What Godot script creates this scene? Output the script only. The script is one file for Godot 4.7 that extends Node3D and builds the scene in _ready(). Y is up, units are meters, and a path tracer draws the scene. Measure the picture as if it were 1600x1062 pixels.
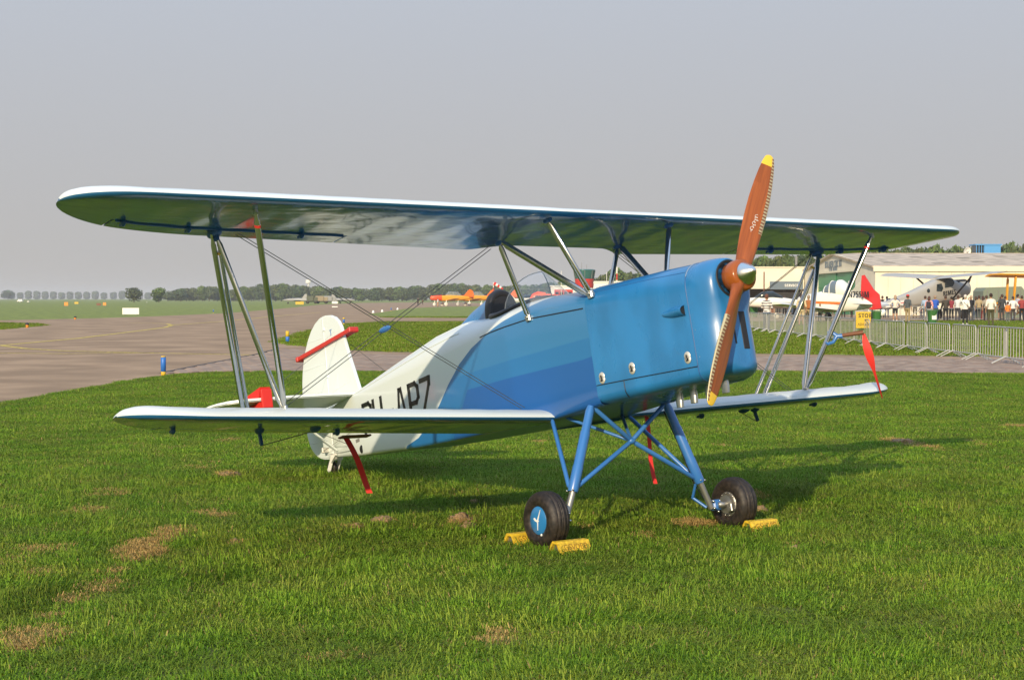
extends Node3D

# ---------------------------------------------------------------- mesh builder
class MB:
	var v := PackedVector3Array()
	var s := PackedInt32Array()
	var c := PackedColorArray()
	var u := PackedVector2Array()
	var col := Color(1, 1, 1)
	var g := 0
	var top := 0
	var xf := Transform3D()

	func tri(a, b, d, ua = Vector2.ZERO, ub = Vector2.ZERO, ud = Vector2.ZERO):
		v.append(xf * a); v.append(xf * b); v.append(xf * d)
		u.append(ua); u.append(ub); u.append(ud)
		c.append(col); c.append(col); c.append(col)
		s.append(g)

	func quad(a, b, d, e):
		tri(a, b, d); tri(a, d, e)

	func flat():
		g = -1

	func smooth():
		top += 1
		g = top

	# turns the triangles added since FROM so that they face outwards
	func orient(from: int):
		var n = v.size()
		var m := Vector3.ZERO
		for i in range(from, n): m += v[i]
		m /= maxf(1.0, n - from)
		var vol := 0.0
		for i in range(from, n, 3):
			vol += (v[i] - m).dot((v[i + 1] - m).cross(v[i + 2] - m))
		if vol > 0.0:
			for i in range(from, n, 3):
				var t = v[i + 1]; v[i + 1] = v[i + 2]; v[i + 2] = t
				var w = u[i + 1]; u[i + 1] = u[i + 2]; u[i + 2] = w
				var k = c[i + 1]; c[i + 1] = c[i + 2]; c[i + 2] = k

	func grid(rows: Array, closed := false, cap := false, uvs: Array = []):
		var from = v.size()
		var nr = rows.size()
		var nc = rows[0].size()
		smooth()
		var last = nc if closed else nc - 1
		for i in nr - 1:
			for j in last:
				var k = (j + 1) % nc
				var a = rows[i][j]; var b = rows[i][k]; var d = rows[i + 1][k]; var e = rows[i + 1][j]
				if uvs.size():
					tri(a, b, d, uvs[i][j], uvs[i][k], uvs[i + 1][k]); tri(a, d, e, uvs[i][j], uvs[i + 1][k], uvs[i + 1][j])
				else:
					if a.distance_squared_to(b) > 1e-12: tri(a, b, d)
					if d.distance_squared_to(e) > 1e-12: tri(a, d, e)
		if cap:
			for end in [0, nr - 1]:
				smooth()
				var m := Vector3.ZERO
				for p in rows[end]: m += p
				m /= nc
				for j in nc:
					var k = (j + 1) % nc
					if end == 0: tri(m, rows[end][k], rows[end][j])
					else: tri(m, rows[end][j], rows[end][k])
		orient(from)

	# an open sheet whose front is the side that faces up (or down)
	func grid_open(rows: Array, up: bool):
		var from = v.size()
		smooth()
		for i in rows.size() - 1:
			for j in rows[0].size() - 1:
				var a = rows[i][j]; var b = rows[i][j + 1]; var d = rows[i + 1][j + 1]; var e = rows[i + 1][j]
				if a.distance_squared_to(b) > 1e-12: tri(a, b, d)
				if d.distance_squared_to(e) > 1e-12: tri(a, d, e)
		var ny := 0.0
		for i in range(from, v.size(), 3): ny += (v[i + 1] - v[i]).cross(v[i + 2] - v[i]).y
		if (ny > 0.0) == up:
			for i in range(from, v.size(), 3):
				var t = v[i + 1]; v[i + 1] = v[i + 2]; v[i + 2] = t
				var w = u[i + 1]; u[i + 1] = u[i + 2]; u[i + 2] = w

	func box(ctr: Vector3, sz: Vector3, b := Basis(), bev := 0.0):
		var from = v.size()
		g = -1
		var h = sz * 0.5
		if bev <= 0.0:
			var p = []
			for i in 8:
				p.append(ctr + b * Vector3(h.x if i & 1 else -h.x, h.y if i & 2 else -h.y, h.z if i & 4 else -h.z))
			quad(p[0], p[1], p[3], p[2]); quad(p[4], p[6], p[7], p[5]); quad(p[0], p[4], p[5], p[1])
			quad(p[2], p[3], p[7], p[6]); quad(p[0], p[2], p[6], p[4]); quad(p[1], p[5], p[7], p[3])
		else:
			var k = h - Vector3(bev, bev, bev)
			var f = func(i, ax): return ctr + b * Vector3((h.x if ax == 0 else k.x) * (1 if i & 1 else -1), (h.y if ax == 1 else k.y) * (1 if i & 2 else -1), (h.z if ax == 2 else k.z) * (1 if i & 4 else -1))
			var faces = [[0, 1, 3, 2, 2], [4, 6, 7, 5, 2], [0, 4, 5, 1, 1], [2, 3, 7, 6, 1], [0, 2, 6, 4, 0], [1, 5, 7, 3, 0]]
			for q in faces:
				quad(f.call(q[0], q[4]), f.call(q[1], q[4]), f.call(q[2], q[4]), f.call(q[3], q[4]))
			for e in [[0, 1, 1, 2], [2, 3, 2, 1], [4, 5, 2, 1], [6, 7, 1, 2], [0, 2, 2, 0], [1, 3, 0, 2], [4, 6, 0, 2], [5, 7, 2, 0], [0, 4, 0, 1], [1, 5, 1, 0], [2, 6, 1, 0], [3, 7, 0, 1]]:
				quad(f.call(e[0], e[2]), f.call(e[1], e[2]), f.call(e[1], e[3]), f.call(e[0], e[3]))
			for i in 8:
				var par = ((i & 1) + ((i >> 1) & 1) + ((i >> 2) & 1)) & 1
				if par == 0: tri(f.call(i, 0), f.call(i, 1), f.call(i, 2))
				else: tri(f.call(i, 0), f.call(i, 2), f.call(i, 1))
			# each small face turned outwards
			for i in range(from, v.size(), 3):
				var nn = (v[i + 1] - v[i]).cross(v[i + 2] - v[i])
				if nn.dot((v[i] + v[i + 1] + v[i + 2]) / 3.0 - xf * ctr) > 0.0:
					var t = v[i + 1]; v[i + 1] = v[i + 2]; v[i + 2] = t
			return
		orient(from)

	# a tube along PTS; R a number or a list; the section is an ellipse: R across, R * DEEP along FORE
	func tube(pts: Array, r, seg := 8, deep := 1.0, fore := Vector3.ZERO, cap := true, closed := false):
		var rows := []
		var n = pts.size()
		var side := Vector3.ZERO
		for i in n:
			var d: Vector3
			if closed: d = (pts[(i + 1) % n] - pts[(i + n - 1) % n]).normalized()
			else: d = (pts[mini(i + 1, n - 1)] - pts[maxi(i - 1, 0)]).normalized()
			if side == Vector3.ZERO:
				var ref = fore if fore != Vector3.ZERO else (Vector3.UP if absf(d.y) < 0.9 else Vector3.RIGHT)
				side = ref
			var f = (side - d * side.dot(d)).normalized()
			side = f
			var w = d.cross(f).normalized()
			var rad: float = r[i] if r is Array else r
			var ring := PackedVector3Array()
			for j in seg:
				var t = TAU * j / seg
				ring.append(pts[i] + f * cos(t) * rad * deep + w * sin(t) * rad)
			rows.append(ring)
		if closed: rows.append(rows[0])
		grid(rows, true, cap and not closed)

	# PROF: (radius, along) pairs about AXIS through O
	func lathe(prof: Array, o: Vector3, axis: Vector3, seg := 24):
		var a = axis.normalized()
		var f = (Vector3.UP if absf(a.y) < 0.9 else Vector3.RIGHT)
		f = (f - a * f.dot(a)).normalized()
		var w = a.cross(f)
		var rows := []
		for p in prof:
			var ring := PackedVector3Array()
			for j in seg:
				var t = TAU * j / seg
				ring.append(o + a * p.y + (f * cos(t) + w * sin(t)) * p.x)
			rows.append(ring)
		grid(rows, true)

	func ball(ctr: Vector3, r: Vector3, b := Basis(), seg := 14, rings := 8):
		var rows := []
		for i in rings + 1:
			var t = PI * i / rings
			var ring := PackedVector3Array()
			for j in seg:
				var q = TAU * j / seg
				ring.append(ctr + b * Vector3(r.x * sin(t) * cos(q), r.y * cos(t), r.z * sin(t) * sin(q)))
			rows.append(ring)
		grid(rows, true)

	# a flat outline (x, y of B) with a thickness along B.z
	func plate(outline: PackedVector2Array, thick: float, t := Transform3D()):
		var from = v.size()
		g = -1
		var ix = Geometry2D.triangulate_polygon(outline)
		var h = thick * 0.5
		for i in range(0, ix.size(), 3):
			var a = outline[ix[i]]; var b = outline[ix[i + 1]]; var d = outline[ix[i + 2]]
			var sgn = (b - a).cross(d - a) > 0
			if not sgn:
				var k = b; b = d; d = k
			tri(t * Vector3(a.x, a.y, h), t * Vector3(b.x, b.y, h), t * Vector3(d.x, d.y, h))
			tri(t * Vector3(a.x, a.y, -h), t * Vector3(d.x, d.y, -h), t * Vector3(b.x, b.y, -h))
		var n = outline.size()
		var area := 0.0
		for i in n: area += outline[i].cross(outline[(i + 1) % n])
		for i in n:
			var a = outline[i]; var b = outline[(i + 1) % n]
			if area < 0:
				var k = a; a = b; b = k
			quad(t * Vector3(a.x, a.y, -h), t * Vector3(b.x, b.y, -h), t * Vector3(b.x, b.y, h), t * Vector3(a.x, a.y, h))
		orient(from)

	func mesh(m: Material) -> ArrayMesh:
		var st := SurfaceTool.new()
		st.begin(Mesh.PRIMITIVE_TRIANGLES)
		for i in v.size():
			if i % 3 == 0:
				var q = s[i / 3]
				st.set_smooth_group(0xFFFFFFFF if q < 0 else q)
			st.set_color(c[i]); st.set_uv(u[i])
			st.add_vertex(v[i])
		st.generate_normals()
		var a = st.commit()
		a.surface_set_material(0, m)
		return a

# ---------------------------------------------------------------- naming helpers
func obj(called: String, mesh: Mesh, parent: Node = self, kind := "") -> MeshInstance3D:
	var o := MeshInstance3D.new()
	o.name = called
	o.mesh = mesh
	parent.add_child(o, true)
	if kind != "": o.set_meta("kind", kind)
	return o

func tag(o: Node, label: String, category: String, group := ""):
	o.set_meta("label", label)
	o.set_meta("category", category)
	if group != "": o.set_meta("group", group)

var counts := {}
func numbered(called: String) -> String:
	counts[called] = counts.get(called, 0) + 1
	return called if counts[called] == 1 else "%s_%03d" % [called, counts[called] - 1]

func thing(called: String, label: String, category: String, at := Vector3.ZERO, yaw := 0.0, group := "") -> Node3D:
	var o := Node3D.new()
	o.name = numbered(called)
	add_child(o)
	o.position = at
	o.rotation.y = yaw
	tag(o, label, category, group)
	return o

func dup(root: Node3D, label := "", at = null, yaw = null) -> Node3D:
	var base = root.name.rstrip("0123456789").trim_suffix("_")
	var r: Node3D = root.duplicate()
	r.name = numbered(base)
	add_child(r)
	if at != null: r.position = at
	if yaw != null: r.rotation.y = yaw
	if label != "": r.set_meta("label", label)
	return r

# ---------------------------------------------------------------- the camera's geometry, used to place things at their real distance
const FOC := 2460.0
const PITCH := -0.026416
const EYE := 1.68
func spot(px: float, py: float, depth: float) -> Vector3:
	var d = Vector3((px - 800.0) / FOC, -(py - 531.0) / FOC, -1.0).rotated(Vector3.RIGHT, PITCH)
	return Vector3(0, EYE, 0) + d * (depth / -d.z)
func gp(px: float, py: float) -> Vector3:
	var d = Vector3((px - 800.0) / FOC, -(py - 531.0) / FOC, -1.0).rotated(Vector3.RIGHT, PITCH)
	return Vector3(0, EYE, 0) + d * (EYE / -d.y)
func gp2(px: float, py: float) -> Vector2:
	var p = gp(px, py)
	return Vector2(p.x, p.z)
func gpoly(a: Array) -> PackedVector2Array:
	var r := PackedVector2Array()
	for i in range(0, a.size(), 2): r.append(gp2(a[i], a[i + 1]))
	return r

# ---------------------------------------------------------------- materials
var M := {}
func lin(r: float, g: float, b: float) -> Color:
	return Color(r, g, b).linear_to_srgb()
func mat(key: String, col: Color, rough := 0.6, metal := 0.0) -> StandardMaterial3D:
	var m := StandardMaterial3D.new()
	m.resource_name = key
	m.albedo_color = col
	m.roughness = rough
	m.metallic = metal
	M[key] = m
	return m
func vmat(key: String, rough := 0.7, metal := 0.0) -> StandardMaterial3D:
	var m = mat(key, Color(1, 1, 1), rough, metal)
	m.vertex_color_use_as_albedo = true
	return m
func noise_tex(freq: float, seed_: int, lo: float, hi: float, size := 512, oct := 4, normal := false, bump := 4.0) -> NoiseTexture2D:
	var n := FastNoiseLite.new()
	n.seed = seed_
	n.frequency = freq
	n.fractal_octaves = oct
	var t := NoiseTexture2D.new()
	t.width = size; t.height = size
	t.seamless = true
	t.noise = n
	if normal:
		t.as_normal_map = true
		t.bump_strength = bump
	else:
		var r := Gradient.new()
		r.set_color(0, Color(lo, lo, lo)); r.set_color(1, Color(hi, hi, hi))
		r.offsets = PackedFloat32Array([0.25, 0.75])
		t.color_ramp = r
	return t
func world_noise(m: StandardMaterial3D, t: Texture2D, sc: float):
	m.albedo_texture = t
	m.uv1_triplanar = true
	m.uv1_world_triplanar = true
	m.uv1_scale = Vector3(sc, sc, sc)

const BLUE := Color(0.022, 0.185, 0.46)
const IVORY := Color(0.66, 0.72, 0.71)

func make_materials():
	var m
	m = mat("blue paint", lin(BLUE.r, BLUE.g, BLUE.b), 0.36); m.clearcoat_enabled = true; m.clearcoat = 0.5; m.clearcoat_roughness = 0.14
	m.roughness_texture = noise_tex(0.02, 5, 0.7, 1.3, 256); m.albedo_texture = noise_tex(0.012, 15, 0.9, 1.0, 256, 5); m.uv1_triplanar = true; m.uv1_scale = Vector3(1.1, 0.5, 1.1)
	m = mat("blue tube", lin(0.035, 0.16, 0.46), 0.3); m.clearcoat_enabled = true; m.clearcoat = 0.4
	m = mat("dark blue", lin(0.02, 0.09, 0.26), 0.35)
	m = mat("ivory fabric", lin(IVORY.r, IVORY.g, IVORY.b), 0.34); m.clearcoat_enabled = true; m.clearcoat = 0.35; m.clearcoat_roughness = 0.12
	m = mat("blue fabric", lin(0.013, 0.095, 0.22), 0.24); m.clearcoat_enabled = true; m.clearcoat = 0.8; m.clearcoat_roughness = 0.08
	m.normal_enabled = true; m.normal_texture = noise_tex(0.012, 9, 0, 1, 512, 2, true, 5.0); m.normal_scale = 0.85
	m.uv1_triplanar = true; m.uv1_scale = Vector3(1.1, 1.1, 0.6)
	m = mat("chrome", lin(0.60, 0.59, 0.56), 0.2, 1.0)
	m = mat("spinner metal", lin(0.72, 0.7, 0.64), 0.22, 1.0)
	m = mat("steel", lin(0.55, 0.54, 0.5), 0.32, 1.0)
	m = mat("dull steel", lin(0.4, 0.39, 0.36), 0.45, 0.9)
	m = mat("wire", lin(0.12, 0.12, 0.11), 0.4, 0.7)
	m = mat("black", lin(0.012, 0.012, 0.014), 0.6)
	m = mat("leather", lin(0.014, 0.013, 0.013), 0.42)
	m.normal_enabled = true; m.normal_texture = noise_tex(0.08, 4, 0, 1, 256, 3, true, 3.0); m.normal_scale = 0.5; m.uv1_triplanar = true; m.uv1_scale = Vector3(6, 6, 6)
	m = mat("brown leather", lin(0.05, 0.03, 0.018), 0.5)
	m = mat("rubber", lin(0.038, 0.027, 0.020), 0.6)
	m.albedo_texture = noise_tex(0.03, 16, 0.45, 1.0, 256, 5)
	m.roughness_texture = noise_tex(0.05, 6, 0.7, 1.3, 256); m.uv1_triplanar = true; m.uv1_scale = Vector3(3, 3, 3)
	m = mat("red cloth", lin(0.72, 0.03, 0.02), 0.6); m.backlight_enabled = true; m.backlight = lin(0.4, 0.015, 0.01)
	m = mat("red paint", lin(0.5, 0.03, 0.022), 0.45)
	m = mat("yellow paint", lin(0.82, 0.54, 0.03), 0.55)
	world_noise(m, noise_tex(0.03, 3, 0.72, 1.0, 256), 4.0)
	m = mat("stencil", lin(0.22, 0.11, 0.012), 0.7)
	m = mat("prop yellow", lin(0.8, 0.5, 0.02), 0.3); m.clearcoat_enabled = true; m.clearcoat = 0.5
	m = mat("wood", lin(0.5, 0.5, 0.5), 0.32); m.clearcoat_enabled = true; m.clearcoat = 0.35; m.clearcoat_roughness = 0.12; m.metallic_specular = 0.3
	m.albedo_texture = wood_image()
	m.albedo_color = Color(1, 1, 1)
	m = mat("brown wood", lin(0.17, 0.065, 0.03), 0.6)
	m = mat("brass", lin(0.62, 0.52, 0.3), 0.4, 0.6)
	m = mat("white decal", lin(0.75, 0.75, 0.72), 0.5)
	m = mat("letter black", lin(0.012, 0.012, 0.014), 0.35)
	m = mat("fastener", lin(0.62, 0.6, 0.54), 0.4, 0.4)
	m = mat("glass", Color(0.93, 0.97, 0.97, 0.09), 0.03); m.transparency = BaseMaterial3D.TRANSPARENCY_ALPHA
	m = mat("dark glass", lin(0.02, 0.03, 0.035), 0.08)
	m = mat("galvanised", lin(0.4, 0.4, 0.38), 0.5, 0.5)
	vmat("vc paint", 0.4)
	vmat("vc gloss", 0.25)
	vmat("vc cloth", 0.85)
	m = vmat("vc leaf", 0.75); m.backlight_enabled = true; m.backlight = lin(0.05, 0.07, 0.01)
	m = vmat("vc grass", 0.8); m.metallic_specular = 0.2; m.backlight_enabled = true; m.backlight = lin(0.10, 0.2, 0.010)
	m = mat("tree trunk", lin(0.06, 0.045, 0.03), 0.9)
	m = mat("cream wall", lin(0.74, 0.69, 0.55), 0.7)
	world_noise(m, noise_tex(0.02, 31, 0.95, 1.0, 256), 0.05)
	m = mat("cream trim", lin(0.7, 0.66, 0.5), 0.65)
	m = mat("roof", lin(0.56, 0.46, 0.35), 0.9)
	world_noise(m, noise_tex(0.015, 32, 0.82, 1.0, 256), 0.12)
	m = mat("roof light", lin(0.22, 0.17, 0.1), 0.5)
	m = mat("green door", lin(0.045, 0.25, 0.11), 0.5)
	m = mat("grey metal", lin(0.2, 0.2, 0.19), 0.55)
	m = mat("grey blue", lin(0.12, 0.16, 0.2), 0.5)
	m = mat("bright blue", lin(0.08, 0.3, 0.62), 0.5)
	m = mat("bin green", lin(0.035, 0.14, 0.03), 0.5)
	m = mat("white paint", lin(0.75, 0.74, 0.7), 0.5)
	m = mat("post blue", lin(0.02, 0.14, 0.5), 0.45)
	m = mat("tower green", lin(0.03, 0.12, 0.11), 0.25)
	m = mat("orange", lin(0.75, 0.25, 0.02), 0.5)
	m = mat("soil", lin(0.2, 0.125, 0.06), 0.95)
	world_noise(m, noise_tex(0.04, 41, 0.5, 1.0, 256), 3.0)
	m = mat("grass ground", lin(0.215, 0.262, 0.03), 0.95)
	world_noise(m, noise_tex(0.02, 42, 0.72, 1.0, 1024, 6), 0.035)
	m = mat("near soil", lin(0.17, 0.225, 0.025), 0.95)
	world_noise(m, noise_tex(0.03, 43, 0.5, 1.0, 512, 5), 0.6)
	m = mat("asphalt", lin(0.365, 0.252, 0.16), 0.92); m.metallic_specular = 0.25
	world_noise(m, noise_tex(0.012, 44, 0.86, 1.0, 1024, 6), 0.025)
	m.normal_enabled = true; m.normal_texture = noise_tex(0.3, 45, 0, 1, 512, 2, true, 1.0); m.normal_scale = 0.15
	m = vmat("paving brick", 0.85)
	m = mat("yellow line", lin(0.74, 0.54, 0.09), 0.8)
	world_noise(m, noise_tex(0.05, 46, 0.65, 1.0, 256), 0.5)

func wood_image() -> ImageTexture:
	var n := FastNoiseLite.new(); n.seed = 77; n.frequency = 0.012; n.fractal_octaves = 4
	var w := 256; var h := 512
	var im := Image.create(w, h, false, Image.FORMAT_RGB8)
	for y in h:
		for x in w:
			var g = n.get_noise_2d(x * 2.2, y * 0.16) * 0.5 + 0.5
			var f = n.get_noise_2d(x * 14.0 + 900.0, y * 0.5) * 0.5 + 0.5
			var t = clampf(g * 0.7 + f * 0.3, 0, 1)
			var cc = Color(0.13, 0.03, 0.007).lerp(Color(0.42, 0.118, 0.022), t)
			im.set_pixel(x, y, cc.linear_to_srgb())
	return ImageTexture.create_from_image(im)

# ---------------------------------------------------------------- start
var rng := RandomNumberGenerator.new()

func _ready():
	rng.seed = 4711
	var cam := Camera3D.new()
	cam.name = "camera"
	cam.position = Vector3(0, EYE, 0)
	cam.rotation.x = PITCH
	cam.fov = 24.354
	cam.near = 0.1
	cam.far = 6000.0
	add_child(cam)
	cam.current = true
	var sun := DirectionalLight3D.new()
	sun.name = "sun"
	add_child(sun)
	var el := deg_to_rad(23.5)
	var travel := Vector3(0.309 * cos(el), -sin(el), -0.951 * cos(el))
	sun.look_at_from_position(Vector3.ZERO, travel)
	sun.light_color = lin(1.0, 0.83, 0.58)
	sun.light_energy = 1.12
	sun.light_angular_distance = 0.7
	sun.shadow_enabled = true
	var env := Environment.new()
	var sky := Sky.new()
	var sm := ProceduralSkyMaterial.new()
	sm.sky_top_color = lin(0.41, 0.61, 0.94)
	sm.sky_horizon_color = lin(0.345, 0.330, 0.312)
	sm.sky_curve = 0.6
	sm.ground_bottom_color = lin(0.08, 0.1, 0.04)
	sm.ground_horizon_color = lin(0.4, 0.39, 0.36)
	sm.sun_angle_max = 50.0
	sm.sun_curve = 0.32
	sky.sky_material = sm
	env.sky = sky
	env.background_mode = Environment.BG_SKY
	env.tonemap_mode = Environment.TONE_MAPPER_LINEAR
	env.tonemap_exposure = 1.43
	env.fog_enabled = true
	env.fog_density = 0.0002
	env.fog_light_color = lin(0.62, 0.64, 0.68)
	env.sdfgi_enabled = true
	env.ssao_enabled = true
	env.ssil_enabled = true
	var we := WorldEnvironment.new()
	we.name = "world_environment"
	we.environment = env
	add_child(we)
	make_materials()
	build_ground()
	build_buildings()
	build_trees()
	build_biplane()
	build_field_things()
	build_barriers()
	build_aircraft()
	build_people()
	build_grass()

# ---------------------------------------------------------------- the blue biplane
var plane: Node3D
const PB := Basis(Vector3(0.53973, 0.25677, 0.80172), Vector3(-0.13735, 0.96645, -0.21706), Vector3(-0.83056, 0.00704, 0.55689))
const PO := Vector3(0.9541, 0.0, -10.9532)

func cv(a: Array, x: float) -> float:
	var n = a.size() / 2
	var up: bool = a[2] > a[0]
	for i in n - 1:
		var x0 = a[i * 2]; var x1 = a[i * 2 + 2]
		if (up and x <= x1) or (not up and x >= x1) or i == n - 2:
			var t = clampf((x - x0) / (x1 - x0), 0, 1)
			return lerpf(a[i * 2 + 1], a[i * 2 + 3], t)
	return a[1]

const YB := [0.2, 0.94, -0.464, 0.952, -0.995, 0.998, -2.07, 1.087, -2.67, 1.143, -3.3, 1.219, -3.86, 1.283, -4.45, 1.37]
const YL := [0.2, 1.625, -0.577, 1.735, -1.144, 1.77, -2.6, 1.785, -3.86, 1.82, -4.45, 1.83]
const YT := [0.2, 1.795, -0.2, 1.848, -0.5, 1.90, -0.75, 1.93, -1.4, 1.965, -1.78, 2.025, -2.24, 2.03, -3.0, 1.965, -3.72, 1.892, -4.45, 1.85]
func fw(x: float) -> float:
	return 0.345 if x > -0.9 else 0.345 + (x + 0.9) * 0.0843

func fus_section(x: float) -> PackedVector3Array:
	var r := PackedVector3Array()
	var w = fw(x); var yb = cv(YB, x); var yl = cv(YL, x); var yt = cv(YT, x)
	var k = minf(0.03, w * 0.4)
	var half := []
	half.append(Vector2(0, yb)); half.append(Vector2(w * 0.5, yb)); half.append(Vector2(w - k, yb)); half.append(Vector2(w - k * 0.3, yb + k * 0.3)); half.append(Vector2(w, yb + k))
	for i in range(1, 6): half.append(Vector2(w, lerpf(yb + k, yl, i / 5.0)))
	for i in range(1, 13):
		var t = PI / 2 * i / 12.0
		half.append(Vector2(w * pow(cos(t), 0.92) if i < 12 else 0.0, yl + (yt - yl) * sin(t)))
	for p in half: r.append(Vector3(x, p.y, p.x))
	for i in range(half.size() - 2, 0, -1): r.append(Vector3(x, half[i].y, -half[i].x))
	return r

func livery() -> ImageTexture:
	var w := 2048; var h := 640
	var im := Image.create(w, h, false, Image.FORMAT_RGB8)
	im.fill(lin(IVORY.r, IVORY.g, IVORY.b))
	var edge := [1.0, -3.25, 1.12, -3.06, 1.192, -2.84, 1.217, -2.6, 1.30, -2.35, 1.40, -2.146, 1.528, -1.94, 1.644, -1.706, 1.72, -1.467, 1.776, -1.144, 1.80, -0.95, 1.82, -0.72, 1.845, -0.55, 1.87, -0.44, 1.95, -0.36, 2.2, -0.33]
	for j in h:
		var y = 2.15 - 1.3 * (j + 0.5) / h
		var px = func(x): return int(clampf((x + 4.7) / 5.0 * w, 0, w))
		var x0 = px.call(cv(edge, y))
		im.fill_rect(Rect2i(x0, j, w - x0, 1), lin(0.032, 0.185, 0.43))
		var x1 = px.call(0.05 - (y - 1.426) / 0.0713)
		if x1 > x0: im.fill_rect(Rect2i(x0, j, x1 - x0, 1), lin(0.019, 0.16, 0.42))
		if y < 1.42:
			var left = px.call(-1.62 - (1.42 - y) * 1.07)
			var right = px.call(0.013 - (y - 1.287) / 0.0825) if y > 1.287 else w
			left = maxi(left, x0)
			if right > left: im.fill_rect(Rect2i(left, j, right - left, 1), lin(0.012, 0.105, 0.38))
	return ImageTexture.create_from_image(im)

func airfoil(s: float, upper: bool) -> float:
	var yt = 0.6 * (0.2969 * sqrt(s) - 0.126 * s - 0.3516 * s * s + 0.2843 * s * s * s - 0.1036 * s * s * s * s)
	var cm = 0.034 / 0.16 * (0.8 * s - s * s) if s < 0.4 else 0.034 / 0.36 * (0.2 + 0.8 * s - s * s)
	return cm + yt if upper else cm - yt

func wing_point(P: Dictionary, z: float, s: float, upper: bool) -> Vector3:
	var az = absf(z)
	var xl = P.xl; var xt = P.xt
	if az > P.zl: xl -= P.dl * (1.0 - pow(maxf(0, 1.0 - pow((az - P.zl) / (P.tip - P.zl), 2.0)), 0.5))
	if az > P.zt: xt += P.dt * (1.0 - pow(maxf(0, 1.0 - pow((az - P.zt) / (P.tip - P.zt), 2.2)), 0.5))
	if P.has("cut") and az < 0.75: xt += P.cut * smoothstep(0.75, 0.42, az)
	var ch = xl - xt
	var rise = P.rise * pow(clampf((az - P.zl) / (P.tip - P.zl), 0, 1), 1.7)
	var y = lerpf(P.y0 + P.y1 * az, P.t0 + P.t1 * maxf(0, az - P.tz), (P.xl - (xl - ch * s)) / (P.xl - P.xt)) + rise
	var rib = 0.0024 * cos(az * TAU / 0.3) * sin(PI * s)
	var thick = ch * (1.0 + 0.8 * pow(clampf((az - P.zl) / (P.tip - P.zl), 0, 1), 2))
	return Vector3(xl - ch * s, y + airfoil(s, upper) * thick + (rib if upper else -rib), z)

func wing_rows(P: Dictionary, z0: float, z1: float, s0: float, s1: float, upper: bool) -> Array:
	var zs := []
	var n = int(ceil(absf(z1 - z0) / 0.05))
	for i in n + 1:
		zs.append(lerpf(z0, z1, float(i) / n))
	for end in [z0, z1]:
		if absf(end) > P.tip - 0.01:
			for e in [0.035, 0.022, 0.012, 0.005]: zs.append(signf(end) * (absf(end) - e))
	zs.sort()
	if z1 < z0: zs.reverse()
	var rows := []
	for z in zs:
		var row := PackedVector3Array()
		for k in 17:
			var t = k / 16.0
			var s = lerpf(s0, s1, t * t if s0 == 0.0 else t)
			row.append(wing_point(P, z, s, upper))
		rows.append(row)
	return rows

# a wing from Z0 to Z1 with ailerons between the given spans; the under side is the part, the upper skin its child
func build_wing(called: String, P: Dictionary, z0: float, z1: float, ail: Array, hinges: Array, strip: bool):
	var cuts := [z0]
	for a in ail: cuts.append(a[0]); cuts.append(a[1])
	cuts.append(z1)
	var lo := MB.new(); var hi := MB.new()
	for i in cuts.size() - 1:
		var se = 0.775 if i % 2 == 1 else 1.0
		lo.grid_open(wing_rows(P, cuts[i], cuts[i + 1], 0.0, se, false), false)
		hi.grid_open(wing_rows(P, cuts[i], cuts[i + 1], 0.0, se, true), true)
		# closes the open ends
		for z in [cuts[i], cuts[i + 1]]:
			lo.flat()
			for k in 16:
				var a = se * pow(k / 16.0, 2); var b = se * pow((k + 1) / 16.0, 2)
				lo.quad(wing_point(P, z, a, false), wing_point(P, z, b, false), wing_point(P, z, b, true), wing_point(P, z, a, true))
		if se < 1.0:
			lo.grid_open([row_of(P, cuts[i], cuts[i + 1], se, true), row_of(P, cuts[i], cuts[i + 1], se, false)], false)
	var o = obj(called, lo.mesh(M["blue fabric"]), plane)
	obj("top_covering", hi.mesh(M["ivory fabric"]), o)
	for a in ail:
		var l := MB.new(); var t := MB.new()
		var e = 0.012
		l.grid_open(wing_rows(P, a[0] + e, a[1] - e, 0.79, 1.0, false), false)
		t.grid_open(wing_rows(P, a[0] + e, a[1] - e, 0.79, 1.0, true), true)
		l.grid_open([row_of(P, a[0] + e, a[1] - e, 0.79, true), row_of(P, a[0] + e, a[1] - e, 0.79, false)], false)
		var q = obj("aileron", l.mesh(M["blue fabric"]), plane)
		obj("top_covering", t.mesh(M["ivory fabric"]), q)
		var st := MB.new()
		var path := []
		for i in 21: path.append(wing_point(P, lerpf(a[0] + 0.03, a[1] - 0.03, i / 20.0), 0.782, false) + Vector3(0, -0.004, 0))
		st.tube(path, 0.007, 6)
		if strip: obj("gap_strip", st.mesh(M["dark blue"]), q)
		for f in hinges:
			var z = f * signf(a[0])
			var p = wing_point(P, z, 0.775, false)
			var hb := MB.new()
			hb.ball(p + Vector3(0.0, -0.014, 0), Vector3(0.034, 0.024, 0.014))
			hb.box(p + Vector3(-0.035, -0.012, 0), Vector3(0.05, 0.018, 0.01))
			obj("hinge", hb.mesh(M["dark blue"]), q)

func row_of(P, z0, z1, s, upper) -> PackedVector3Array:
	var r := PackedVector3Array()
	for i in 25: r.append(wing_point(P, lerpf(z0, z1, i / 24.0), s, upper))
	return r

func strut(called: String, a: Vector3, b: Vector3, r: float, m: String, deep := 1.0, parent: Node = plane) -> MeshInstance3D:
	var k := MB.new()
	var d = (b - a)
	k.tube([a, a + d * 0.03, a + d * 0.06, b - d * 0.06, b - d * 0.03, b], [r * 0.55, r * 0.6, r, r, r * 0.6, r * 0.55], 12, deep, Vector3.RIGHT)
	return obj(called, k.mesh(M[m]), parent)

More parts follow.
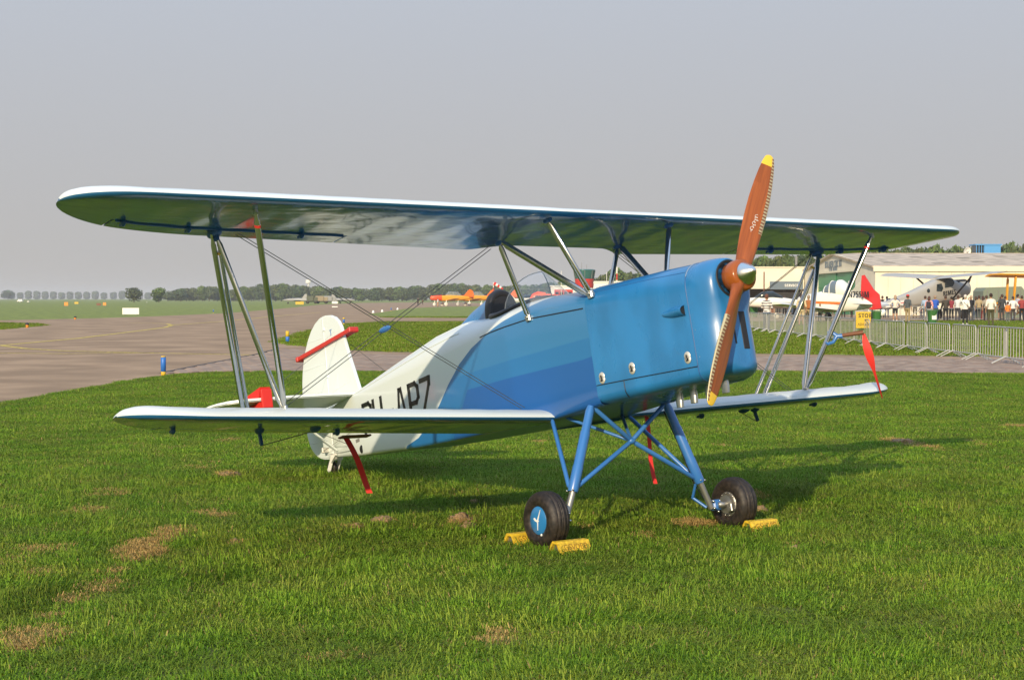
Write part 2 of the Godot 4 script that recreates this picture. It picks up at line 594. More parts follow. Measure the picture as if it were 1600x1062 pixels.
func wire(called: String, a: Vector3, b: Vector3, r := 0.0028):
	var k := MB.new()
	k.tube([a, b], r, 5)
	obj(called, k.mesh(M["wire"]), plane)

var UP_W := {"xl": 0.24, "xt": -0.73, "zl": 3.42, "zt": 2.75, "dl": 0.42, "dt": 0.55, "tip": 3.91, "y0": 2.298, "y1": 0.0, "t0": 2.293, "t1": 0.022, "tz": 0.5, "rise": 0.035, "cut": 0.15}
var LO_W := {"xl": -0.43, "xt": -1.41, "zl": 2.9, "zt": 2.35, "dl": 0.44, "dt": 0.54, "tip": 3.43, "y0": 0.952, "y1": 0.038, "t0": 1.015, "t1": 0.046, "tz": 0.0, "rise": 0.04}

func build_biplane():
	plane = Node3D.new()
	plane.name = "biplane"
	add_child(plane)
	plane.transform = Transform3D(PB, PO)
	tag(plane, "blue and ivory single seat biplane with wooden propeller parked on the grass", "aeroplane")
	# fuselage, with the cockpit cut out of the decking
	var fb := MB.new()
	fb.smooth()
	var xs := []
	var x := 0.14
	while x > -4.46:
		xs.append(x); x -= 0.04
	var secs := []
	for q in xs: secs.append(fus_section(q))
	var uvf = func(p): return Vector2((p.x + 4.7) / 5.0, (2.15 - p.y) / 1.3)
	var n = secs[0].size()
	for i in secs.size() - 1:
		for j in n:
			var k = (j + 1) % n
			var a = secs[i][j]; var b = secs[i][k]; var d = secs[i + 1][k]; var e = secs[i + 1][j]
			var ctr = (a + b + d + e) / 4.0
			if ctr.y > 1.7 and pow((ctr.x + 1.06) / 0.32, 2) + pow(ctr.z / 0.235, 2) < 1.0: continue
			fb.tri(a, b, d, uvf.call(a), uvf.call(b), uvf.call(d))
			fb.tri(a, d, e, uvf.call(a), uvf.call(d), uvf.call(e))
	fb.orient(0)
	var tail = fus_section(-4.44)
	fb.flat()
	for j in n: fb.tri(Vector3(-4.45, 1.6, 0), tail[j], tail[(j + 1) % n], Vector2(0.05, 0.4), Vector2(0.05, 0.4), Vector2(0.05, 0.4))
	var lm = mat("livery", Color(1, 1, 1), 0.3)
	lm.albedo_texture = livery(); lm.clearcoat_enabled = true; lm.clearcoat = 0.55; lm.clearcoat_roughness = 0.08
	var fus = obj("fuselage", fb.mesh(lm), plane)
	for sd in [1.0, -1.0]:
		for ang in [0.55, 1.05]:
			var rg := MB.new(); var rp2 := []
			for i in 30:
				var q = lerpf(-1.7, -4.3, i / 29.0)
				var yl = cv(YL, q); var yt = cv(YT, q)
				rp2.append(Vector3(q, yl + (yt - yl) * sin(ang) - 0.003, sd * fw(q) * pow(cos(ang), 0.92)))
			rg.tube(rp2, 0.0075, 6)
			obj("stringer", rg.mesh(M["ivory fabric"]), fus)
	# seam below the decking, firewall joint
	var sb := MB.new()
	for sd in [1, -1]:
		var pts := []
		for i in 24:
			var q = lerpf(0.1, -1.3, i / 23.0)
			pts.append(Vector3(q, cv(YL, q) - 0.004, sd * (fw(q) + 0.001)))
		sb.tube(pts, 0.0045, 5)
	obj("deck_seam", sb.mesh(M["black"]), fus)
	# cockpit
	var tub := MB.new()
	var tp := []
	for lv in [[1.0, 0.02], [0.97, -0.25], [0.9, -0.55]]:
		var ring := PackedVector3Array()
		for j in 28:
			var t = TAU * j / 28
			var px = -1.06 + cos(t) * 0.335 * lv[0]; var pz = sin(t) * 0.25 * lv[0]
			ring.append(Vector3(px, deck_y(px, pz) + lv[1] - 0.03, pz))
		tp.append(ring)
	tub.grid(tp, true)
	obj("cockpit_well", tub.mesh(M["black"]), fus)
	var rim := MB.new()
	var rp := []; 
	for j in 40:
		var t = TAU * j / 40
		var px = -1.06 + cos(t) * 0.335; var pz = sin(t) * 0.25
		rp.append(Vector3(px, deck_y(px, pz) + 0.004, pz))
	rim.tube(rp, 0.026, 10, 1.0, Vector3.UP, false, true)
	obj("cockpit_coaming", rim.mesh(M["leather"]), fus)
	# headrest with its fairing
	var fair := MB.new()
	var frs := []
	for i in 11:
		var t = i / 10.0
		var q = lerpf(-1.43, -2.05, t)
		var hh = lerpf(0.2, 0.004, pow(t, 0.85)); var ww = lerpf(0.135, 0.03, pow(t, 0.8))
		var row := PackedVector3Array()
		for j in 15:
			var a = PI * j / 14.0
			row.append(Vector3(q - 0.02 * sin(a), deck_y(q, 0) - 0.05 + (hh + 0.05) * pow(sin(a), 0.7), cos(a) * ww))
		frs.append(row)
	fair.grid(frs)
	obj("headrest_fairing", fair.mesh(M["blue paint"]), fus)
	var hr := MB.new()
	var hrs := []
	for lv in [[-1.375, 0.80], [-1.362, 0.94], [-1.375, 1.0], [-1.40, 1.04], [-1.44, 1.02]]:
		var row := PackedVector3Array()
		var cy = deck_y(-1.4, 0) - 0.06
		for j in 25:
			var a = PI * j / 24.0
			row.append(Vector3(lv[0], cy + (0.27 * pow(sin(a), 0.62)) * lv[1], cos(a) * 0.14 * lv[1]))
		hrs.append(row)
	hr.grid(hrs, false, true)
	obj("headrest", hr.mesh(M["leather"]), plane)
	# windscreen: a curved pane from the deck to a hoop
	var ws := MB.new(); var hoop := []
	var wrs := []
	for i in 9:
		var t = i / 8.0
		var row := PackedVector3Array()
		for j in 21:
			var a = PI * j / 20.0
			var px = lerpf(-0.50, -0.80, 1.0 - pow(1.0 - t, 1.5)) - 0.12 * absf(cos(a)) - 0.10 * t * absf(cos(a))
			var pz = cos(a) * lerpf(0.20, 0.235, t)
			var py = deck_y(px, pz) - 0.005 + 0.235 * sin(a) * sin(t * PI * 0.5)
			row.append(Vector3(px, py, pz))
			if i == 8: hoop.append(row[j])
		wrs.append(row)
	ws.grid(wrs)
	var wso = obj("windscreen", ws.mesh(M["glass"]), plane)
	var wf := MB.new()
	wf.tube(hoop, 0.004, 6)
	obj("windscreen_edge", wf.mesh(M["steel"]), wso)
	build_cowl()
	build_prop()
	# wings
	build_wing("upper_wing", UP_W, -3.909, 3.909, [[-3.5, -1.8], [1.8, 3.5]], [3.42, 2.96, 2.15], true)
	build_wing("lower_wing", LO_W, 0.335, 3.429, [[1.35, 3.05]], [2.95, 1.70], false)
	build_wing("lower_wing", LO_W, -0.335, -3.429, [[-1.35, -3.05]], [2.95, 1.70], false)
	for sd in [1.0, -1.0]:
		var Z = func(v): return Vector3(v.x, v.y, v.z * sd)
		var uf = Z.call(Vector3(0.054, 2.275, 2.745)); var ur = Z.call(Vector3(-0.566, 2.305, 2.749))
		var lf = Z.call(Vector3(-0.617, 1.128, 2.368)); var lr = Z.call(Vector3(-1.19, 1.16, 2.37))
		strut("interplane_strut", uf, lf, 0.0165, "chrome", 1.7)
		strut("interplane_strut", ur, lf + Vector3(-0.03, 0, 0), 0.0165, "chrome", 1.7)
		strut("interplane_strut", ur + Vector3(0, 0, 0.03 * sd), lr + Vector3(0, 0, 0.03 * sd), 0.0155, "chrome", 1.6)
		strut("aileron_pushrod", ur + Vector3(-0.05, 0, -0.035 * sd), lr + Vector3(-0.05, 0, -0.03 * sd), 0.0125, "chrome", 1.3)
		var ffit := MB.new()
		ffit.box(uf + Vector3(0, 0.0, 0), Vector3(0.045, 0.05, 0.02), Basis(), 0.004)
		obj("strut_fitting", ffit.mesh(M["steel"]), plane)
		var rfit := MB.new()
		rfit.ball(ur + Vector3(-0.02, 0.012, 0), Vector3(0.08, 0.032, 0.045))
		rfit.box(ur + Vector3(0, -0.02, 0), Vector3(0.05, 0.05, 0.03), Basis(), 0.006)
		obj("strut_fitting", rfit.mesh(M["dark blue"]), plane)
		for p in [lf, lr]:
			var fit := MB.new()
			fit.box(p + Vector3(0, 0.0, 0), Vector3(0.06, 0.05, 0.022), Basis(), 0.005)
			fit.tube([p + Vector3(0, 0.015, -0.02), p + Vector3(0, 0.015, 0.02)], 0.009, 8)
			obj("strut_fitting", fit.mesh(M["steel"]), plane)
		# coloured bands near the strut tops
		for e in [[uf, lf, M["red paint"], 0.07], [ur, lr, M["prop yellow"], 0.09]]:
			var bd := MB.new()
			var a0: Vector3 = e[0].lerp(e[1], e[3]); var a1: Vector3 = e[0].lerp(e[1], e[3] + 0.012)
			bd.tube([a0, a1], 0.0178, 12, 1.7, Vector3.RIGHT)
			obj("strut_band", bd.mesh(e[2]), plane)
		# cabane
		var cft = Z.call(Vector3(0.116, 2.262, 0.549)); var crt = Z.call(Vector3(-0.515, 2.285, 0.547))
		var cfb = Z.call(Vector3(0.2, 1.715, 0.335)); var crb = Z.call(Vector3(-0.56, 1.738, 0.35))
		strut("cabane_strut", cft, cfb, 0.0155, "chrome", 1.7)
		strut("cabane_strut", crt, crb, 0.0155, "chrome", 1.7)
		strut("cabane_strut", crt + Vector3(0.03, 0, 0), cfb + Vector3(-0.03, 0.0, 0), 0.017, "chrome", 1.6)
		for p in [cfb, crb]:
			var fit := MB.new()
			fit.box(p + Vector3(0, -0.005, 0.0), Vector3(0.055, 0.05, 0.03), Basis(), 0.006)
			fit.tube([p + Vector3(0, 0.0, -0.03), p + Vector3(0, 0, 0.03)], 0.011, 8)
			obj("cabane_fitting", fit.mesh(M["steel"]), plane)
		for p in [cft, crt]:
			var fit := MB.new()
			fit.ball(p + Vector3(0, 0.008, 0), Vector3(0.05, 0.022, 0.026))
			obj("cabane_fitting", fit.mesh(M["dark blue"]), plane)
		# bracing wires
		var wr = Z.call(Vector3(-0.62, 1.075, 0.47))
		for o in [-0.02, 0.02]:
			var off = Vector3(o, 0, 0)
			wire("flying_wire", ur + Vector3(0.06, -0.01, -0.12 * sd) + off, wr + off)
			wire("landing_wire", crt + Vector3(-0.09, 0.0, 0.02 * sd) + Vector3(0, o * 0.7, 0), lf + Vector3(-0.14, 0.02, -0.02 * sd) + Vector3(0, o * 0.7, 0))
		var jav := MB.new()
		var fwp0: Vector3 = ur + Vector3(0.06, -0.01, -0.12 * sd); var lw0: Vector3 = crt + Vector3(-0.09, 0, 0.02 * sd); var lw1: Vector3 = lf + Vector3(-0.14, 0.02, -0.02 * sd)
		var best := 1e9; var jp := Vector3.ZERO
		for i in 60:
			for j in 60:
				var p = fwp0.lerp(wr, i / 59.0); var q = lw0.lerp(lw1, j / 59.0)
				if p.distance_squared_to(q) < best: best = p.distance_squared_to(q); jp = (p + q) * 0.5
		jav.ball(jp, Vector3(0.085, 0.02, 0.022))
		obj("wire_javelin", jav.mesh(M["blue tube"]), plane)
		# aileron horn and cable under the lower wing
		var hp = wing_point(LO_W, 2.3 * sd, 0.77, false)
		var horn := MB.new()
		horn.box(hp + Vector3(0, -0.055, 0), Vector3(0.03, 0.11, 0.02), Basis(Vector3.BACK, 0.2), 0.004)
		horn.ball(hp, Vector3(0.05, 0.03, 0.03))
		var ho = obj("aileron_horn", horn.mesh(M["dark blue"]), plane)
		var pl := MB.new()
		pl.ball(wing_point(LO_W, 1.98 * sd, 0.55, false), Vector3(0.07, 0.03, 0.03))
		obj("pulley_cover", pl.mesh(M["dark blue"]), ho)
		wire("aileron_cable", hp + Vector3(0, -0.11, 0), wing_point(LO_W, 1.98 * sd, 0.6, false) + Vector3(0, -0.02, 0), 0.0035)
	build_tail()
	build_gear()
	# registration on the flank
	var glyphs = {"P": [[0, 0, 0, 1], [0, 1, 0.75, 1], [0.75, 1, 1, 0.88], [1, 0.88, 1, 0.6], [1, 0.6, 0.75, 0.47], [0.75, 0.47, 0, 0.47]], "H": [[0, 0, 0, 1], [1, 0, 1, 1], [0, 0.5, 1, 0.5]],
		"-": [[0.1, 0.5, 0.9, 0.5]], "A": [[0, 0, 0.38, 1], [0.38, 1, 0.62, 1], [0.62, 1, 1, 0], [0.16, 0.35, 0.84, 0.35]], "Z": [[0, 1, 1, 1], [1, 1, 0.95, 0.85], [0.95, 0.85, 0.05, 0.12], [0, 0, 1, 0], [0.05, 0.12, 0, 0]]}
	var spots = [["P", -3.66], ["H", -3.43], ["-", -3.19], ["A", -2.94], ["P", -2.675], ["Z", -2.44]]
	for sd in [1.0, -1.0]:
		for g in spots:
			var k := MB.new()
			for st in glyphs[g[0]]:
				var f = func(u, v):
					var px = g[1] + (0.17 * u if sd > 0 else 0.17 * (1.0 - u))
					var lift = 0.04 if g[1] < -3.3 else 0.0
					return Vector2(px, 1.388 + lift + (0.298 - lift) * v - 0.03 * (px + 3.0))
				var a: Vector2 = f.call(st[0], st[1]); var b: Vector2 = f.call(st[2], st[3])
				var d = (b - a).normalized() * 0.02; var nn = Vector2(-d.y, d.x) * (1.25 if absf(d.x) < 0.004 else 1.0)
				k.flat()
				var c4 = []
				for q in [a - d - nn, b + d - nn, b + d + nn, a - d + nn]: c4.append(Vector3(q.x, q.y, sd * (fw(q.x) + 0.003)))
				var c5 = []
				for q in c4: c5.append(q - Vector3(0, 0, 0.003 * sd))
				var from = k.v.size()
				k.quad(c4[0], c4[1], c4[2], c4[3])
				for e in 4: k.quad(c4[e], c4[(e + 1) % 4], c5[(e + 1) % 4], c5[e])
				k.quad(c5[3], c5[2], c5[1], c5[0])
				k.orient(from)
			obj("registration_letter", k.mesh(M["letter black"]), fus)
	# small placard and lifting-bar hole at the tail
	for sd in [1.0, -1.0]:
		var ph := MB.new()
		ph.lathe([Vector2(0, 0.002), Vector2(0.035, 0.002), Vector2(0.038, 0)], Vector3(-3.80, 1.335, sd * fw(-3.80)), Vector3(0, 0, sd), 18)
		obj("lifting_hole", ph.mesh(M["black"]), fus)
		var pl := MB.new()
		pl.box(Vector3(-3.86, 1.425, sd * (fw(-3.86) + 0.001)), Vector3(0.085, 0.03, 0.003), Basis(Vector3.UP, -0.084 * sd))
		obj("placard", pl.mesh(M["grey metal"]), fus)

func deck_y(x: float, z: float) -> float:
	var w = fw(x)
	var t = acos(clampf(pow(absf(z) / w, 1.0 / 0.92), 0, 1))
	return cv(YL, x) + (cv(YT, x) - cv(YL, x)) * sin(t)

const CW := [0.13, 0.352, 0.5, 0.312, 1.06, 0.216]
const CB := [0.13, 0.935, 0.52, 0.915, 1.06, 0.89]
const CT := [0.13, 1.805, 0.35, 1.778, 0.77, 1.737, 1.06, 1.70]
func cowl_section(x: float) -> Array:
	var w = cv(CW, x); var yb = cv(CB, x); var yt = cv(CT, x)
	var ys = yt - 0.2
	var half := []
	half.append(Vector2(0, yb)); half.append(Vector2(w * 0.45, yb + 0.004))
	for i in 6:
		var t = PI / 2 * i / 5.0
		half.append(Vector2(w - 0.09 + 0.09 * sin(t), yb + 0.07 - 0.062 * cos(t)))
	for i in range(1, 7): half.append(Vector2(w, lerpf(yb + 0.07, ys, i / 6.0)))
	for i in range(1, 15):
		var t = PI / 2 * i / 14.0
		half.append(Vector2(w * pow(maxf(0, cos(t)), 0.72), ys + (yt - ys) * pow(sin(t), 0.85)))
	return half
func mirror_ring(half: Array, x) -> PackedVector3Array:
	var r := PackedVector3Array()
	for i in half.size(): r.append(Vector3(x[i] if x is Array else x, half[i].y, half[i].x))
	for i in range(half.size() - 2, 0, -1): r.append(Vector3(x[i] if x is Array else x, half[i].y, -half[i].x))
	return r

func build_cowl():
	var k := MB.new()
	var rows := []
	for i in 25:
		var x = lerpf(0.13, 1.055, i / 24.0)
		rows.append(mirror_ring(cowl_section(x), x))
	# inner lip at the back
	var back := PackedVector3Array()
	for p in rows[0]: back.append(Vector3(0.131, lerpf(p.y, 1.35, 0.04), p.z * 0.95))
	k.grid([back, rows[0]], true)
	k.grid(rows, true)
	var cowl = obj("engine_cowling", k.mesh(M["blue paint"]), plane)
	# nose bowl, from the seam to a narrow front with a round lobe for the propeller shaft
	var nb := MB.new()
	var nr := []
	var half = cowl_section(1.062)
	var hub := 1.535
	var front := []
	for p in half:
		var y = lerpf(0.945, 1.668, (p.y - 0.89) / (1.70 - 0.89))
		var hw = 0.052 * clampf((y - 0.93) / 0.06, 0, 1)
		if y > 1.3:
			var t = clampf((y - 1.3) / 0.15, 0, 1)
			hw = lerpf(hw, 0.138, t * t * (3 - 2 * t))
		if y > hub: hw = sqrt(maxf(0.0, 0.138 * 0.138 - pow(y - hub, 2)))
		front.append(Vector2(p.x / 0.216 * hw, y))
	for i in 13:
		var th = PI / 2 * i / 12.0
		var ring := []
		for j in half.size():
			ring.append(half[j].lerp(front[j], pow(1.0 - cos(th), 0.9)))
		nr.append(mirror_ring(ring, 1.062 + 0.205 * sin(th)))
	nb.grid(nr, true)
	nb.smooth()
	var from = nb.v.size()
	for j in half.size() - 1:
		var a = Vector3(1.267, front[j].y, front[j].x); var b = Vector3(1.267, front[j + 1].y, front[j + 1].x)
		nb.quad(a, b, Vector3(b.x, b.y, -b.z), Vector3(a.x, a.y, -a.z))
	nb.orient(from)
	var nose = obj("nose_bowl", nb.mesh(M["blue paint"]), plane)
	var op := MB.new()
	op.lathe([Vector2(0.126, -0.004), Vector2(0.128, 0.004), Vector2(0.116, 0.005), Vector2(0.108, -0.001), Vector2(0.0, -0.001)], Vector3(1.268, hub, 0), Vector3.RIGHT, 36)
	obj("shaft_opening", op.mesh(M["black"]), nose)
	var sl := MB.new()
	sl.box(Vector3(1.267, 1.19, -0.04), Vector3(0.006, 0.25, 0.05), Basis(), 0.002)
	obj("air_slot", sl.mesh(M["black"]), nose)
	var s2 := MB.new()
	s2.box(Vector3(1.267, 1.15, 0.045), Vector3(0.006, 0.10, 0.014), Basis(), 0.002)
	obj("air_slot", s2.mesh(M["black"]), nose)
	var s3 := MB.new()
	s3.lathe([Vector2(0.03, -0.03), Vector2(0.032, 0.012), Vector2(0.024, 0.014), Vector2(0.02, 0.0), Vector2(0, 0.0)], Vector3(1.235, 1.05, 0.10), Vector3(1, 0, 0.5), 20)
	obj("breather_hole", s3.mesh(M["dark blue"]), nose)
	# seam ring
	var sr := MB.new()
	var ring = mirror_ring(cowl_section(1.0585), 1.0585)
	var pts := []
	for p in ring: pts.append(p)
	sr.tube(pts, 0.004, 5, 1.0, Vector3.RIGHT, false, true)
	obj("cowl_seam", sr.mesh(M["dark blue"]), cowl)
	var cs2 := MB.new()
	var h2 = cowl_section(1.0595)
	var cp := []
	for j in range(17, h2.size() - 3): cp.append(Vector3(1.0605, h2[j].y + 0.001, h2[j].x + 0.001))
	cs2.tube(cp, 0.006, 6)
	obj("seam_strip", cs2.mesh(M["chrome"]), cowl)
	# panel seams on both flanks
	for sd in [1.0, -1.0]:
		var ps := MB.new()
		var p1 := []; var p2 := []
		for i in 25:
			var x = lerpf(0.135, 1.055, i / 24.0)
			p1.append(Vector3(x, lerpf(1.075, 1.0, i / 24.0), sd * (cv(CW, x) + 0.0008)))
		ps.tube(p1, 0.0035, 5)
		var q := []
		for i in 8:
			var y = lerpf(1.05, 0.935, i / 7.0)
			q.append(Vector3(0.405, y, sd * (cv(CW, 0.405) + 0.001 - (0.03 * pow(clampf((0.985 - y) / 0.05, 0, 1), 2)))))
		ps.tube(q, 0.0035, 5)
		obj("panel_seam", ps.mesh(M["letter black"]), cowl)
		var hl := MB.new(); var hp := []
		for i in 24:
			var x = lerpf(0.15, 1.045, i / 23.0)
			var hh = cowl_section(x)[19]
			hp.append(Vector3(x, hh.y, sd * (hh.x + 0.0002)))
		hl.tube(hp, 0.0024, 5)
		obj("hinge_line", hl.mesh(M["dark blue"]), cowl)
		# rivets along the upper joint and the seam
		for i in 46:
			var x = lerpf(0.17, 1.03, i / 45.0)
			var r := MB.new()
			var half2 = cowl_section(x)
			var pp = half2[19]
			r.ball(Vector3(x, pp.y, sd * pp.x), Vector3(0.0035, 0.0035, 0.0025), Basis(), 6, 4)
			obj("rivet", r.mesh(M["blue tube"]), cowl)
		for i in 22:
			var r := MB.new()
			var y = lerpf(0.98, 1.52, i / 21.0)
			r.ball(Vector3(1.085, y, sd * 0.2125), Vector3(0.0035, 0.0035, 0.0025), Basis(), 6, 4)
			obj("rivet", r.mesh(M["fastener"] if i % 7 == 3 else M["blue tube"]), cowl)
		for i in 34:
			var r := MB.new()
			var y = lerpf(0.98, 1.60, i / 33.0)
			r.ball(Vector3(0.155, y, sd * cv(CW, 0.155)), Vector3(0.003, 0.003, 0.0025), Basis(), 6, 4)
			obj("rivet", r.mesh(M["blue tube"]), cowl)
		# latches
		for e in [[0.2, 1.115], [0.50, 1.115], [0.985, 1.075]]:
			var l := MB.new()
			var zz = sd * (cv(CW, e[0]) + 0.002)
			l.lathe([Vector2(0, 0.004), Vector2(0.026, 0.004), Vector2(0.029, 0.0)], Vector3(e[0], e[1] + 0.012, zz), Vector3(0.1, 0, sd), 20)
			l.lathe([Vector2(0, 0.004), Vector2(0.026, 0.004), Vector2(0.029, 0.0)], Vector3(e[0], e[1] - 0.012, zz), Vector3(0.1, 0, sd), 20)
			var la = obj("latch", l.mesh(M["fastener"]), cowl)
			var h := MB.new()
			h.box(Vector3(e[0], e[1] + 0.004, zz + 0.006 * sd), Vector3(0.012, 0.034, 0.006), Basis(Vector3.BACK, 0.3), 0.002)
			h.box(Vector3(e[0], e[1] - 0.018, zz + 0.006 * sd), Vector3(0.026, 0.01, 0.006), Basis(), 0.002)
			obj("latch_lever", h.mesh(M["black"]), la)
		# air scoop
		var sc := MB.new()
		var sx := []
		for i in 10:
			var t = i / 9.0
			var x = lerpf(0.82, 1.03, t)
			var hgt = 0.05 * sqrt(t); var rr = 0.034 * sqrt(minf(1.0, t * 2.0))
			var row := PackedVector3Array()
			for j in 13:
				var a = PI * j / 12.0
				row.append(Vector3(x, 1.40 - (x - 0.82) * 0.08 + cos(a) * rr, sd * (cv(CW, x) - 0.004 + hgt * sin(a))))
			sx.append(row)
		sc.grid(sx)
		var so = obj("air_scoop", sc.mesh(M["blue paint"]), cowl)
		var mo := MB.new()
		var row2 := PackedVector3Array()
		for p in sx[9]: row2.append(Vector3(1.022, 1.383 + (p.y - 1.383) * 0.85, sd * 0.2205 + (p.z - sd * 0.2205) * 0.85))
		mo.flat()
		for j in 12: mo.tri(Vector3(1.022, 1.383, sd * 0.219), row2[j], row2[j + 1])
		obj("scoop_mouth", mo.mesh(M["black"]), so)
	# four exhaust stubs under the nose
	for e in [[0.60, 0.03], [0.75, 0.03], [0.91, 0.03], [1.075, 0.03]]:
		var ex := MB.new()
		var a = Vector3(e[0] + 0.01, 0.95, e[1]); var b = Vector3(e[0], 0.815, e[1])
		ex.tube([a, a.lerp(b, 0.4), a.lerp(b, 0.7), b], [0.016, 0.021, 0.022, 0.02], 14, 1.5, Vector3.RIGHT, false)
		ex.tube([b, a.lerp(b, 0.8)], [0.018, 0.018], 14, 1.5, Vector3.RIGHT)
		obj("exhaust_stub", ex.mesh(M["steel"]), plane)

func build_prop():
	var hub := Vector3(1.364, 1.529, 0)
	var rad := Vector3(0, 0.8934, -0.4493)
	var ch := Vector3(0, 0.4493, 0.8934)
	var prop := Node3D.new(); prop.name = "propeller"; plane.add_child(prop)
	var bs := MB.new()
	bs.lathe([Vector2(0, -0.085), Vector2(0.085, -0.085), Vector2(0.102, -0.07), Vector2(0.108, -0.02), Vector2(0.104, 0.03), Vector2(0.092, 0.045), Vector2(0, 0.045)], hub, Vector3.RIGHT, 32)
	obj("hub", bs.mesh(M["wood"]), prop)
	var cs := [0.0, 0.10, 0.06, 0.105, 0.12, 0.115, 0.18, 0.125, 0.3, 0.142, 0.45, 0.152, 0.6, 0.15, 0.72, 0.134, 0.82, 0.112, 0.89, 0.088, 0.93, 0.066, 0.945, 0.048, 0.952, 0.02]
	var ts := [0.0, 0.12, 0.1, 0.095, 0.18, 0.062, 0.3, 0.042, 0.5, 0.028, 0.75, 0.017, 0.952, 0.006]
	var tw := [0.0, 0.62, 0.15, 0.52, 0.3, 0.42, 0.5, 0.33, 0.75, 0.25, 0.952, 0.2]
	for sd in [1.0, -1.0]:
		var k := MB.new(); var y := MB.new()
		var rows := []; var uvs := []; var yrows := []
		var at = func(r: float, j: int, grow: float):
			var c: float = cv(cs, r) * 0.5; var t: float = cv(ts, r) * 0.5 + grow; var b: float = cv(tw, r)
			var le = (-ch * sd * cos(b) + Vector3.RIGHT * sin(b)); var nn = Vector3.RIGHT * cos(b) + ch * sd * sin(b)
			var q = TAU * j / 24.0
			var f = cos(q)
			return hub + rad * sd * r + le * (f * (c + grow) + cv([0, 0, 0.3, 0.004, 0.952, 0.02], r)) + nn * (sin(q) * t * (0.85 + 0.3 * f) + 0.0)
		for i in 45:
			var r = lerpf(0.02, 0.951, i / 44.0)
			var row := PackedVector3Array(); var uv := []
			for j in 25:
				row.append(at.call(r, j, 0.0))
				uv.append(Vector2(cos(TAU * j / 24.0) * cv(cs, r) * 2.5 + 0.5 + sd * 0.2, r * 1.4))
			rows.append(row); uvs.append(uv)
		k.grid(rows, false, false, uvs)
		var bl = obj("blade", k.mesh(M["wood"]), prop)
		for i in 10:
			var r = lerpf(0.868, 0.953, i / 9.0)
			var row := PackedVector3Array()
			for j in 25: row.append(at.call(minf(r, 0.9525), j, 0.0012))
			yrows.append(row)
		y.grid(yrows, false, true)
		obj("blade_tip", y.mesh(M["prop yellow"]), bl)
		# metal sheath with its row of teeth along the leading edge
		var sh := MB.new(); var td := MB.new()
		var sr := []
		for i in 41:
			var r = lerpf(0.33, 0.935, i / 40.0)
			var row := PackedVector3Array()
			for j in range(-4, 5): row.append(at.call(r, j * 0.75, 0.0018) if false else sheath(hub, rad * sd, ch * sd, cs, ts, tw, r, j / 4.0, 0.0018))
			sr.append(row)
		sh.grid(sr)
		obj("edge_sheath", sh.mesh(M["brass"]), bl)
		for i in 24:
			var r = lerpf(0.335, 0.92, i / 23.0)
			for face in [1.0, -1.0]:
				td.flat()
				var a = sheath(hub, rad * sd, ch * sd, cs, ts, tw, r, 0.48 * face, 0.0032); var b = sheath(hub, rad * sd, ch * sd, cs, ts, tw, r + 0.0125, 0.48 * face, 0.0032)
				var d = sheath(hub, rad * sd, ch * sd, cs, ts, tw, r + 0.0125, 1.03 * face, 0.0032); var e = sheath(hub, rad * sd, ch * sd, cs, ts, tw, r, 1.03 * face, 0.0032)
				td.quad(a, b, d, e)
		obj("sheath_teeth", td.mesh(M["brown wood"]), bl, "stuff")
	# maker's script on the upper blade
	var sg := MB.new()
	var cur := []
	for i in 60:
		var t = i / 59.0
		cur.append(Vector2(-0.012 * sin(t * 40.0) * (1.0 - 0.4 * t) - 0.006 * sin(t * 17.0) + 0.02 - 0.02 * t, 0.46 - 0.13 * t + 0.008 * cos(t * 40.0)))
	var prev = null
	for p in cur:
		var r = p.y; var b = cv(tw, r)
		var le = (-ch * cos(b) + Vector3.RIGHT * sin(b)); var nn = Vector3.RIGHT * cos(b) + ch * sin(b)
		var q = hub + rad * r + le * p.x + nn * (cv(ts, r) * 0.425 + 0.003)
		if prev != null: sg.tube([prev, q], 0.0016, 4)
		prev = q
	sg.g = 0
	obj("maker_script", sg.mesh(M["white decal"]), prop)
	var sp := MB.new()
	sp.lathe([Vector2(0.0000, 0.0000), Vector2(0.0748, 0.0000), Vector2(0.0766, 0.0050), Vector2(0.0740, 0.0151), Vector2(0.0679, 0.0269), Vector2(0.0522, 0.0487), Vector2(0.0331, 0.0731), Vector2(0.0157, 0.0916), Vector2(0.0070, 0.0966), Vector2(0.0000, 0.0974)], hub + Vector3(0.043, 0, 0), Vector3.RIGHT, 40)
	obj("spinner", sp.mesh(M["spinner metal"]), prop)

func sheath(hub, rad, ch, cs, ts, tw, r: float, f: float, grow: float) -> Vector3:
	# a point on the blade's skin near the leading edge; F from -1 to 1 round the nose
	var c: float = cv(cs, r) * 0.5; var t: float = cv(ts, r) * 0.5; var b: float = cv(tw, r)
	var le = (-ch * cos(b) + Vector3.RIGHT * sin(b)); var nn = Vector3.RIGHT * cos(b) + ch * sin(b)
	var q = f * 0.95
	return hub + rad * r + le * (cos(q) * c + grow + cv([0, 0, 0.3, 0.004, 0.952, 0.02], r)) + nn * (sin(q) * t * (0.85 + 0.3 * cos(q)) + signf(f) * grow)

func outline_mb(a: Array, z: float, thick: float) -> MB:
	var k := MB.new()
	var o := PackedVector2Array()
	for i in range(0, a.size(), 2): o.append(Vector2(a[i], a[i + 1]))
	# bevelled: a thick middle and a thinner, slightly larger rim
	var inner = Geometry2D.offset_polygon(o, -0.012)
	k.plate(o, thick * 0.5, Transform3D(Basis(), Vector3(0, 0, z)))
	if inner.size(): k.plate(inner[0], thick, Transform3D(Basis(), Vector3(0, 0, z)))
	return k

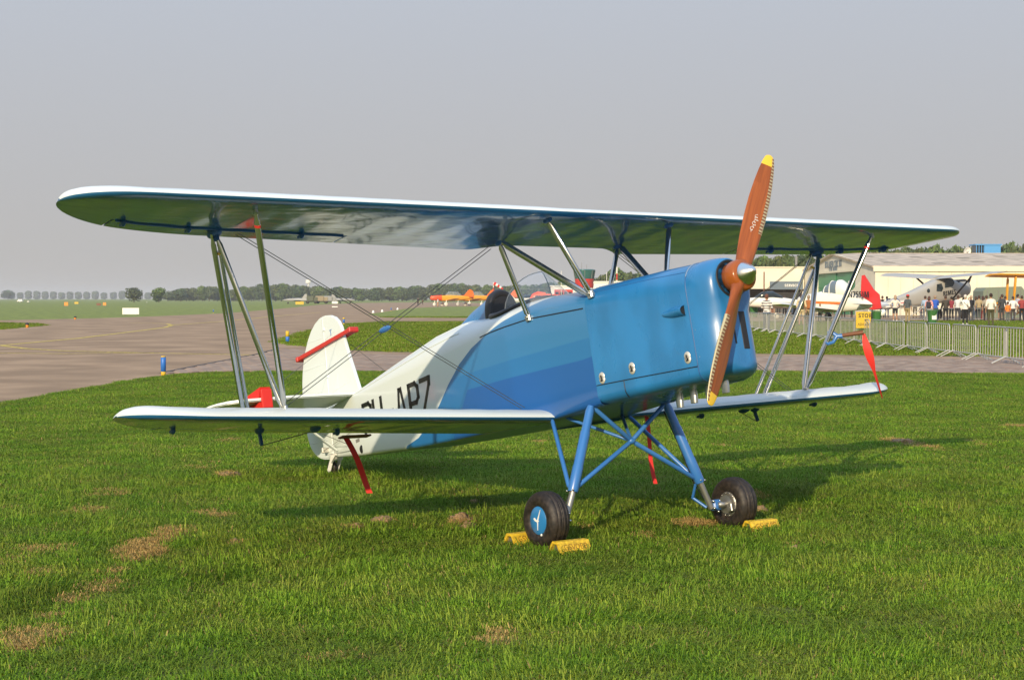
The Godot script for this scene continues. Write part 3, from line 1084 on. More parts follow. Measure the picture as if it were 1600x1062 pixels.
func build_tail():
	var iv = M["ivory fabric"]
	var fin = obj("fin", outline_mb([-3.84, 1.86, -3.968, 2.215, -4.034, 2.414, -4.066, 2.546, -4.105, 2.61, -4.17, 2.665, -4.26, 2.705, -4.36, 2.727, -4.425, 2.733, -4.44, 2.3, -4.485, 1.9, -4.485, 1.82, -3.9, 1.83], 0, 0.034).mesh(iv), plane)
	var rud = obj("rudder", outline_mb([-4.433, 2.733, -4.5, 2.731, -4.6, 2.705, -4.697, 2.658, -4.77, 2.6, -4.827, 2.542, -4.895, 2.46, -4.942, 2.376, -4.985, 2.28, -5.01, 2.197, -5.033, 2.08, -5.038, 1.978, -5.036, 1.8, -5.025, 1.665, -4.995, 1.58, -4.949, 1.518, -4.89, 1.465, -4.805, 1.423, -4.72, 1.398, -4.636, 1.384, -4.54, 1.378, -4.525, 1.5, -4.495, 1.85, -4.45, 2.3], 0, 0.03).mesh(iv), plane)
	var post := MB.new()
	post.tube([Vector3(-4.43, 2.72, 0), Vector3(-4.444, 2.3, 0), Vector3(-4.488, 1.88, 0), Vector3(-4.53, 1.4, 0)], 0.022, 10)
	obj("rudder_post", post.mesh(iv), fin)
	var sp2 := MB.new()
	sp2.tube([Vector3(-4.24, 2.69, 0), Vector3(-4.25, 2.2, 0), Vector3(-4.27, 1.84, 0)], 0.019, 8)
	obj("fin_rib", sp2.mesh(iv), fin)
	for e in [[2.55, -4.82], [2.3, -4.96], [2.05, -5.03], [1.8, -5.03], [1.58, -4.98]]:
		for sd in [1.0, -1.0]:
			var rt := MB.new()
			rt.tube([Vector3(-4.46 - (2.3 - e[0]) * 0.06, e[0] - 0.02, 0.0135 * sd), Vector3(e[1] + 0.02, e[0] + 0.01, 0.0135 * sd)], 0.0042, 6)
			obj("rib_tape", rt.mesh(iv), rud)
	for e in [[2.5, -4.18], [2.2, -4.09], [1.98, -3.98]]:
		for sd in [1.0, -1.0]:
			var rt := MB.new()
			rt.tube([Vector3(-4.42, e[0], 0.0155 * sd), Vector3(e[1], e[0] + 0.04, 0.0155 * sd)], 0.0042, 6)
			obj("rib_tape", rt.mesh(iv), fin)
	for y in [2.6, 2.15, 1.7, 1.46]:
		var hg := MB.new()
		hg.box(Vector3(-4.44 - (2.3 - y) * 0.08, y, 0), Vector3(0.045, 0.03, 0.052), Basis(), 0.004)
		obj("hinge", hg.mesh(M["ivory fabric"]), rud)
	var hn := MB.new()
	for sd in [1.0, -1.0]: hn.box(Vector3(-4.62, 1.47, 0.045 * sd), Vector3(0.03, 0.05, 0.07), Basis(), 0.004)
	obj("control_horn", hn.mesh(M["fastener"]), rud)
	var mark := MB.new()
	mark.box(Vector3(-4.28, 2.565, 0.019), Vector3(0.05, 0.005, 0.003)); mark.box(Vector3(-4.282, 2.535, 0.019), Vector3(0.007, 0.05, 0.003))
	obj("fin_emblem", mark.mesh(M["blue tube"]), fin)
	for sd in [1.0, -1.0]:
		var a := [-3.86, 0.05, -3.875, 0.3, -3.93, 0.71, -4.04, 1.10, -4.12, 1.22, -4.21, 1.285, -4.33, 1.32, -4.44, 1.32, -4.44, 0.05]
		var e := [-4.45, 1.32, -4.58, 1.30, -4.72, 1.22, -4.83, 1.08, -4.90, 0.85, -4.93, 0.55, -4.92, 0.3, -4.83, 0.14, -4.7, 0.07, -4.45, 0.05]
		var T = Basis(Vector3(1, 0, 0), Vector3(0, 0.0, sd), Vector3(0, 1, 0))
		for q in [["tailplane", a], ["elevator", e]]:
			var k := MB.new()
			var o := PackedVector2Array()
			for i in range(0, q[1].size(), 2): o.append(Vector2(q[1][i], q[1][i + 1]))
			k.plate(o, 0.016, Transform3D(T, Vector3(0, 1.862, 0)))
			var inner = Geometry2D.offset_polygon(o, -0.015)
			k.plate(inner[0], 0.03, Transform3D(T, Vector3(0, 1.862, 0)))
			obj(q[0], k.mesh(iv), plane)
		wire("tail_wire", Vector3(-4.15, 2.46, 0.02 * sd), Vector3(-4.3, 1.87, 0.9 * sd), 0.0022)
		wire("tail_wire", Vector3(-4.0, 1.4, 0.09 * sd), Vector3(-4.3, 1.85, 0.85 * sd), 0.003)
		wire("rudder_cable", Vector3(-4.62, 1.46, 0.07 * sd), Vector3(-3.7, 1.55, fw(-3.7) * sd), 0.002)
		wire("rudder_cable", Vector3(-4.6, 1.42, 0.05 * sd), Vector3(-4.0, 1.36, 0.09 * sd), 0.002)
		var stay := MB.new()
		stay.tube([Vector3(-4.35, 1.42, 0.06 * sd), Vector3(-4.3, 1.85, 0.62 * sd)], 0.011, 8, 1.5, Vector3.RIGHT)
		obj("tailplane_strut", stay.mesh(M["ivory fabric"]), plane)
	# tail wheel on its white fork
	var tw := Node3D.new(); tw.name = "tail_wheel"; plane.add_child(tw)
	var ty := MB.new()
	ty.lathe([Vector2(0.03, -0.02), Vector2(0.055, -0.024), Vector2(0.068, -0.016), Vector2(0.072, 0), Vector2(0.068, 0.016), Vector2(0.055, 0.024), Vector2(0.03, 0.02)], Vector3(-4.6, 1.296, 0), Vector3(0, 0, 1), 24)
	obj("tyre", ty.mesh(M["rubber"]), tw)
	var fk := MB.new()
	for sd in [1.0, -1.0]:
		fk.box(Vector3(-4.545, 1.325, 0.042 * sd), Vector3(0.058, 0.20, 0.008), Basis(Vector3.BACK, -0.75), 0.002)
	fk.box(Vector3(-4.49, 1.378, 0), Vector3(0.07, 0.035, 0.10), Basis(Vector3.BACK, -0.6), 0.004)
	fk.tube([Vector3(-4.49, 1.37, 0), Vector3(-4.47, 1.47, 0)], 0.028, 10)
	fk.tube([Vector3(-4.48, 1.43, 0.0), Vector3(-4.18, 1.36, 0.05)], 0.014, 8)
	fk.tube([Vector3(-4.48, 1.43, 0.0), Vector3(-4.18, 1.36, -0.05)], 0.014, 8)
	fk.box(Vector3(-4.42, 1.36, 0.07), Vector3(0.12, 0.02, 0.02), Basis(Vector3.BACK, 0.5))
	obj("fork", fk.mesh(M["white paint"]), tw)

func build_gear():
	var cj := Vector3(-0.02, 0.70, 0.0)
	for sd in [1.0, -1.0]:
		var Z = func(v): return Vector3(v.x, v.y, v.z * sd)
		var lt = Z.call(Vector3(0.015, 0.955, 0.338)); var lb = Z.call(Vector3(-0.026, 0.372, 0.57)); var ax = Z.call(Vector3(-0.04, 0.20, 0.645))
		var leg := MB.new()
		leg.tube([lt, lt.lerp(lb, 0.06), lt.lerp(lb, 0.30), lt.lerp(lb, 0.31), lb.lerp(lt, 0.30), lb.lerp(lt, 0.29), lb.lerp(lt, 0.03), lb], [0.022, 0.031, 0.031, 0.0345, 0.0345, 0.037, 0.037, 0.033], 16)
		var lo = obj("main_leg", leg.mesh(M["blue tube"]), plane)
		for j in 4:
			var bt := MB.new()
			var q = TAU * j / 4 + 0.5
			bt.ball(lb + Vector3(cos(q) * 0.038, 0.012, sin(q) * 0.038), Vector3(0.008, 0.008, 0.008), Basis(), 8, 5)
			obj("bolt", bt.mesh(M["chrome"]), lo)
		var ol := MB.new()
		ol.tube([lb, ax + (ax - lb) * 0.12], 0.0225, 14)
		obj("oleo", ol.mesh(M["dull steel"]), lo)
		strut("rear_brace", Z.call(Vector3(-0.46, 0.965, 0.345)), lb + Vector3(-0.03, 0.02, 0), 0.016, "blue tube")
		strut("cross_brace", lt + Vector3(0, -0.01, -0.02 * sd), cj, 0.0165, "blue tube")
		strut("cross_brace", cj, lb + Vector3(0, 0.02, -0.02 * sd), 0.0165, "blue tube")
		strut("cross_brace", Z.call(Vector3(-0.42, 0.96, 0.26)), cj, 0.012, "blue tube")
		var bl := MB.new()
		bl.tube([lt + Vector3(-0.03, -0.05, -0.01 * sd), lt.lerp(lb, 0.5) + Vector3(-0.038, 0, -0.012 * sd), lb + Vector3(-0.045, 0.0, -0.02 * sd), ax + Vector3(-0.06, 0.06, 0.0), ax + Vector3(-0.02, -0.03, 0.08 * sd)], 0.0045, 6)
		obj("brake_line", bl.mesh(M["black"]), lo)
		# torque link
		var tl := MB.new()
		var k0 = lb + Vector3(-0.03, -0.01, -0.02 * sd); var k1 = lb.lerp(ax, 0.45) + Vector3(-0.10, -0.02, -0.035 * sd); var k2 = ax + Vector3(-0.02, -0.01, -0.02 * sd)
		tl.tube([k0, k1], 0.011, 8); tl.tube([k1, k2], 0.011, 8)
		obj("torque_link", tl.mesh(M["blue tube"]), lo)
		var br := MB.new()
		br.box(ax + Vector3(0, 0.0, 0.045 * sd), Vector3(0.07, 0.075, 0.07), Basis(), 0.01)
		obj("axle_bracket", br.mesh(M["blue tube"]), lo)
		for e in [Vector3(0.02, 0.025, 0.0), Vector3(0.02, -0.025, 0.0), Vector3(-0.02, 0.025, 0.06), Vector3(0.0, -0.05, 0.05)]:
			var bt := MB.new()
			bt.ball(ax + Vector3(e.x + 0.02, e.y, e.z * sd), Vector3(0.011, 0.011, 0.011), Basis(), 8, 5)
			obj("bolt", bt.mesh(M["chrome"]), lo)
		# wheel
		var wc = Z.call(Vector3(0, 0.195, 0.838))
		var wh := Node3D.new(); wh.name = "wheel"; plane.add_child(wh, true)
		wh.position = wc
		var ty := MB.new()
		var pr := []
		var prof = [[0.088, -0.058], [0.098, -0.07], [0.125, -0.081], [0.152, -0.08], [0.172, -0.07], [0.184, -0.056], [0.1905, -0.042], [0.191, -0.0385], [0.188, -0.037], [0.188, -0.034], [0.193, -0.032], [0.195, -0.012], [0.1945, -0.009], [0.1915, -0.0075], [0.1915, -0.0045], [0.195, -0.003]]
		for p in prof: pr.append(Vector2(p[0], p[1]))
		for i in range(prof.size() - 1, -1, -1): pr.append(Vector2(prof[i][0], -prof[i][1]))
		ty.lathe(pr, Vector3.ZERO, Vector3(0, 0, 1), 56)
		obj("tyre", ty.mesh(M["rubber"]), wh)
		var cap := MB.new()
		cap.lathe([Vector2(0.098, 0.052), Vector2(0.096, 0.066), Vector2(0.09, 0.07), Vector2(0.05, 0.0735), Vector2(0, 0.0745)], Vector3.ZERO, Vector3(0, 0, sd), 36)
		var co = obj("hub_cap", cap.mesh(M["blue paint"]), wh)
		# the white heron on the cap
		var bd := MB.new()
		var B2 = Basis(Vector3(sd, 0, 0), Vector3(0, 1, 0), Vector3(0, 0, sd))
		var tf = Transform3D(B2, Vector3(0, 0, 0.0755 * sd))
		bd.plate(PackedVector2Array([Vector2(-0.04, 0.02), Vector2(-0.028, 0.024), Vector2(-0.008, 0.006), Vector2(0.012, 0.002), Vector2(0.018, -0.008), Vector2(0.004, -0.012), Vector2(-0.012, -0.006), Vector2(-0.03, 0.004)]), 0.003, tf)
		bd.plate(PackedVector2Array([Vector2(0.0, 0.004), Vector2(0.05, 0.066), Vector2(0.054, 0.066), Vector2(0.012, 0.0)]), 0.0028, tf)
		bd.plate(PackedVector2Array([Vector2(-0.002, -0.006), Vector2(-0.012, -0.062), Vector2(-0.008, -0.064), Vector2(0.008, -0.008)]), 0.0028, tf)
		obj("bird_emblem", bd.mesh(M["white decal"]), co)
		var bk := MB.new()
		bk.lathe([Vector2(0.094, 0.05), Vector2(0.091, 0.062), Vector2(0.079, 0.067)], Vector3.ZERO, Vector3(0, 0, -sd), 36)
		bk.lathe([Vector2(0.079, 0.067), Vector2(0.074, 0.058), Vector2(0.068, 0.058)], Vector3.ZERO, Vector3(0, 0, -sd), 36)
		bk.lathe([Vector2(0.068, 0.058), Vector2(0.067, 0.082)], Vector3.ZERO, Vector3(0, 0, -sd), 36)
		bk.lathe([Vector2(0.067, 0.082), Vector2(0.022, 0.083)], Vector3.ZERO, Vector3(0, 0, -sd), 36)
		bk.lathe([Vector2(0.022, 0.083), Vector2(0.021, 0.15), Vector2(0, 0.15)], Vector3.ZERO, Vector3(0, 0, -sd), 20)
		bk.box(Vector3(0.055, -0.03, -0.085 * sd), Vector3(0.05, 0.06, 0.035), Basis(), 0.005)
		var bo = obj("brake_drum", bk.mesh(M["dull steel"]), wh)
		for j in 12:
			var bt := MB.new()
			var q = TAU * j / 12
			bt.ball(Vector3(cos(q) * 0.084, sin(q) * 0.084, -0.066 * sd), Vector3(0.006, 0.006, 0.005), Basis(), 7, 4)
			obj("bolt", bt.mesh(M["chrome"]), bo)
		var vl := MB.new()
		vl.ball(Vector3(0.03, -0.1, 0.078 * sd), Vector3(0.009, 0.009, 0.007), Basis(), 8, 5)
		obj("valve", vl.mesh(M["white decal"]), wh)
	var jt := MB.new()
	jt.ball(cj, Vector3(0.026, 0.024, 0.03))
	obj("brace_joint", jt.mesh(M["blue tube"]), plane)

# ---------------------------------------------------------------- ground
var islands := []
var near_edge: PackedVector2Array
func sheet(called: String, poly: PackedVector2Array, y: float, m: Material, parent: Node = self, kind := "structure") -> MeshInstance3D:
	var k := MB.new()
	k.flat()
	var ix = Geometry2D.triangulate_polygon(poly)
	for i in range(0, ix.size(), 3):
		var a = poly[ix[i]]; var b = poly[ix[i + 1]]; var d = poly[ix[i + 2]]
		if (b - a).cross(d - a) < 0: var t = b; b = d; d = t
		k.tri(Vector3(a.x, y, a.y), Vector3(b.x, y, b.y), Vector3(d.x, y, d.y))
	return obj(called, k.mesh(m), parent, kind)

func wobble(p: PackedVector2Array, step: float, amp: float, sd: int) -> PackedVector2Array:
	var n := FastNoiseLite.new(); n.seed = sd; n.frequency = 0.9
	var r := PackedVector2Array()
	for i in p.size():
		var a = p[i]; var b = p[(i + 1) % p.size()]
		var m = clampi(int(a.distance_to(b) / step), 1, 60)
		for j in m:
			var q = a.lerp(b, float(j) / m)
			var nn = (b - a).normalized().orthogonal()
			r.append(q + nn * n.get_noise_2d(q.x, q.y) * amp)
	return r

func line_strip(pts: Array, w: float, y: float) -> MB:
	var k := MB.new(); k.flat()
	var g := []
	for i in range(0, pts.size(), 2): g.append(gp2(pts[i], pts[i + 1]))
	var L := []; var R := []
	for i in g.size():
		var d = (g[mini(i + 1, g.size() - 1)] - g[maxi(i - 1, 0)]).normalized().orthogonal() * w * 0.5
		L.append(Vector3(g[i].x + d.x, y, g[i].y + d.y)); R.append(Vector3(g[i].x - d.x, y, g[i].y - d.y))
	for i in g.size() - 1:
		k.quad(L[i], L[i + 1], R[i + 1], R[i])
	for i in range(0, k.v.size(), 3):
		if (k.v[i + 1] - k.v[i]).cross(k.v[i + 2] - k.v[i]).y > 0: var t = k.v[i + 1]; k.v[i + 1] = k.v[i + 2]; k.v[i + 2] = t
	return k

func build_ground():
	var big := PackedVector2Array([Vector2(-2600, 120), Vector2(2600, 120), Vector2(2600, -4200), Vector2(-2600, -4200)])
	sheet("ground", big, 0.0, M["grass ground"])
	# the mown lawn the aeroplane stands on: gently uneven
	var near := MB.new()
	var nz := FastNoiseLite.new(); nz.seed = 8; nz.frequency = 0.35
	var rows := []
	for i in 60:
		var z = lerpf(6.0, -24.0, i / 59.0)
		var row := PackedVector3Array()
		for j in 70:
			var x = lerpf(-17.0, 18.0, j / 69.0)
			row.append(Vector3(x, 0.004 + 0.004 * nz.get_noise_2d(x, z), z))
		rows.append(row)
	near.grid_open(rows, true)
	obj("lawn", near.mesh(M["near soil"]), self, "structure")
	# taxiway and apron
	var edge := [-260, 690, -120, 660, 0, 632, 60, 621, 120, 611, 180, 600, 240, 590, 300, 585, 340, 583, 450, 582, 700, 582, 1000, 581, 1400, 583, 1700, 588, 2300, 600]
	near_edge = gpoly(edge)
	var ap = edge.duplicate()
	ap.append_array([2300, 476, 1700, 477.5, 1200, 478, 900, 474.5, 760, 474, 720, 472.2, 640, 472.4, 560, 473.2, 500, 476, 430, 483, 350, 489.5, 245, 494, 160, 497, 0, 500.5, -260, 503])
	sheet("taxiway", wobble(gpoly(ap), 0.5, 0.16, 3), 0.008, M["asphalt"])
	# islands of grass
	for e in [["grass_island", [432, 534.5, 450, 528, 470, 521, 530, 507, 600, 503.3, 745, 503, 1170, 503, 1700, 501, 2300, 501, 2300, 563, 1700, 559, 1400, 556, 1170, 553, 620, 550.5, 540, 547, 470, 541, 440, 537]],
			["grass_island", [575, 491, 640, 481.5, 700, 479, 900, 477.5, 1060, 478, 1060, 496, 760, 497, 600, 496]],
			["grass_island", [-260, 506, 0, 505, 50, 506, 70, 508, 50, 510.5, 0, 515, -260, 524]]]:
		var p = wobble(gpoly(e[1]), 0.8, 0.12, 5)
		islands.append(p)
		sheet(e[0], p, 0.014, M["grass ground"])
	# yellow taxi lines
	for e in [[[-120, 547, 0, 540, 120, 529, 225, 516, 258, 511.5, 268, 508.5, 262, 506, 240, 505, 200, 504.5]], [[0, 540, 40, 545, 100, 548.5, 240, 552, 400, 555, 560, 558]], [[-60, 551.5, 100, 553, 240, 551.5]], [[262, 508.5, 350, 502, 430, 494, 500, 488]]]:
		obj("taxi_line", line_strip(e[0], 0.26, 0.013).mesh(M["yellow line"]), get_node("taxiway"))
	var jn = line_strip([250, 584, 300, 574, 340, 566, 400, 554.5, 436, 545], 0.09, 0.0265)
	obj("paving_joint", jn.mesh(M["black"]), get_node("taxiway"))
	# brick paving between the joint and the barriers
	var pav = gpoly([254, 584.5, 304, 574, 344, 566, 404, 554.5, 438, 545.5, 470, 547, 540, 552.5, 620, 555, 1170, 557.5, 1400, 560.5, 1620, 563.5, 1620, 585, 1400, 581.5, 1000, 579.5, 700, 580.5, 450, 580.5, 340, 581.5])
	sheet("brick_paving", pav, 0.0095, M["soil"])
	var bmb := MB.new(); bmb.box(Vector3.ZERO, Vector3(0.19, 0.03, 0.385), Basis(), 0.008)
	var buf := PackedFloat32Array()
	var lo := Vector2(1e9, 1e9); var hi := Vector2(-1e9, -1e9)
	for q in pav: lo = lo.min(q); hi = hi.max(q)
	var ang = 0.55
	var cs = cos(ang); var sn = sin(ang)
	var r2 := RandomNumberGenerator.new(); r2.seed = 12
	var ctr = (lo + hi) * 0.5
	var ext = (hi - lo).length() * 0.5
	var cnt := 0
	var i0 = int(ext / 0.2)
	for i in range(-i0, i0):
		for j in range(-i0 / 2, i0 / 2):
			var q = Vector2(i * 0.2, j * 0.4 + (0.2 if i & 1 else 0.0))
			var w = ctr + Vector2(q.x * cs - q.y * sn, q.x * sn + q.y * cs)
			if w.x < lo.x or w.x > hi.x or w.y < lo.y or w.y > hi.y: continue
			if not Geometry2D.is_point_in_polygon(w, pav): continue
			var hgt = 0.007 + r2.randf_range(0, 0.004)
			var t = r2.randf_range(0.72, 1.15)
			var br = Color(0.30 * t, 0.215 * t, 0.155 * t)
			if r2.randf() < 0.25: br = Color(0.265 * t, 0.175 * t, 0.12 * t)
			buf.append_array([cs, 0, -sn, w.x, 0, 1, 0, hgt, sn, 0, cs, w.y, br.r, br.g, br.b, 1.0])
			cnt += 1
	multi("paving_bricks", bmb.mesh(M["paving brick"]), buf, cnt, get_node("brick_paving"))

func multi(called: String, mesh: Mesh, buf: PackedFloat32Array, n: int, parent: Node = self) -> MultiMeshInstance3D:
	var mm := MultiMesh.new()
	mm.transform_format = MultiMesh.TRANSFORM_3D
	mm.use_colors = true
	mm.mesh = mesh
	mm.instance_count = n
	mm.buffer = buf
	var o := MultiMeshInstance3D.new()
	o.name = called
	o.multimesh = mm
	parent.add_child(o, true)
	o.set_meta("kind", "stuff")
	return o

# ---------------------------------------------------------------- grass blades
func tuft(sd: int, blades: int, rad: float, h0: float, h1: float, wid: float, dry: float, flatness: float) -> ArrayMesh:
	var r := RandomNumberGenerator.new(); r.seed = sd
	var k := MB.new()
	for i in blades:
		var a = r.randf() * TAU; var d = sqrt(r.randf()) * rad
		var p = Vector3(cos(a) * d, 0, sin(a) * d)
		var h = r.randf_range(h0, h1)
		var la = r.randf() * TAU
		var ln = r.randf_range(0.15, 0.75) * h * flatness
		var side = Vector3(cos(la + PI / 2 + r.randf_range(-0.8, 0.8)), 0, sin(la + PI / 2)).normalized() * wid * 0.5
		var lean = Vector3(cos(la), 0, sin(la)) * ln
		var m = p + lean * 0.35 + Vector3(0, h * 0.6, 0)
		var e = p + lean + Vector3(0, h * maxf(0.25, 1.0 - 0.25 * flatness), 0)
		var t = r.randf_range(0.78, 1.2)
		k.col = Color(0.138 * t, 0.236 * t, 0.020 * t)
		if r.randf() < 0.3: k.col = Color(0.205 * t, 0.292 * t, 0.032 * t)
		if r.randf() < dry: k.col = Color(0.42 * t, 0.29 * t, 0.13 * t) if dry > 0.5 else Color(0.27 * t, 0.21 * t, 0.07 * t)
		k.g = i + 1
		k.quad(p - side, p + side, m + side * 0.8, m - side * 0.8)
		k.tri(m - side * 0.8, m + side * 0.8, e)
	return k.mesh(M["vc grass"])

const PATCHES := [[205, 878, 26, 10, 0.6], [180, 900, 26, 9, 0.6], [115, 942, 24, 8, 0.6], [92, 968, 24, 9, 0.65], [290, 832, 20, 8, 0.6], [330, 730, 30, 5, 0.4], [130, 800, 40, 6, 0.35], [60, 900, 26, 7, 0.5], [10, 880, 26, 8, 0.5], [240, 855, 48, 20, 0.75], [262, 838, 24, 10, 0.9], [150, 920, 40, 12, 0.55], [50, 1000, 46, 22, 0.7], [30, 1022, 30, 12, 0.7], [725, 822, 22, 13, 0.95], [735, 829, 14, 8, 1.0], [775, 1000, 24, 15, 0.75], [1090, 823, 36, 7, 0.8], [1012, 843, 28, 6, 0.75], [600, 817, 17, 6, 0.85], [556, 826, 12, 5, 0.6], [620, 839, 12, 4, 0.6], [1240, 861, 13, 5, 0.8], [1410, 694, 30, 6, 0.65], [1450, 703, 18, 6, 0.7], [357, 746, 18, 5, 0.8], [355, 690, 16, 4, 0.6], [1590, 669, 22, 3, 0.9], [368, 852, 14, 6, 0.65], [85, 965, 30, 6, 0.45], [1200, 640, 30, 4, 0.3], [1050, 920, 22, 12, 0.4], [845, 693, 13, 4, 0.5], [335, 801, 40, 12, 0.35], [80, 860, 50, 9, 0.4], [180, 770, 40, 8, 0.3], [1185, 780, 14, 16, 0.7], [1420, 860, 30, 9, 0.25], [1530, 695, 20, 6, 0.35], [1130, 700, 14, 4, 0.5], [640, 700, 14, 3, 0.6], [520, 1030, 40, 10, 0.25], [900, 830, 30, 5, 0.4]]
const DARK := [[1062, 833, 30, 10], [742, 787, 14, 10], [345, 905, 40, 16], [60, 940, 60, 30]]

func build_grass():
	var pat := []
	for q in PATCHES:
		var c = gp2(q[0], q[1])
		var rx = q[2] / FOC * -gp(q[0], q[1]).z
		var rz = absf(gp(q[0], q[1] - q[3]).z - gp(q[0], q[1] + q[3]).z) * 0.5
		var gk = 0.92 if q[2] >= 20 else 0.75
		pat.append([c, rx * gk, rz * gk, minf(1.0, q[4] * 1.15)])
	var DARK_AT := []
	for q in DARK:
		var c = gp2(q[0], q[1])
		DARK_AT.append([c, q[2] / FOC * -gp(q[0], q[1]).z, absf(gp(q[0], q[1] - q[3]).z - gp(q[0], q[1] + q[3]).z) * 0.5])
	var nz := FastNoiseLite.new(); nz.seed = 21; nz.frequency = 0.55; nz.fractal_octaves = 3
	var n3 := FastNoiseLite.new(); n3.seed = 23; n3.frequency = 4.5; n3.fractal_octaves = 2
	var n2 := FastNoiseLite.new(); n2.seed = 22; n2.frequency = 1.6; n2.fractal_octaves = 2
	var r := RandomNumberGenerator.new(); r.seed = 99
	var kinds := 6
	var bufs := []; var ns := []
	for i in kinds: bufs.append(PackedFloat32Array()); ns.append(0)
	var dry := PackedFloat32Array(); var nd := 0
	var total := 220000
	for i in total:
		# even density over the wedge the camera sees, a little denser near it
		var u = r.randf()
		var d = pow(lerpf(pow(4.9, 1.45), pow(37.0, 1.45), u), 1.0 / 1.45)
		var half = 0.36 * d + 1.4
		var x = r.randf_range(-half, half)
		var z = -d
		# the lawn ends at the asphalt
		var w = Vector2(x, z)
		if d > 22.0 and not lawn_side(w + Vector2(0, 0.12 * n2.get_noise_2d(x * 3.0, z * 3.0) + r.randf_range(-0.06, 0.16))): continue
		var nv = nz.get_noise_2d(x, z); var nv2 = n2.get_noise_2d(x, z)
		var bare := 0.0
		for q in pat:
			var dd = w - q[0]
			var t = pow(dd.x / q[1], 2) + pow(dd.y / q[2], 2)
			t += nv2 * 1.3 + n3.get_noise_2d(x, z) * 1.5
			if t < 1.4: bare = maxf(bare, q[3] * smoothstep(1.4, 0.5, t))
		if r.randf() < bare * 1.15 and bare > 0.08:
			if r.randf() < 0.3:
				var a = r.randf() * TAU; var sc = r.randf_range(0.5, 1.0) * (1.0 + d * 0.012)
				var t = r.randf_range(0.8, 1.25)
				var hs = sc * r.randf_range(0.4, 1.0)
				dry.append_array([cos(a) * sc, 0, sin(a) * sc, x, 0, hs, 0, 0.004 + 0.02 * bare * r.randf(), -sin(a) * sc, 0, cos(a) * sc, z, t * 1.12, t * 1.06, t * 0.86, 1])
				nd += 1
			continue
		var sc = r.randf_range(0.75, 1.2) * (1.0 + d * 0.011)
		var hgt = sc * clampf(0.95 + nv * 0.55 + nv2 * 0.3, 0.45, 1.6)
		var a = r.randf() * TAU
		var dk := 0.0
		for q in DARK_AT:
			var dd = w - q[0]
			var t = pow(dd.x / q[1], 2) + pow(dd.y / q[2], 2) + nv2 * 0.8
			dk = maxf(dk, smoothstep(1.5, 0.2, t))
		hgt *= 1.0 + 0.55 * dk
		var tone = clampf(1.0 + nv * 0.26 + nv2 * 0.16, 0.55, 1.4) * r.randf_range(0.82, 1.18) * (1.0 - 0.25 * dk)
		var yel = clampf(0.5 - nv2 * 0.9 + nv * 0.3, 0, 1)
		var cr = tone * lerpf(0.9, 1.35, yel); var cg = tone * lerpf(0.98, 1.08, yel); var cb = tone * lerpf(0.9, 1.5, yel)
		var kd = r.randi() % (kinds - 1)
		if d < 15.0 and r.randf() < 0.16: kd = kinds - 1
		# tufts lean together where the wind or the mower laid them
		var lx = 0.6 * n2.get_noise_2d(x * 0.6 + 50.0, z * 0.6); var lz = 0.6 * n2.get_noise_2d(x * 0.6, z * 0.6 + 80.0)
		bufs[kd].append_array([cos(a) * sc, lx * hgt, sin(a) * sc, x, 0, hgt, 0, 0.003, -sin(a) * sc, lz * hgt, cos(a) * sc, z, cr, cg, cb, 1])
		ns[kd] += 1
	for q in pat:
		var n = int(clampf(q[1] * q[2] * 4200.0 * q[3], 12, 1500))
		for i in n:
			var a0 = r.randf() * TAU; var rr = sqrt(r.randf()) * 1.05
			var w = q[0] + Vector2(cos(a0) * q[1], sin(a0) * q[2]) * rr
			var t0 = rr * rr + n2.get_noise_2d(w.x, w.y) * 1.3 + n3.get_noise_2d(w.x, w.y) * 1.5
			if t0 > 1.0: continue
			var a = r.randf() * TAU; var sc = r.randf_range(0.5, 1.0) * (1.0 - w.y * 0.012); var t = r.randf_range(0.75, 1.2)
			var hs = sc * r.randf_range(0.5, 1.2)
			dry.append_array([cos(a) * sc, 0, sin(a) * sc, w.x, 0, hs, 0, 0.006 + 0.05 * q[3] * clampf(1.0 - t0, 0, 1) * r.randf(), -sin(a) * sc, 0, cos(a) * sc, w.y, t * 1.12, t * 1.06, t * 0.86, 1])
			nd += 1
	for i in kinds:
		if i == kinds - 1:
			multi("grass", tuft(330, 9, 0.10, 0.06, 0.115, 0.0036, 0.015, 2.0), bufs[i], ns[i])
			continue
		multi("grass", tuft(300 + i, 20, 0.09, 0.02, 0.06, 0.0048, 0.025, 2.3), bufs[i], ns[i])
	multi("dry_grass", tuft(400, 14, 0.08, 0.014, 0.036, 0.004, 1.0, 2.8), dry, nd)
	# coarser grass on the islands beyond the paving
	var fb := PackedFloat32Array(); var nf := 0
	for i in 100000:
		var d = pow(lerpf(pow(44.0, 1.3), pow(140.0, 1.3), r.randf()), 1.0 / 1.3)
		var x = r.randf_range(-0.36 * d - 2, 0.36 * d + 2)
		var w = Vector2(x, -d)
		var inside = false
		for p in islands:
			if Geometry2D.is_point_in_polygon(w, p): inside = true; break
		if not inside: continue
		var sc = r.randf_range(1.3, 2.2) * (0.7 + d * 0.008); var a = r.randf() * TAU
		var hh = sc * (0.75 + 0.3 * nz.get_noise_2d(x * 0.4, d * 0.4)) * 0.7
		var tone = r.randf_range(0.95, 1.25) * (1.0 + 0.25 * nz.get_noise_2d(x * 0.3, d * 0.3)) * 0.85
		fb.append_array([cos(a) * sc, 0, sin(a) * sc, x, 0, hh, 0, 0.012, -sin(a) * sc, 0, cos(a) * sc, -d, tone, tone * 0.92, tone * 0.9, 1])
		nf += 1
	multi("grass", tuft(500, 26, 0.16, 0.03, 0.075, 0.009, 0.04, 1.0), fb, nf)

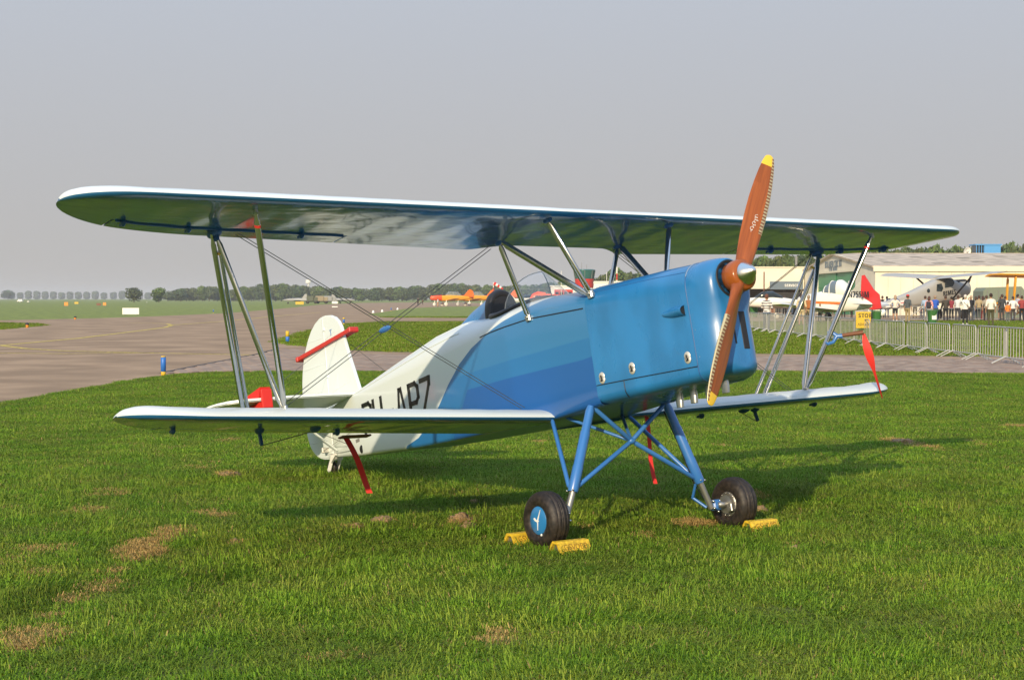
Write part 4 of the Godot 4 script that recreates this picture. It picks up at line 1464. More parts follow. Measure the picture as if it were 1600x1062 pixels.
func lawn_side(w: Vector2) -> bool:
	# before the asphalt's near edge, which runs left to right
	for i in near_edge.size() - 1:
		var a = near_edge[i]; var b = near_edge[i + 1]
		if w.x >= a.x and w.x < b.x:
			return w.y > lerpf(a.y, b.y, (w.x - a.x) / (b.x - a.x)) + 0.03
	return w.y > near_edge[0].y if w.x < near_edge[0].x else true

# ---------------------------------------------------------------- trees
func crown_mesh(sd: int, w: float, h: float, base: float, n: int, leaf: float, cola: Color, colb: Color, columnar := false) -> ArrayMesh:
	var r := RandomNumberGenerator.new(); r.seed = sd
	var k := MB.new()
	var lobes := []
	var nl = 12 if columnar else 15
	for i in nl:
		var t = r.randf() if not columnar else (i + 0.3) / nl
		var a = r.randf() * TAU
		var y = lerpf(base + h * 0.12, base + h * 0.84, t)
		var maxr = w * 0.5 * (sin(PI * clampf(0.18 + t * 0.72, 0, 1)) if not columnar else pow(sin(PI * clampf(0.2 + t * 0.6, 0, 1)), 0.5))
		var d = maxr * sqrt(r.randf()) * 0.72
		var rr = r.randf_range(0.22, 0.36) * w * (0.8 if columnar else 1.0)
		lobes.append([Vector3(cos(a) * d, y, sin(a) * d), minf(rr, (base + h - y) * 1.1 + 0.15 * w), r.randf_range(0.75, 1.25)])
	for i in n:
		var lb = lobes[r.randi() % lobes.size()]
		var dir = Vector3(r.randfn(), r.randfn(), r.randfn()).normalized()
		var p: Vector3 = lb[0] + dir * Vector3(1, 0.85, 1) * lb[1] * pow(r.randf_range(0.5, 1.05), 0.5)
		if columnar:
			var q3 = Vector3(signf(dir.x) * pow(absf(dir.x), 0.75), signf(dir.y) * pow(absf(dir.y), 0.6), signf(dir.z) * pow(absf(dir.z), 0.75))
			p = Vector3(0, base + h * 0.5, 0) + q3 * Vector3(w * 0.42, h * 0.5, w * 0.42) * pow(r.randf_range(0.35, 1.05), 0.4)
		if p.y < base * 0.85: continue
		var nn = (dir + Vector3(r.randfn(), r.randfn(), r.randfn()) * 0.5).normalized()
		var f = nn.cross(Vector3(r.randfn(), r.randfn(), r.randfn())).normalized(); var s2 = nn.cross(f)
		var q = leaf * r.randf_range(0.6, 1.3)
		k.col = cola.lerp(colb, r.randf()) * lb[2] * r.randf_range(0.8, 1.2)
		k.col.a = 1.0
		k.flat()
		k.tri(p - f * q, p + s2 * q * 0.75, p + f * q)
		k.tri(p - f * q, p + f * q, p - s2 * q * 0.75)
	return k.mesh(M["vc leaf"])

func trunk_mesh(h: float, r0: float) -> ArrayMesh:
	var k := MB.new()
	k.tube([Vector3(0, -0.1, 0), Vector3(0.05, h * 0.3, 0), Vector3(-0.04, h * 0.65, 0.06), Vector3(0.02, h, 0)], [r0, r0 * 0.75, r0 * 0.5, r0 * 0.15], 7)
	for a in [0.4, 2.3, 4.4]:
		k.tube([Vector3(0, h * 0.4, 0), Vector3(cos(a) * h * 0.16, h * 0.62, sin(a) * h * 0.16), Vector3(cos(a) * h * 0.24, h * 0.8, sin(a) * h * 0.24)], [r0 * 0.4, r0 * 0.28, r0 * 0.1], 6)
	return k.mesh(M["tree trunk"])

func tree(called: String, crown: Mesh, trunk: Mesh, label: String, group: String, at: Vector3, yaw: float, sc: Vector3) -> Node3D:
	var o = thing(called, label, "tree", at, yaw, group)
	o.scale = sc
	obj("trunk", trunk, o)
	obj("crown", crown, o)
	return o

const TINTS := ["mid green leafy", "yellowish green leafy", "dark bluish green", "bright green leafy", "brownish green leafy"]
func wood_label(q: float, k: int) -> String:
	var place = "seen past the biplane's near wing struts"
	if q > 420: place = "behind the far parked jets and trucks"
	if q > 560: place = "behind the orange trainer planes"
	if q > 800: place = "behind the control tower and terminal"
	if q > 960: place = "behind the banded radio mast"
	return TINTS[k] + " tree in the horizon wood, " + place

func build_trees():
	var r := RandomNumberGenerator.new(); r.seed = 63
	var ca = Color(0.045, 0.072, 0.022); var cb = Color(0.088, 0.125, 0.034)
	var crowns := []; var trunks := []
	for i in 5:
		var tint = [Color(1, 1, 1), Color(1.3, 1.15, 0.9), Color(0.75, 0.85, 0.95), Color(1.15, 1.25, 0.8), Color(0.95, 0.85, 0.9)][i]
		crowns.append(crown_mesh(700 + i, 8.0, 8.0 - 0.4 * (i % 3), 1.2 - 0.2 * (i % 2), 1500, 0.5, ca * tint, cb * tint))
		trunks.append(trunk_mesh(6.5, 0.28))
	var cols := []
	for i in 3: cols.append(crown_mesh(720 + i, 6.6, 9.4, 0.2, 1300, 0.7, ca, cb, true))
	# the avenue far off on the left
	var xs = [18, 31, 44, 57, 70, 83, 96, 109, 122, 135, 148.5, 162, 177, 190, 231, 263]
	for i in xs.size():
		var h = r.randf_range(0.84, 1.1)
		var p = spot(xs[i], 468, 2900)
		p.y = 0
		tree("avenue_tree", cols[i % 3], trunks[0], "rounded tree in the evenly spaced row on the horizon at far left", "evenly spaced trees on the left horizon", p, r.randf() * TAU, Vector3(2.1, 1.5 * h, 2.1))
	for e in [[12, 2000, 21, 14, "low bushy grove at the far left end of the horizon"], [209, 640, 25, 21, "dark round tree standing alone right of the avenue row, the larger"], [248, 640, 24, 19, "dark round tree standing alone before the wood's left end"]]:
		var p = gp(e[0], 466 + EYE * FOC / e[1])
		var hm = (e[3] / FOC * e[1] + 0.9) / 8.9
		tree("round_tree", crowns[int(e[0]) % 5], trunks[1], e[4], "", Vector3(p.x, -0.2, p.z), e[0], Vector3(e[2] / FOC * e[1] / 7.6, hm, e[2] / FOC * e[1] / 7.6))
	# the wood along the horizon: heights follow the skyline
	var sky_line = [262, 455, 285, 449, 305, 450, 328, 446, 345, 450, 365, 451, 385, 447, 400, 445, 420, 444, 450, 443, 480, 446, 510, 449, 540, 448, 570, 450, 600, 449, 640, 447, 665, 446, 690, 442, 720, 441.5, 750, 443, 790, 445, 830, 444, 870, 440, 900, 441, 940, 428, 960, 422, 985, 423, 1010, 428, 1040, 430, 1080, 424, 1120, 420, 1150, 416, 1170, 413]
	var px := 266.0
	var idx := 0
	while px < 1165.0:
		for row in 2:
			var dist = r.randf_range(860, 930) + row * 80
			if px > 920: dist = r.randf_range(400, 440) + row * 40
			var q = px + r.randf_range(-4, 4) + row * 6
			var top = cv(sky_line, q) + r.randf_range(-1.0, 2.5) + row * 1.0
			var p = spot(q, 468, dist); 
			var hgt = EYE + (466.0 - top) / FOC * dist
			var wd = r.randf_range(15, 22) / FOC * dist / 7.0
			if px > 920: wd *= 1.5
			tree("woodland_tree", crowns[idx % 5], trunks[idx % 5], wood_label(q, idx % 5), "trees of the wood along the horizon", Vector3(p.x, -0.3, p.z), r.randf() * TAU, Vector3(wd, hgt / 8.7, wd))
			idx += 1
		px += r.randf_range(10.0, 15.0) if px < 920 else r.randf_range(16.0, 24.0)
	# trees behind the hangar
	var hl = [1165, 414, 1185, 407, 1205, 402, 1230, 399, 1255, 398, 1280, 400, 1340, 396, 1385, 388, 1400, 390, 1420, 391, 1445, 387, 1460, 385, 1480, 389, 1505, 386, 1530, 388, 1570, 384, 1590, 381, 1620, 381, 1680, 384]
	px = 1168.0
	while px < 1680.0:
		for row in 2:
			var dist = r.randf_range(255, 285) + row * 22
			var q = px + r.randf_range(-5, 5) + row * 9
			var top = cv(hl, q) + r.randf_range(-1.5, 3.5)
			var p = spot(q, 468, dist)
			var hgt = EYE + (466.0 - top) / FOC * dist
			var wd = r.randf_range(26, 40) / FOC * dist / 7.0
			tree("woodland_tree", crowns[idx % 5], trunks[idx % 5], TINTS[idx % 5] + (" tree rising behind the cream hangar's long roof" if q > 1300 else " tree behind the flat cream building left of the hangar"), "trees behind the hangar" if q > 1300 else "trees behind the flat building", Vector3(p.x, -0.3, p.z), r.randf() * TAU, Vector3(wd, hgt / 8.7, wd))
			idx += 1
		px += r.randf_range(12.0, 20.0)

# ---------------------------------------------------------------- buildings
func text(called: String, s: String, size: float, depth: float, font: String, m: Material, parent: Node, xf: Transform3D, bold := false) -> MeshInstance3D:
	var t := TextMesh.new()
	var f := SystemFont.new()
	f.font_names = PackedStringArray([font])
	if bold: f.font_weight = 700
	t.font = f
	t.text = s
	t.font_size = 32
	t.pixel_size = size / 32.0
	t.depth = depth
	t.material = m
	var o = obj(called, t, parent)
	o.transform = xf
	return o

func part_box(called: String, parent: Node, m: String, c: Vector3, sz: Vector3, bev := 0.0, b := Basis()) -> MeshInstance3D:
	var k := MB.new()
	k.box(c, sz, b, bev)
	return obj(called, k.mesh(M[m]), parent)

func build_buildings():
	# the hangar: long wall facing the camera, gable with the green doors on its left end
	var H = thing("hangar", "long cream aircraft hangar with green sliding doors in its gable", "hangar", Vector3(34.6, 0, -150))
	var L := 62.0; var W := 39.0; var ev := 4.62; var rg := 6.35
	part_box("wall", H, "cream wall", Vector3(L / 2, ev / 2, -0.15), Vector3(L, ev, 0.3))
	part_box("wall", H, "cream wall", Vector3(L / 2, ev / 2, -W + 0.15), Vector3(L, ev, 0.3))
	part_box("wall", H, "cream wall", Vector3(L - 0.15, ev / 2, -W / 2), Vector3(0.3, ev, W - 0.6))
	var gb := MB.new()
	gb.plate(PackedVector2Array([Vector2(0.3, 0), Vector2(8.7, 0), Vector2(8.7, 4.45), Vector2(28.7, 4.45), Vector2(28.7, 0), Vector2(W - 0.3, 0), Vector2(W - 0.3, ev), Vector2(W / 2, rg - 0.02), Vector2(0.3, ev)]), 0.3, Transform3D(Basis(Vector3(0, 0, -1), Vector3.UP, Vector3(1, 0, 0)), Vector3(0.15, 0, 0)))
	obj("gable", gb.mesh(M["cream wall"]), H)
	for i in 4:
		var dz = -8.7 - 5.0 * (i + 0.5)
		var d = part_box("sliding_door", H, "green door", Vector3(0.12 + 0.09 * (i % 2), 2.2, dz), Vector3(0.07, 4.4, 5.06), 0.01)
		for j in 4: part_box("rail", d, "green door", Vector3(0.08 + 0.09 * (i % 2), 0.5 + j * 1.2, dz), Vector3(0.04, 0.08, 4.9))
	part_box("notice", H, "white paint", Vector3(0.07, 3.2, -12.2), Vector3(0.03, 0.55, 0.35))
	part_box("door_track", H, "cream trim", Vector3(-0.06, 4.52, -18.7), Vector3(0.12, 0.22, 20.6))
	# cladding panels on the long wall
	for i in 51:
		part_box("wall_panel", H, "cream wall", Vector3(0.62 + i * 1.21, 2.12, 0.025), Vector3(1.19, 4.2, 0.05), 0.012)
	part_box("fascia", H, "cream trim", Vector3(L / 2, ev - 0.14, 0.11), Vector3(L + 0.4, 0.5, 0.22), 0.02)
	# roof slopes with translucent sheets
	var sl = atan2(rg - ev, W / 2)
	var len = (W / 2 + 0.3) / cos(sl)
	for sd in [1.0, -1.0]:
		var b = Basis(Vector3.RIGHT, sl * sd)
		var c = Vector3(L / 2, (rg + ev) / 2 + 0.1, -W / 2 + sd * W / 4)
		var rf = part_box("roof_slope", H, "roof", c, Vector3(L + 0.6, 0.14, len), 0.0, b)
		if sd > 0:
			for i in 26:
				part_box("roof_light", rf, "roof light", c + b * Vector3(-28.5 + i * 4.6 - (24.0 if i > 12 else 0.0) * 2.5, 0.075, (-4.5 if i <= 12 else 4.0) + (i % 3) * 1.3), Vector3(1.1, 0.02, 1.6), 0.0, b)
	part_box("ridge_cap", H, "roof", Vector3(L / 2, rg + 0.14, -W / 2), Vector3(L + 0.6, 0.1, 0.5))
	var gx = Transform3D(Basis(Vector3(0, 0, -1), Vector3.UP, Vector3(-1, 0, 0)), Vector3.ZERO)
	gx.basis = Basis(Vector3(0, 0, 1), Vector3.UP, Vector3(-1, 0, 0))
	text("lettering", "BOLADEN CIRC BU", 1.0, 0.03, "Droid Sans", M["grey blue"], H, Transform3D(gx.basis, Vector3(-0.03, 5.35, -19.6)), true)
	text("lettering", "CLUB  HOUSE", 0.7, 0.03, "Droid Sans", M["grey blue"], H, Transform3D(gx.basis, Vector3(-0.03, 4.78, -19.6)), true)
	for sd in [1.0, -1.0]:
		var k := MB.new()
		k.tube([Vector3(-0.12, ev + 0.02, -W / 2 + sd * (W / 2 + 0.2)), Vector3(-0.12, rg + 0.06, -W / 2)], 0.14, 4)
		obj("bargeboard", k.mesh(M["cream trim"]), H)
	# flat building to the left of it
	var A = thing("workshop_building", "flat roofed cream building with grey garage door left of the hangar", "building", Vector3(24.5, 0, -186))
	var aw := 10.0; var ah := 5.3
	for q in [[0.0, 4.25, 3.9], [6.2, 7.0, 2.6]]: pass
	part_box("wall", A, "cream wall", Vector3(aw / 2 - 1.6, (2.0 + ah) / 2 + 0.4, -0.15), Vector3(aw + 3.2, ah - 2.8, 0.3))
	for q in [[-3.2, 3.7], [2.55, 0.75], [6.0, 0.6], [9.6, 0.4]]: part_box("wall", A, "cream wall", Vector3(q[0] + q[1] / 2, 1.2, -0.15), Vector3(q[1], 2.4, 0.3))
	part_box("wall", A, "cream wall", Vector3(aw / 2 - 1.6, ah / 2, -10.0), Vector3(aw + 3.2, ah, 0.3))
	for xx in [-3.05, aw - 0.15]: part_box("wall", A, "cream wall", Vector3(xx, ah / 2, -5.1), Vector3(0.3, ah, 9.5))
	part_box("roof", A, "grey metal", Vector3(aw / 2 - 1.6, ah - 0.1, -5.0), Vector3(aw + 2.6, 0.15, 9.6))
	part_box("coping", A, "cream trim", Vector3(aw / 2 - 1.6, ah + 0.06, -0.15), Vector3(aw + 3.4, 0.12, 0.5))
	var gd = part_box("garage_door", A, "grey metal", Vector3(1.52, 1.2, -0.2), Vector3(2.04, 2.4, 0.08))
	for j in 7: part_box("slat", gd, "grey metal", Vector3(1.52, 0.2 + j * 0.33, -0.15), Vector3(2.0, 0.29, 0.03), 0.008)
	var od = part_box("doorway", A, "black", Vector3(8.1, 1.2, -0.5), Vector3(3.0, 2.4, 0.1))
	part_box("brick_pier", A, "brown wood", Vector3(6.3, 1.2, 0.03), Vector3(0.5, 2.4, 0.06))
	for xx in [0.6, 1.7, 2.9]:
		var wd = part_box("window", A, "dark glass", Vector3(xx, 3.95, 0.01), Vector3(0.85, 0.6, 0.04))
		part_box("frame", wd, "white paint", Vector3(xx, 3.62, 0.03), Vector3(1.0, 0.07, 0.1))
	var sg = part_box("sign_board", A, "grey blue", Vector3(7.9, 3.2, 0.08), Vector3(3.9, 0.95, 0.12), 0.01)
	text("lettering", "SERVICE", 0.42, 0.02, "Droid Sans", M["white paint"], sg, Transform3D(Basis(), Vector3(8.5, 3.2, 0.15)), true)
	part_box("mast", A, "grey metal", Vector3(9.6, ah + 0.7, -3), Vector3(0.25, 1.4, 0.25))
	# the blue control cabin and the dish seen over the hangar roof
	var c0 = spot(1545, 466, 225)
	var B = thing("blue_roof_cabin", "bright blue box cabin with glazed end rising behind the hangar roof", "cabin", Vector3(c0.x, 0, c0.z))
	part_box("wall", B, "bright blue", Vector3(0.55, 7.6, -1.5), Vector3(2.3, 3.6, 3.0), 0.02)
	part_box("roof", B, "bright blue", Vector3(-0.05, 9.35, -1.5), Vector3(3.8, 0.16, 3.2))
	part_box("glazing", B, "dark glass", Vector3(-1.15, 8.3, -1.5), Vector3(1.0, 1.9, 2.4))
	for i in 4: part_box("mullion", B, "bright blue", Vector3(-1.75 + i * 0.36, 8.3, -0.05), Vector3(0.08, 1.95, 0.08))
	part_box("base", B, "grey metal", Vector3(0, 2.9, -1.5), Vector3(3.4, 5.8, 2.9))
	var d0 = spot(1511, 466, 172)
	var D = thing("satellite_dish", "white round satellite dish standing on the hangar's ridge", "dish", Vector3(d0.x, 6.4, d0.z))
	var dk := MB.new()
	dk.lathe([Vector2(0, 0.12), Vector2(0.2, 0.1), Vector2(0.4, 0.02), Vector2(0.46, -0.06), Vector2(0.44, -0.08), Vector2(0.38, 0.0), Vector2(0, 0.08)], Vector3(0, 0.42, 0), Vector3(-0.3, 0.25, -1), 20)
	obj("bowl", dk.mesh(M["white paint"]), D)
	var df := MB.new()
	df.tube([Vector3(0, -0.15, 0), Vector3(0, 0.4, 0)], 0.05, 6); df.tube([Vector3(0, 0.2, 0.05), Vector3(0.1, 0.42, 0.45)], 0.03, 5)
	obj("feed_arm", df.mesh(M["grey metal"]), D)
	# control tower far away behind the biplane's nose
	var t0 = spot(913, 466, 330)
	var T = thing("control_tower", "red and white banded control tower with green glazed cab", "control tower", Vector3(t0.x, 0, t0.z))
	for e in [[0.0, 1.6, "red paint"], [1.6, 2.75, "red paint"], [2.75, 3.85, "white paint"], [3.85, 4.75, "red paint"], [4.75, 5.75, "red paint"]]:
		var k := MB.new()
		k.lathe([Vector2(1.9, e[0]), Vector2(1.9 + (0.12 if e[0] > 3.8 else 0.0), e[1])], Vector3.ZERO, Vector3.UP, 24)
		obj("tower_band", k.mesh(M[e[2]]), T)
	var cab := MB.new()
	cab.lathe([Vector2(1.95, 5.75), Vector2(2.25, 7.45)], Vector3.ZERO, Vector3.UP, 8)
	obj("cab_glass", cab.mesh(M["tower green"]), T)
	var cr := MB.new()
	cr.lathe([Vector2(2.3, 7.45), Vector2(2.35, 7.6), Vector2(2.0, 7.75), Vector2(0, 7.8)], Vector3.ZERO, Vector3.UP, 8)
	obj("roof", cr.mesh(M["tower green"]), T)
	for i in 8:
		var a = TAU * i / 8
		var k := MB.new()
		k.tube([Vector3(sin(a) * 1.98, 5.7, cos(a) * 1.98), Vector3(sin(a) * 2.28, 7.5, cos(a) * 2.28)], 0.06, 5)
		obj("mullion", k.mesh(M["grey metal"]), T)
	for e in [[-0.6, 9.2], [0.5, 8.8]]:
		var k := MB.new(); k.tube([Vector3(e[0], 7.7, 0), Vector3(e[0], e[1], 0)], 0.04, 5)
		obj("antenna", k.mesh(M["grey metal"]), T)
	# low terminal beside the tower
	for e in [[882, 360, 6.2, 4.4, "low white terminal building with red front left of the control tower", true], [950, 345, 6.5, 5.2, "low white building right of the control tower", false]]:
		var p = spot(e[0], 466, e[1])
		var o = thing("terminal_building", e[4], "building", Vector3(p.x, 0, p.z))
		part_box("wall", o, "white paint", Vector3(0, e[3] / 2, -3), Vector3(e[2], e[3], 6))
		part_box("roof", o, "white paint", Vector3(0, e[3] + 0.12, -3), Vector3(e[2] + 0.4, 0.24, 6.4))
		if e[5]:
			part_box("red_front", o, "red paint", Vector3(-0.2, 2.4, 0.03), Vector3(4.2, 2.6, 0.08))
			for i in 4: part_box("window", o, "dark glass", Vector3(-1.7 + i * 1.0, 2.7, 0.08), Vector3(0.7, 0.9, 0.06))
	# red and white mast, distant masts
	for e in [[964, 417, 335, true, "red and white banded radio mast near the control tower"], [948, 425, 335, false, "thin grey pole left of the banded radio mast"], [877, 423, 350, false, "thin grey pole with a lamp above the terminal's left end"], [482, 437, 2000, false, "pale water tower far off above the wood"], [1194, 462, 150, false, "thin brown pole beside the grey garage door"]]:
		var p = spot(e[0], 466, e[2])
		var h = EYE + (466 - e[1]) / FOC * e[2]
		if e[0] == 1194: h = 4.2
		var o = thing("mast", e[4], "mast", Vector3(p.x, 0, p.z))
		for i in 6:
			var k := MB.new()
			var rr = 0.16 if e[2] < 1000 else 1.2
			if e[2] > 1000 and i == 5: rr = 4.0
			if not e[3] and e[2] < 1000: rr = 0.06
			k.tube([Vector3(0, h * i / 6.0, 0), Vector3(0, h * (i + 1) / 6.0, 0)], rr, 7)
			obj("mast_section", k.mesh(M["red paint"] if (e[3] and i % 2 == 0) else (M["brown wood"] if e[0] == 1194 else M["white paint"])), o)
	var sw = spot(771, 466, 300)
	var S = thing("windsock", "red and white windsock on a banded pole behind the orange trainers", "windsock", Vector3(sw.x, 0, sw.z))
	for i in 5:
		var k := MB.new(); k.tube([Vector3(0, i * 0.94, 0), Vector3(0, (i + 1) * 0.94, 0)], 0.09, 7)
		obj("pole_section", k.mesh(M["white paint"] if i % 2 == 0 else M["red paint"]), S)
	for i in 5:
		var a = Vector3(0.1 + i * 0.34, 4.55 - i * 0.22, 0); var b = Vector3(0.1 + (i + 1) * 0.34, 4.55 - (i + 1) * 0.22, 0)
		var k := MB.new(); k.tube([a, b], [0.36 - i * 0.04, 0.33 - i * 0.04], 12, 1.0, Vector3.ZERO, false)
		obj("sock_band", k.mesh(M["red cloth"] if i % 2 == 0 else M["white paint"]), S)

# ---------------------------------------------------------------- small things on the field
func ribbon(called: String, label: String, pts: Array, w: float, side: Vector3) -> MeshInstance3D:
	var k := MB.new()
	var rows := []
	for i in pts.size():
		var d = side * w * 0.5
		rows.append(PackedVector3Array([pts[i] - d, pts[i] + d]))
	k.grid(rows)
	var back := []
	for r in rows: back.append(PackedVector3Array([r[0] + Vector3(0.0, 0.0, 0.002), r[1] + Vector3(0, 0, 0.002)]))
	k.grid(back)
	var o = obj(called, k.mesh(M["red cloth"]))
	tag(o, label, "ribbon", "red warning ribbons on the biplane")
	return o

func PW(v: Vector3) -> Vector3: return PB * v + PO

func build_field_things():
	# red locks
	var rl := MB.new()
	rl.xf = Transform3D(PB, PO)
	var bb = Basis(Vector3.BACK, 0.02)
	for sd in [1.0, -1.0]: rl.box(Vector3(-4.435, 2.455, 0.032 * sd), Vector3(1.16, 0.042, 0.024), bb, 0.006)
	rl.box(Vector3(-5.0, 2.444, 0), Vector3(0.045, 0.05, 0.10), bb, 0.008)
	rl.box(Vector3(-3.875, 2.466, 0), Vector3(0.05, 0.05, 0.10), bb, 0.008)
	tag(obj("rudder_lock", rl.mesh(M["red paint"])), "long red wooden lock clamped across the biplane's white fin", "control lock")
	var el := MB.new()
	el.xf = Transform3D(PB, PO)
	el.plate(PackedVector2Array([Vector2(-0.02, 0.0), Vector2(0.02, 0.085), Vector2(-0.75, 0.02), Vector2(-0.75, 0.0)]), 0.10, Transform3D(Basis(), Vector3(-4.0, 1.884, 0.90)))
	el.plate(PackedVector2Array([Vector2(-0.02, 0.0), Vector2(0.02, -0.08), Vector2(-0.75, -0.02), Vector2(-0.75, 0.0)]), 0.10, Transform3D(Basis(), Vector3(-4.0, 1.84, 0.90)))
	el.box(Vector3(-3.97, 1.862, 0.90), Vector3(0.03, 0.17, 0.10), Basis(), 0.004)
	tag(obj("elevator_lock", el.mesh(M["red cloth"])), "bright red wedge lock clamped over the biplane's tailplane tip", "control lock")
	# wooden batten and ribbon behind the near lower wing
	var bt := MB.new(); bt.xf = Transform3D(PB, PO)
	bt.box(Vector3(-1.42, 1.058, 1.44), Vector3(0.08, 0.014, 0.24), Basis(), 0.004)
	tag(obj("aileron_lock", bt.mesh(M["brown wood"])), "thin brown wooden batten clamped on the near lower wing's trailing edge", "control lock")
	var side = Vector3(1, 0, -0.25)
	var rp := []
	for i in 15:
		var t = i / 14.0
		rp.append(PW(Vector3(-1.44 + 0.02 * sin(t * 5.0), 1.05 - 0.41 * t, 1.50 - 0.15 * t)) + Vector3(0, 0, 0.01 * sin(t * 7.0)))
	ribbon("warning_ribbon", "red ribbon hanging below the near lower wing beside the tail wheel", rp, 0.045, side.normalized())
	rp = []
	for i in 15:
		var t = i / 14.0
		rp.append(PW(Vector3(-0.56 + 0.015 * sin(t * 6.0), 1.02 - 0.57 * t, -0.60 + 0.03 * t)) + Vector3(0.02 * t * t, 0, 0.01 * sin(t * 9.0)))
	ribbon("warning_ribbon", "narrow red ribbon hanging under the fuselage between the biplane's wheels", rp, 0.032, side.normalized())
	# gust lock on the far front strut
	var sp = Vector3(0.054, 2.275, -2.745).lerp(Vector3(-0.617, 1.128, -2.368), 0.655)
	var c0 = PW(sp)
	var gl = thing("strut_lock", "blue forked clamp with brown wooden handle gripping the far front wing strut", "control lock", c0)
	gl.scale = Vector3.ONE * 0.68
	var dirx = Vector3(1, 0.16, 0.12).normalized()
	var fk := MB.new()
	fk.tube([dirx * 0.17 + Vector3(0, -0.005, 0), dirx * 0.10, Vector3(0.055, -0.055, 0.02), Vector3(-0.015, -0.075, 0.035), Vector3(-0.04, -0.055, 0.035)], [0.03, 0.028, 0.021, 0.018, 0.012], 10)
	fk.tube([dirx * 0.11, Vector3(0.055, 0.055, 0.0), Vector3(0.015, 0.068, -0.01), Vector3(0.0, 0.062, -0.03)], [0.026, 0.021, 0.017, 0.012], 10)
	obj("fork", fk.mesh(M["blue tube"]), gl)
	var hd := MB.new()
	hd.tube([dirx * 0.165, dirx * 0.3, dirx * 0.42], [0.03, 0.032, 0.036], 12, 0.8, Vector3.UP)
	obj("handle", hd.mesh(M["brown wood"]), gl)
	rp = []
	var e0 = c0 + dirx * 0.28
	for i in 22:
		var t = i / 21.0
		rp.append(e0 + Vector3(0.01 + 0.155 * pow(t, 1.2), -0.01 - 0.53 * t, 0.03 * sin(t * 3.0)))
	var k2 := MB.new(); var rr := []
	for i in 22:
		var t = i / 21.0
		var tw = 0.4 + 1.5 * t
		var wd = 0.010 + 0.024 * sin(PI * clampf(t * 1.7, 0, 1)) + 0.006 * t
		var sdv = Vector3(cos(tw - 0.4), 0.1, sin(tw - 0.4)).normalized() * wd
		rr.append(PackedVector3Array([rp[i] - sdv, rp[i] + sdv]))
	k2.grid(rr)
	tag(obj("warning_ribbon", k2.mesh(M["red cloth"])), "broad red ribbon hanging from the wooden handle over the far wing tip", "ribbon", "red warning ribbons on the biplane")
	# chocks
	var cx = (PB * Vector3(0, 0, -1)); cx.y = 0; cx = cx.normalized()
	var cyaw = atan2(-cx.z, cx.x)
	var near_c = PW(Vector3(0, 0.195, 0.838)); near_c.y = 0
	var far_c = PW(Vector3(0, 0.195, -0.838)); far_c.y = 0
	var fwd = (PB * Vector3(1, 0, 0)); fwd.y = 0; fwd = fwd.normalized()
	var ck = thing("wheel_chock", "yellow wheel chock lettered in front of the biplane's near wheel", "wheel chock", near_c + fwd * 0.235 + cx * 0.03, cyaw, "yellow wheel chocks")
	var body := MB.new()
	var o := PackedVector2Array([Vector2(-0.075, 0), Vector2(-0.062, 0.05), Vector2(-0.035, 0.085), Vector2(0.028, 0.085), Vector2(0.078, 0.0), Vector2(0.058, 0.0), Vector2(0.02, 0.066), Vector2(-0.03, 0.066), Vector2(-0.055, 0.0)])
	body.plate(o, 0.29, Transform3D(Basis(Vector3(0, 0, 1), Vector3.UP, Vector3(-1, 0, 0)), Vector3(0, 0.012, 0)))
	obj("body", body.mesh(M["yellow paint"]), ck)
	var ins := MB.new()
	ins.plate(PackedVector2Array([Vector2(-0.053, 0.0), Vector2(-0.029, 0.064), Vector2(0.019, 0.064), Vector2(0.056, 0.0)]), 0.25, Transform3D(Basis(Vector3(0, 0, 1), Vector3.UP, Vector3(-1, 0, 0)), Vector3(0, 0.012, 0)))
	obj("core", ins.mesh(M["dull steel"]), ck)
	var slope = atan2(0.05, 0.085)
	text("lettering", "GSVOBB", 0.058, 0.002, "Droid Sans", M["stencil"], ck, Transform3D(Basis(Vector3.RIGHT, -slope), Vector3(0.01, 0.056, 0.0535)))
	ck.scale = Vector3.ONE * 0.88
	var c2 = dup(ck, "yellow wheel chock behind the biplane's near wheel, showing its open end", near_c - fwd * 0.235 - cx * 0.02, cyaw + 0.06)
	var c3 = dup(ck, "yellow wheel chock in front of the biplane's far wheel", far_c + fwd * 0.225 + cx * 0.06, cyaw - 0.05)
	# clods of dry earth and clippings thrown up on the lawn
	var cn := FastNoiseLite.new(); cn.seed = 55; cn.frequency = 9.0
	mat("clod", lin(0.40, 0.26, 0.13), 0.95)
	world_noise(M["clod"], noise_tex(0.05, 56, 0.55, 1.0, 256, 5), 5.0)
	var ci := 0
	for e in [[722, 817, 19, "tan earth clod left of the near wheel, upper of a pair"], [730, 829, 16, "tan earth clod left of the near wheel, lower of a pair"], [600, 818, 15, "flat tan earth clod far left of the near wheel"], [556, 827, 10, "small tan earth clod, leftmost of those before the wing's shadow"], [357, 747, 16, "tan earth clod under the near wing tip, left of the tail wheel"], [1185, 800, 13, "tan earth clod just behind the far wheel"], [1241, 861, 10, "small tan earth clod right of the front chocks"], [1412, 695, 15, "tan earth clod on the lawn below the far wing tip"], [742, 789, 9, "dark earth clod in the wing's shadow left of the near wheel"], [368, 852, 11, "small tan earth clod beside the dry patch at lower left"]]:
		var p = gp(e[0], e[1]); var rad = e[2] / FOC * -p.z
		var ck2 := MB.new(); var rows2 := []
		for i in 9:
			var t = PI * 0.5 * i / 8.0
			var row := PackedVector3Array()
			for j in 22:
				var q = TAU * j / 22
				var d = Vector3(sin(t) * cos(q), cos(t), sin(t) * sin(q))
				var k = 1.0 + 0.75 * cn.get_noise_3d(d.x * 0.13 + ci * 3.0, d.y * 0.13, d.z * 0.13) + 0.35 * cn.get_noise_3d(d.x * 0.5 + ci, d.y * 0.5, d.z * 0.5)
				row.append(Vector3(d.x * rad * 1.15, d.y * rad * 0.42 + 0.012 * (1.0 - t), d.z * rad * 1.3) * k)
			rows2.append(row)
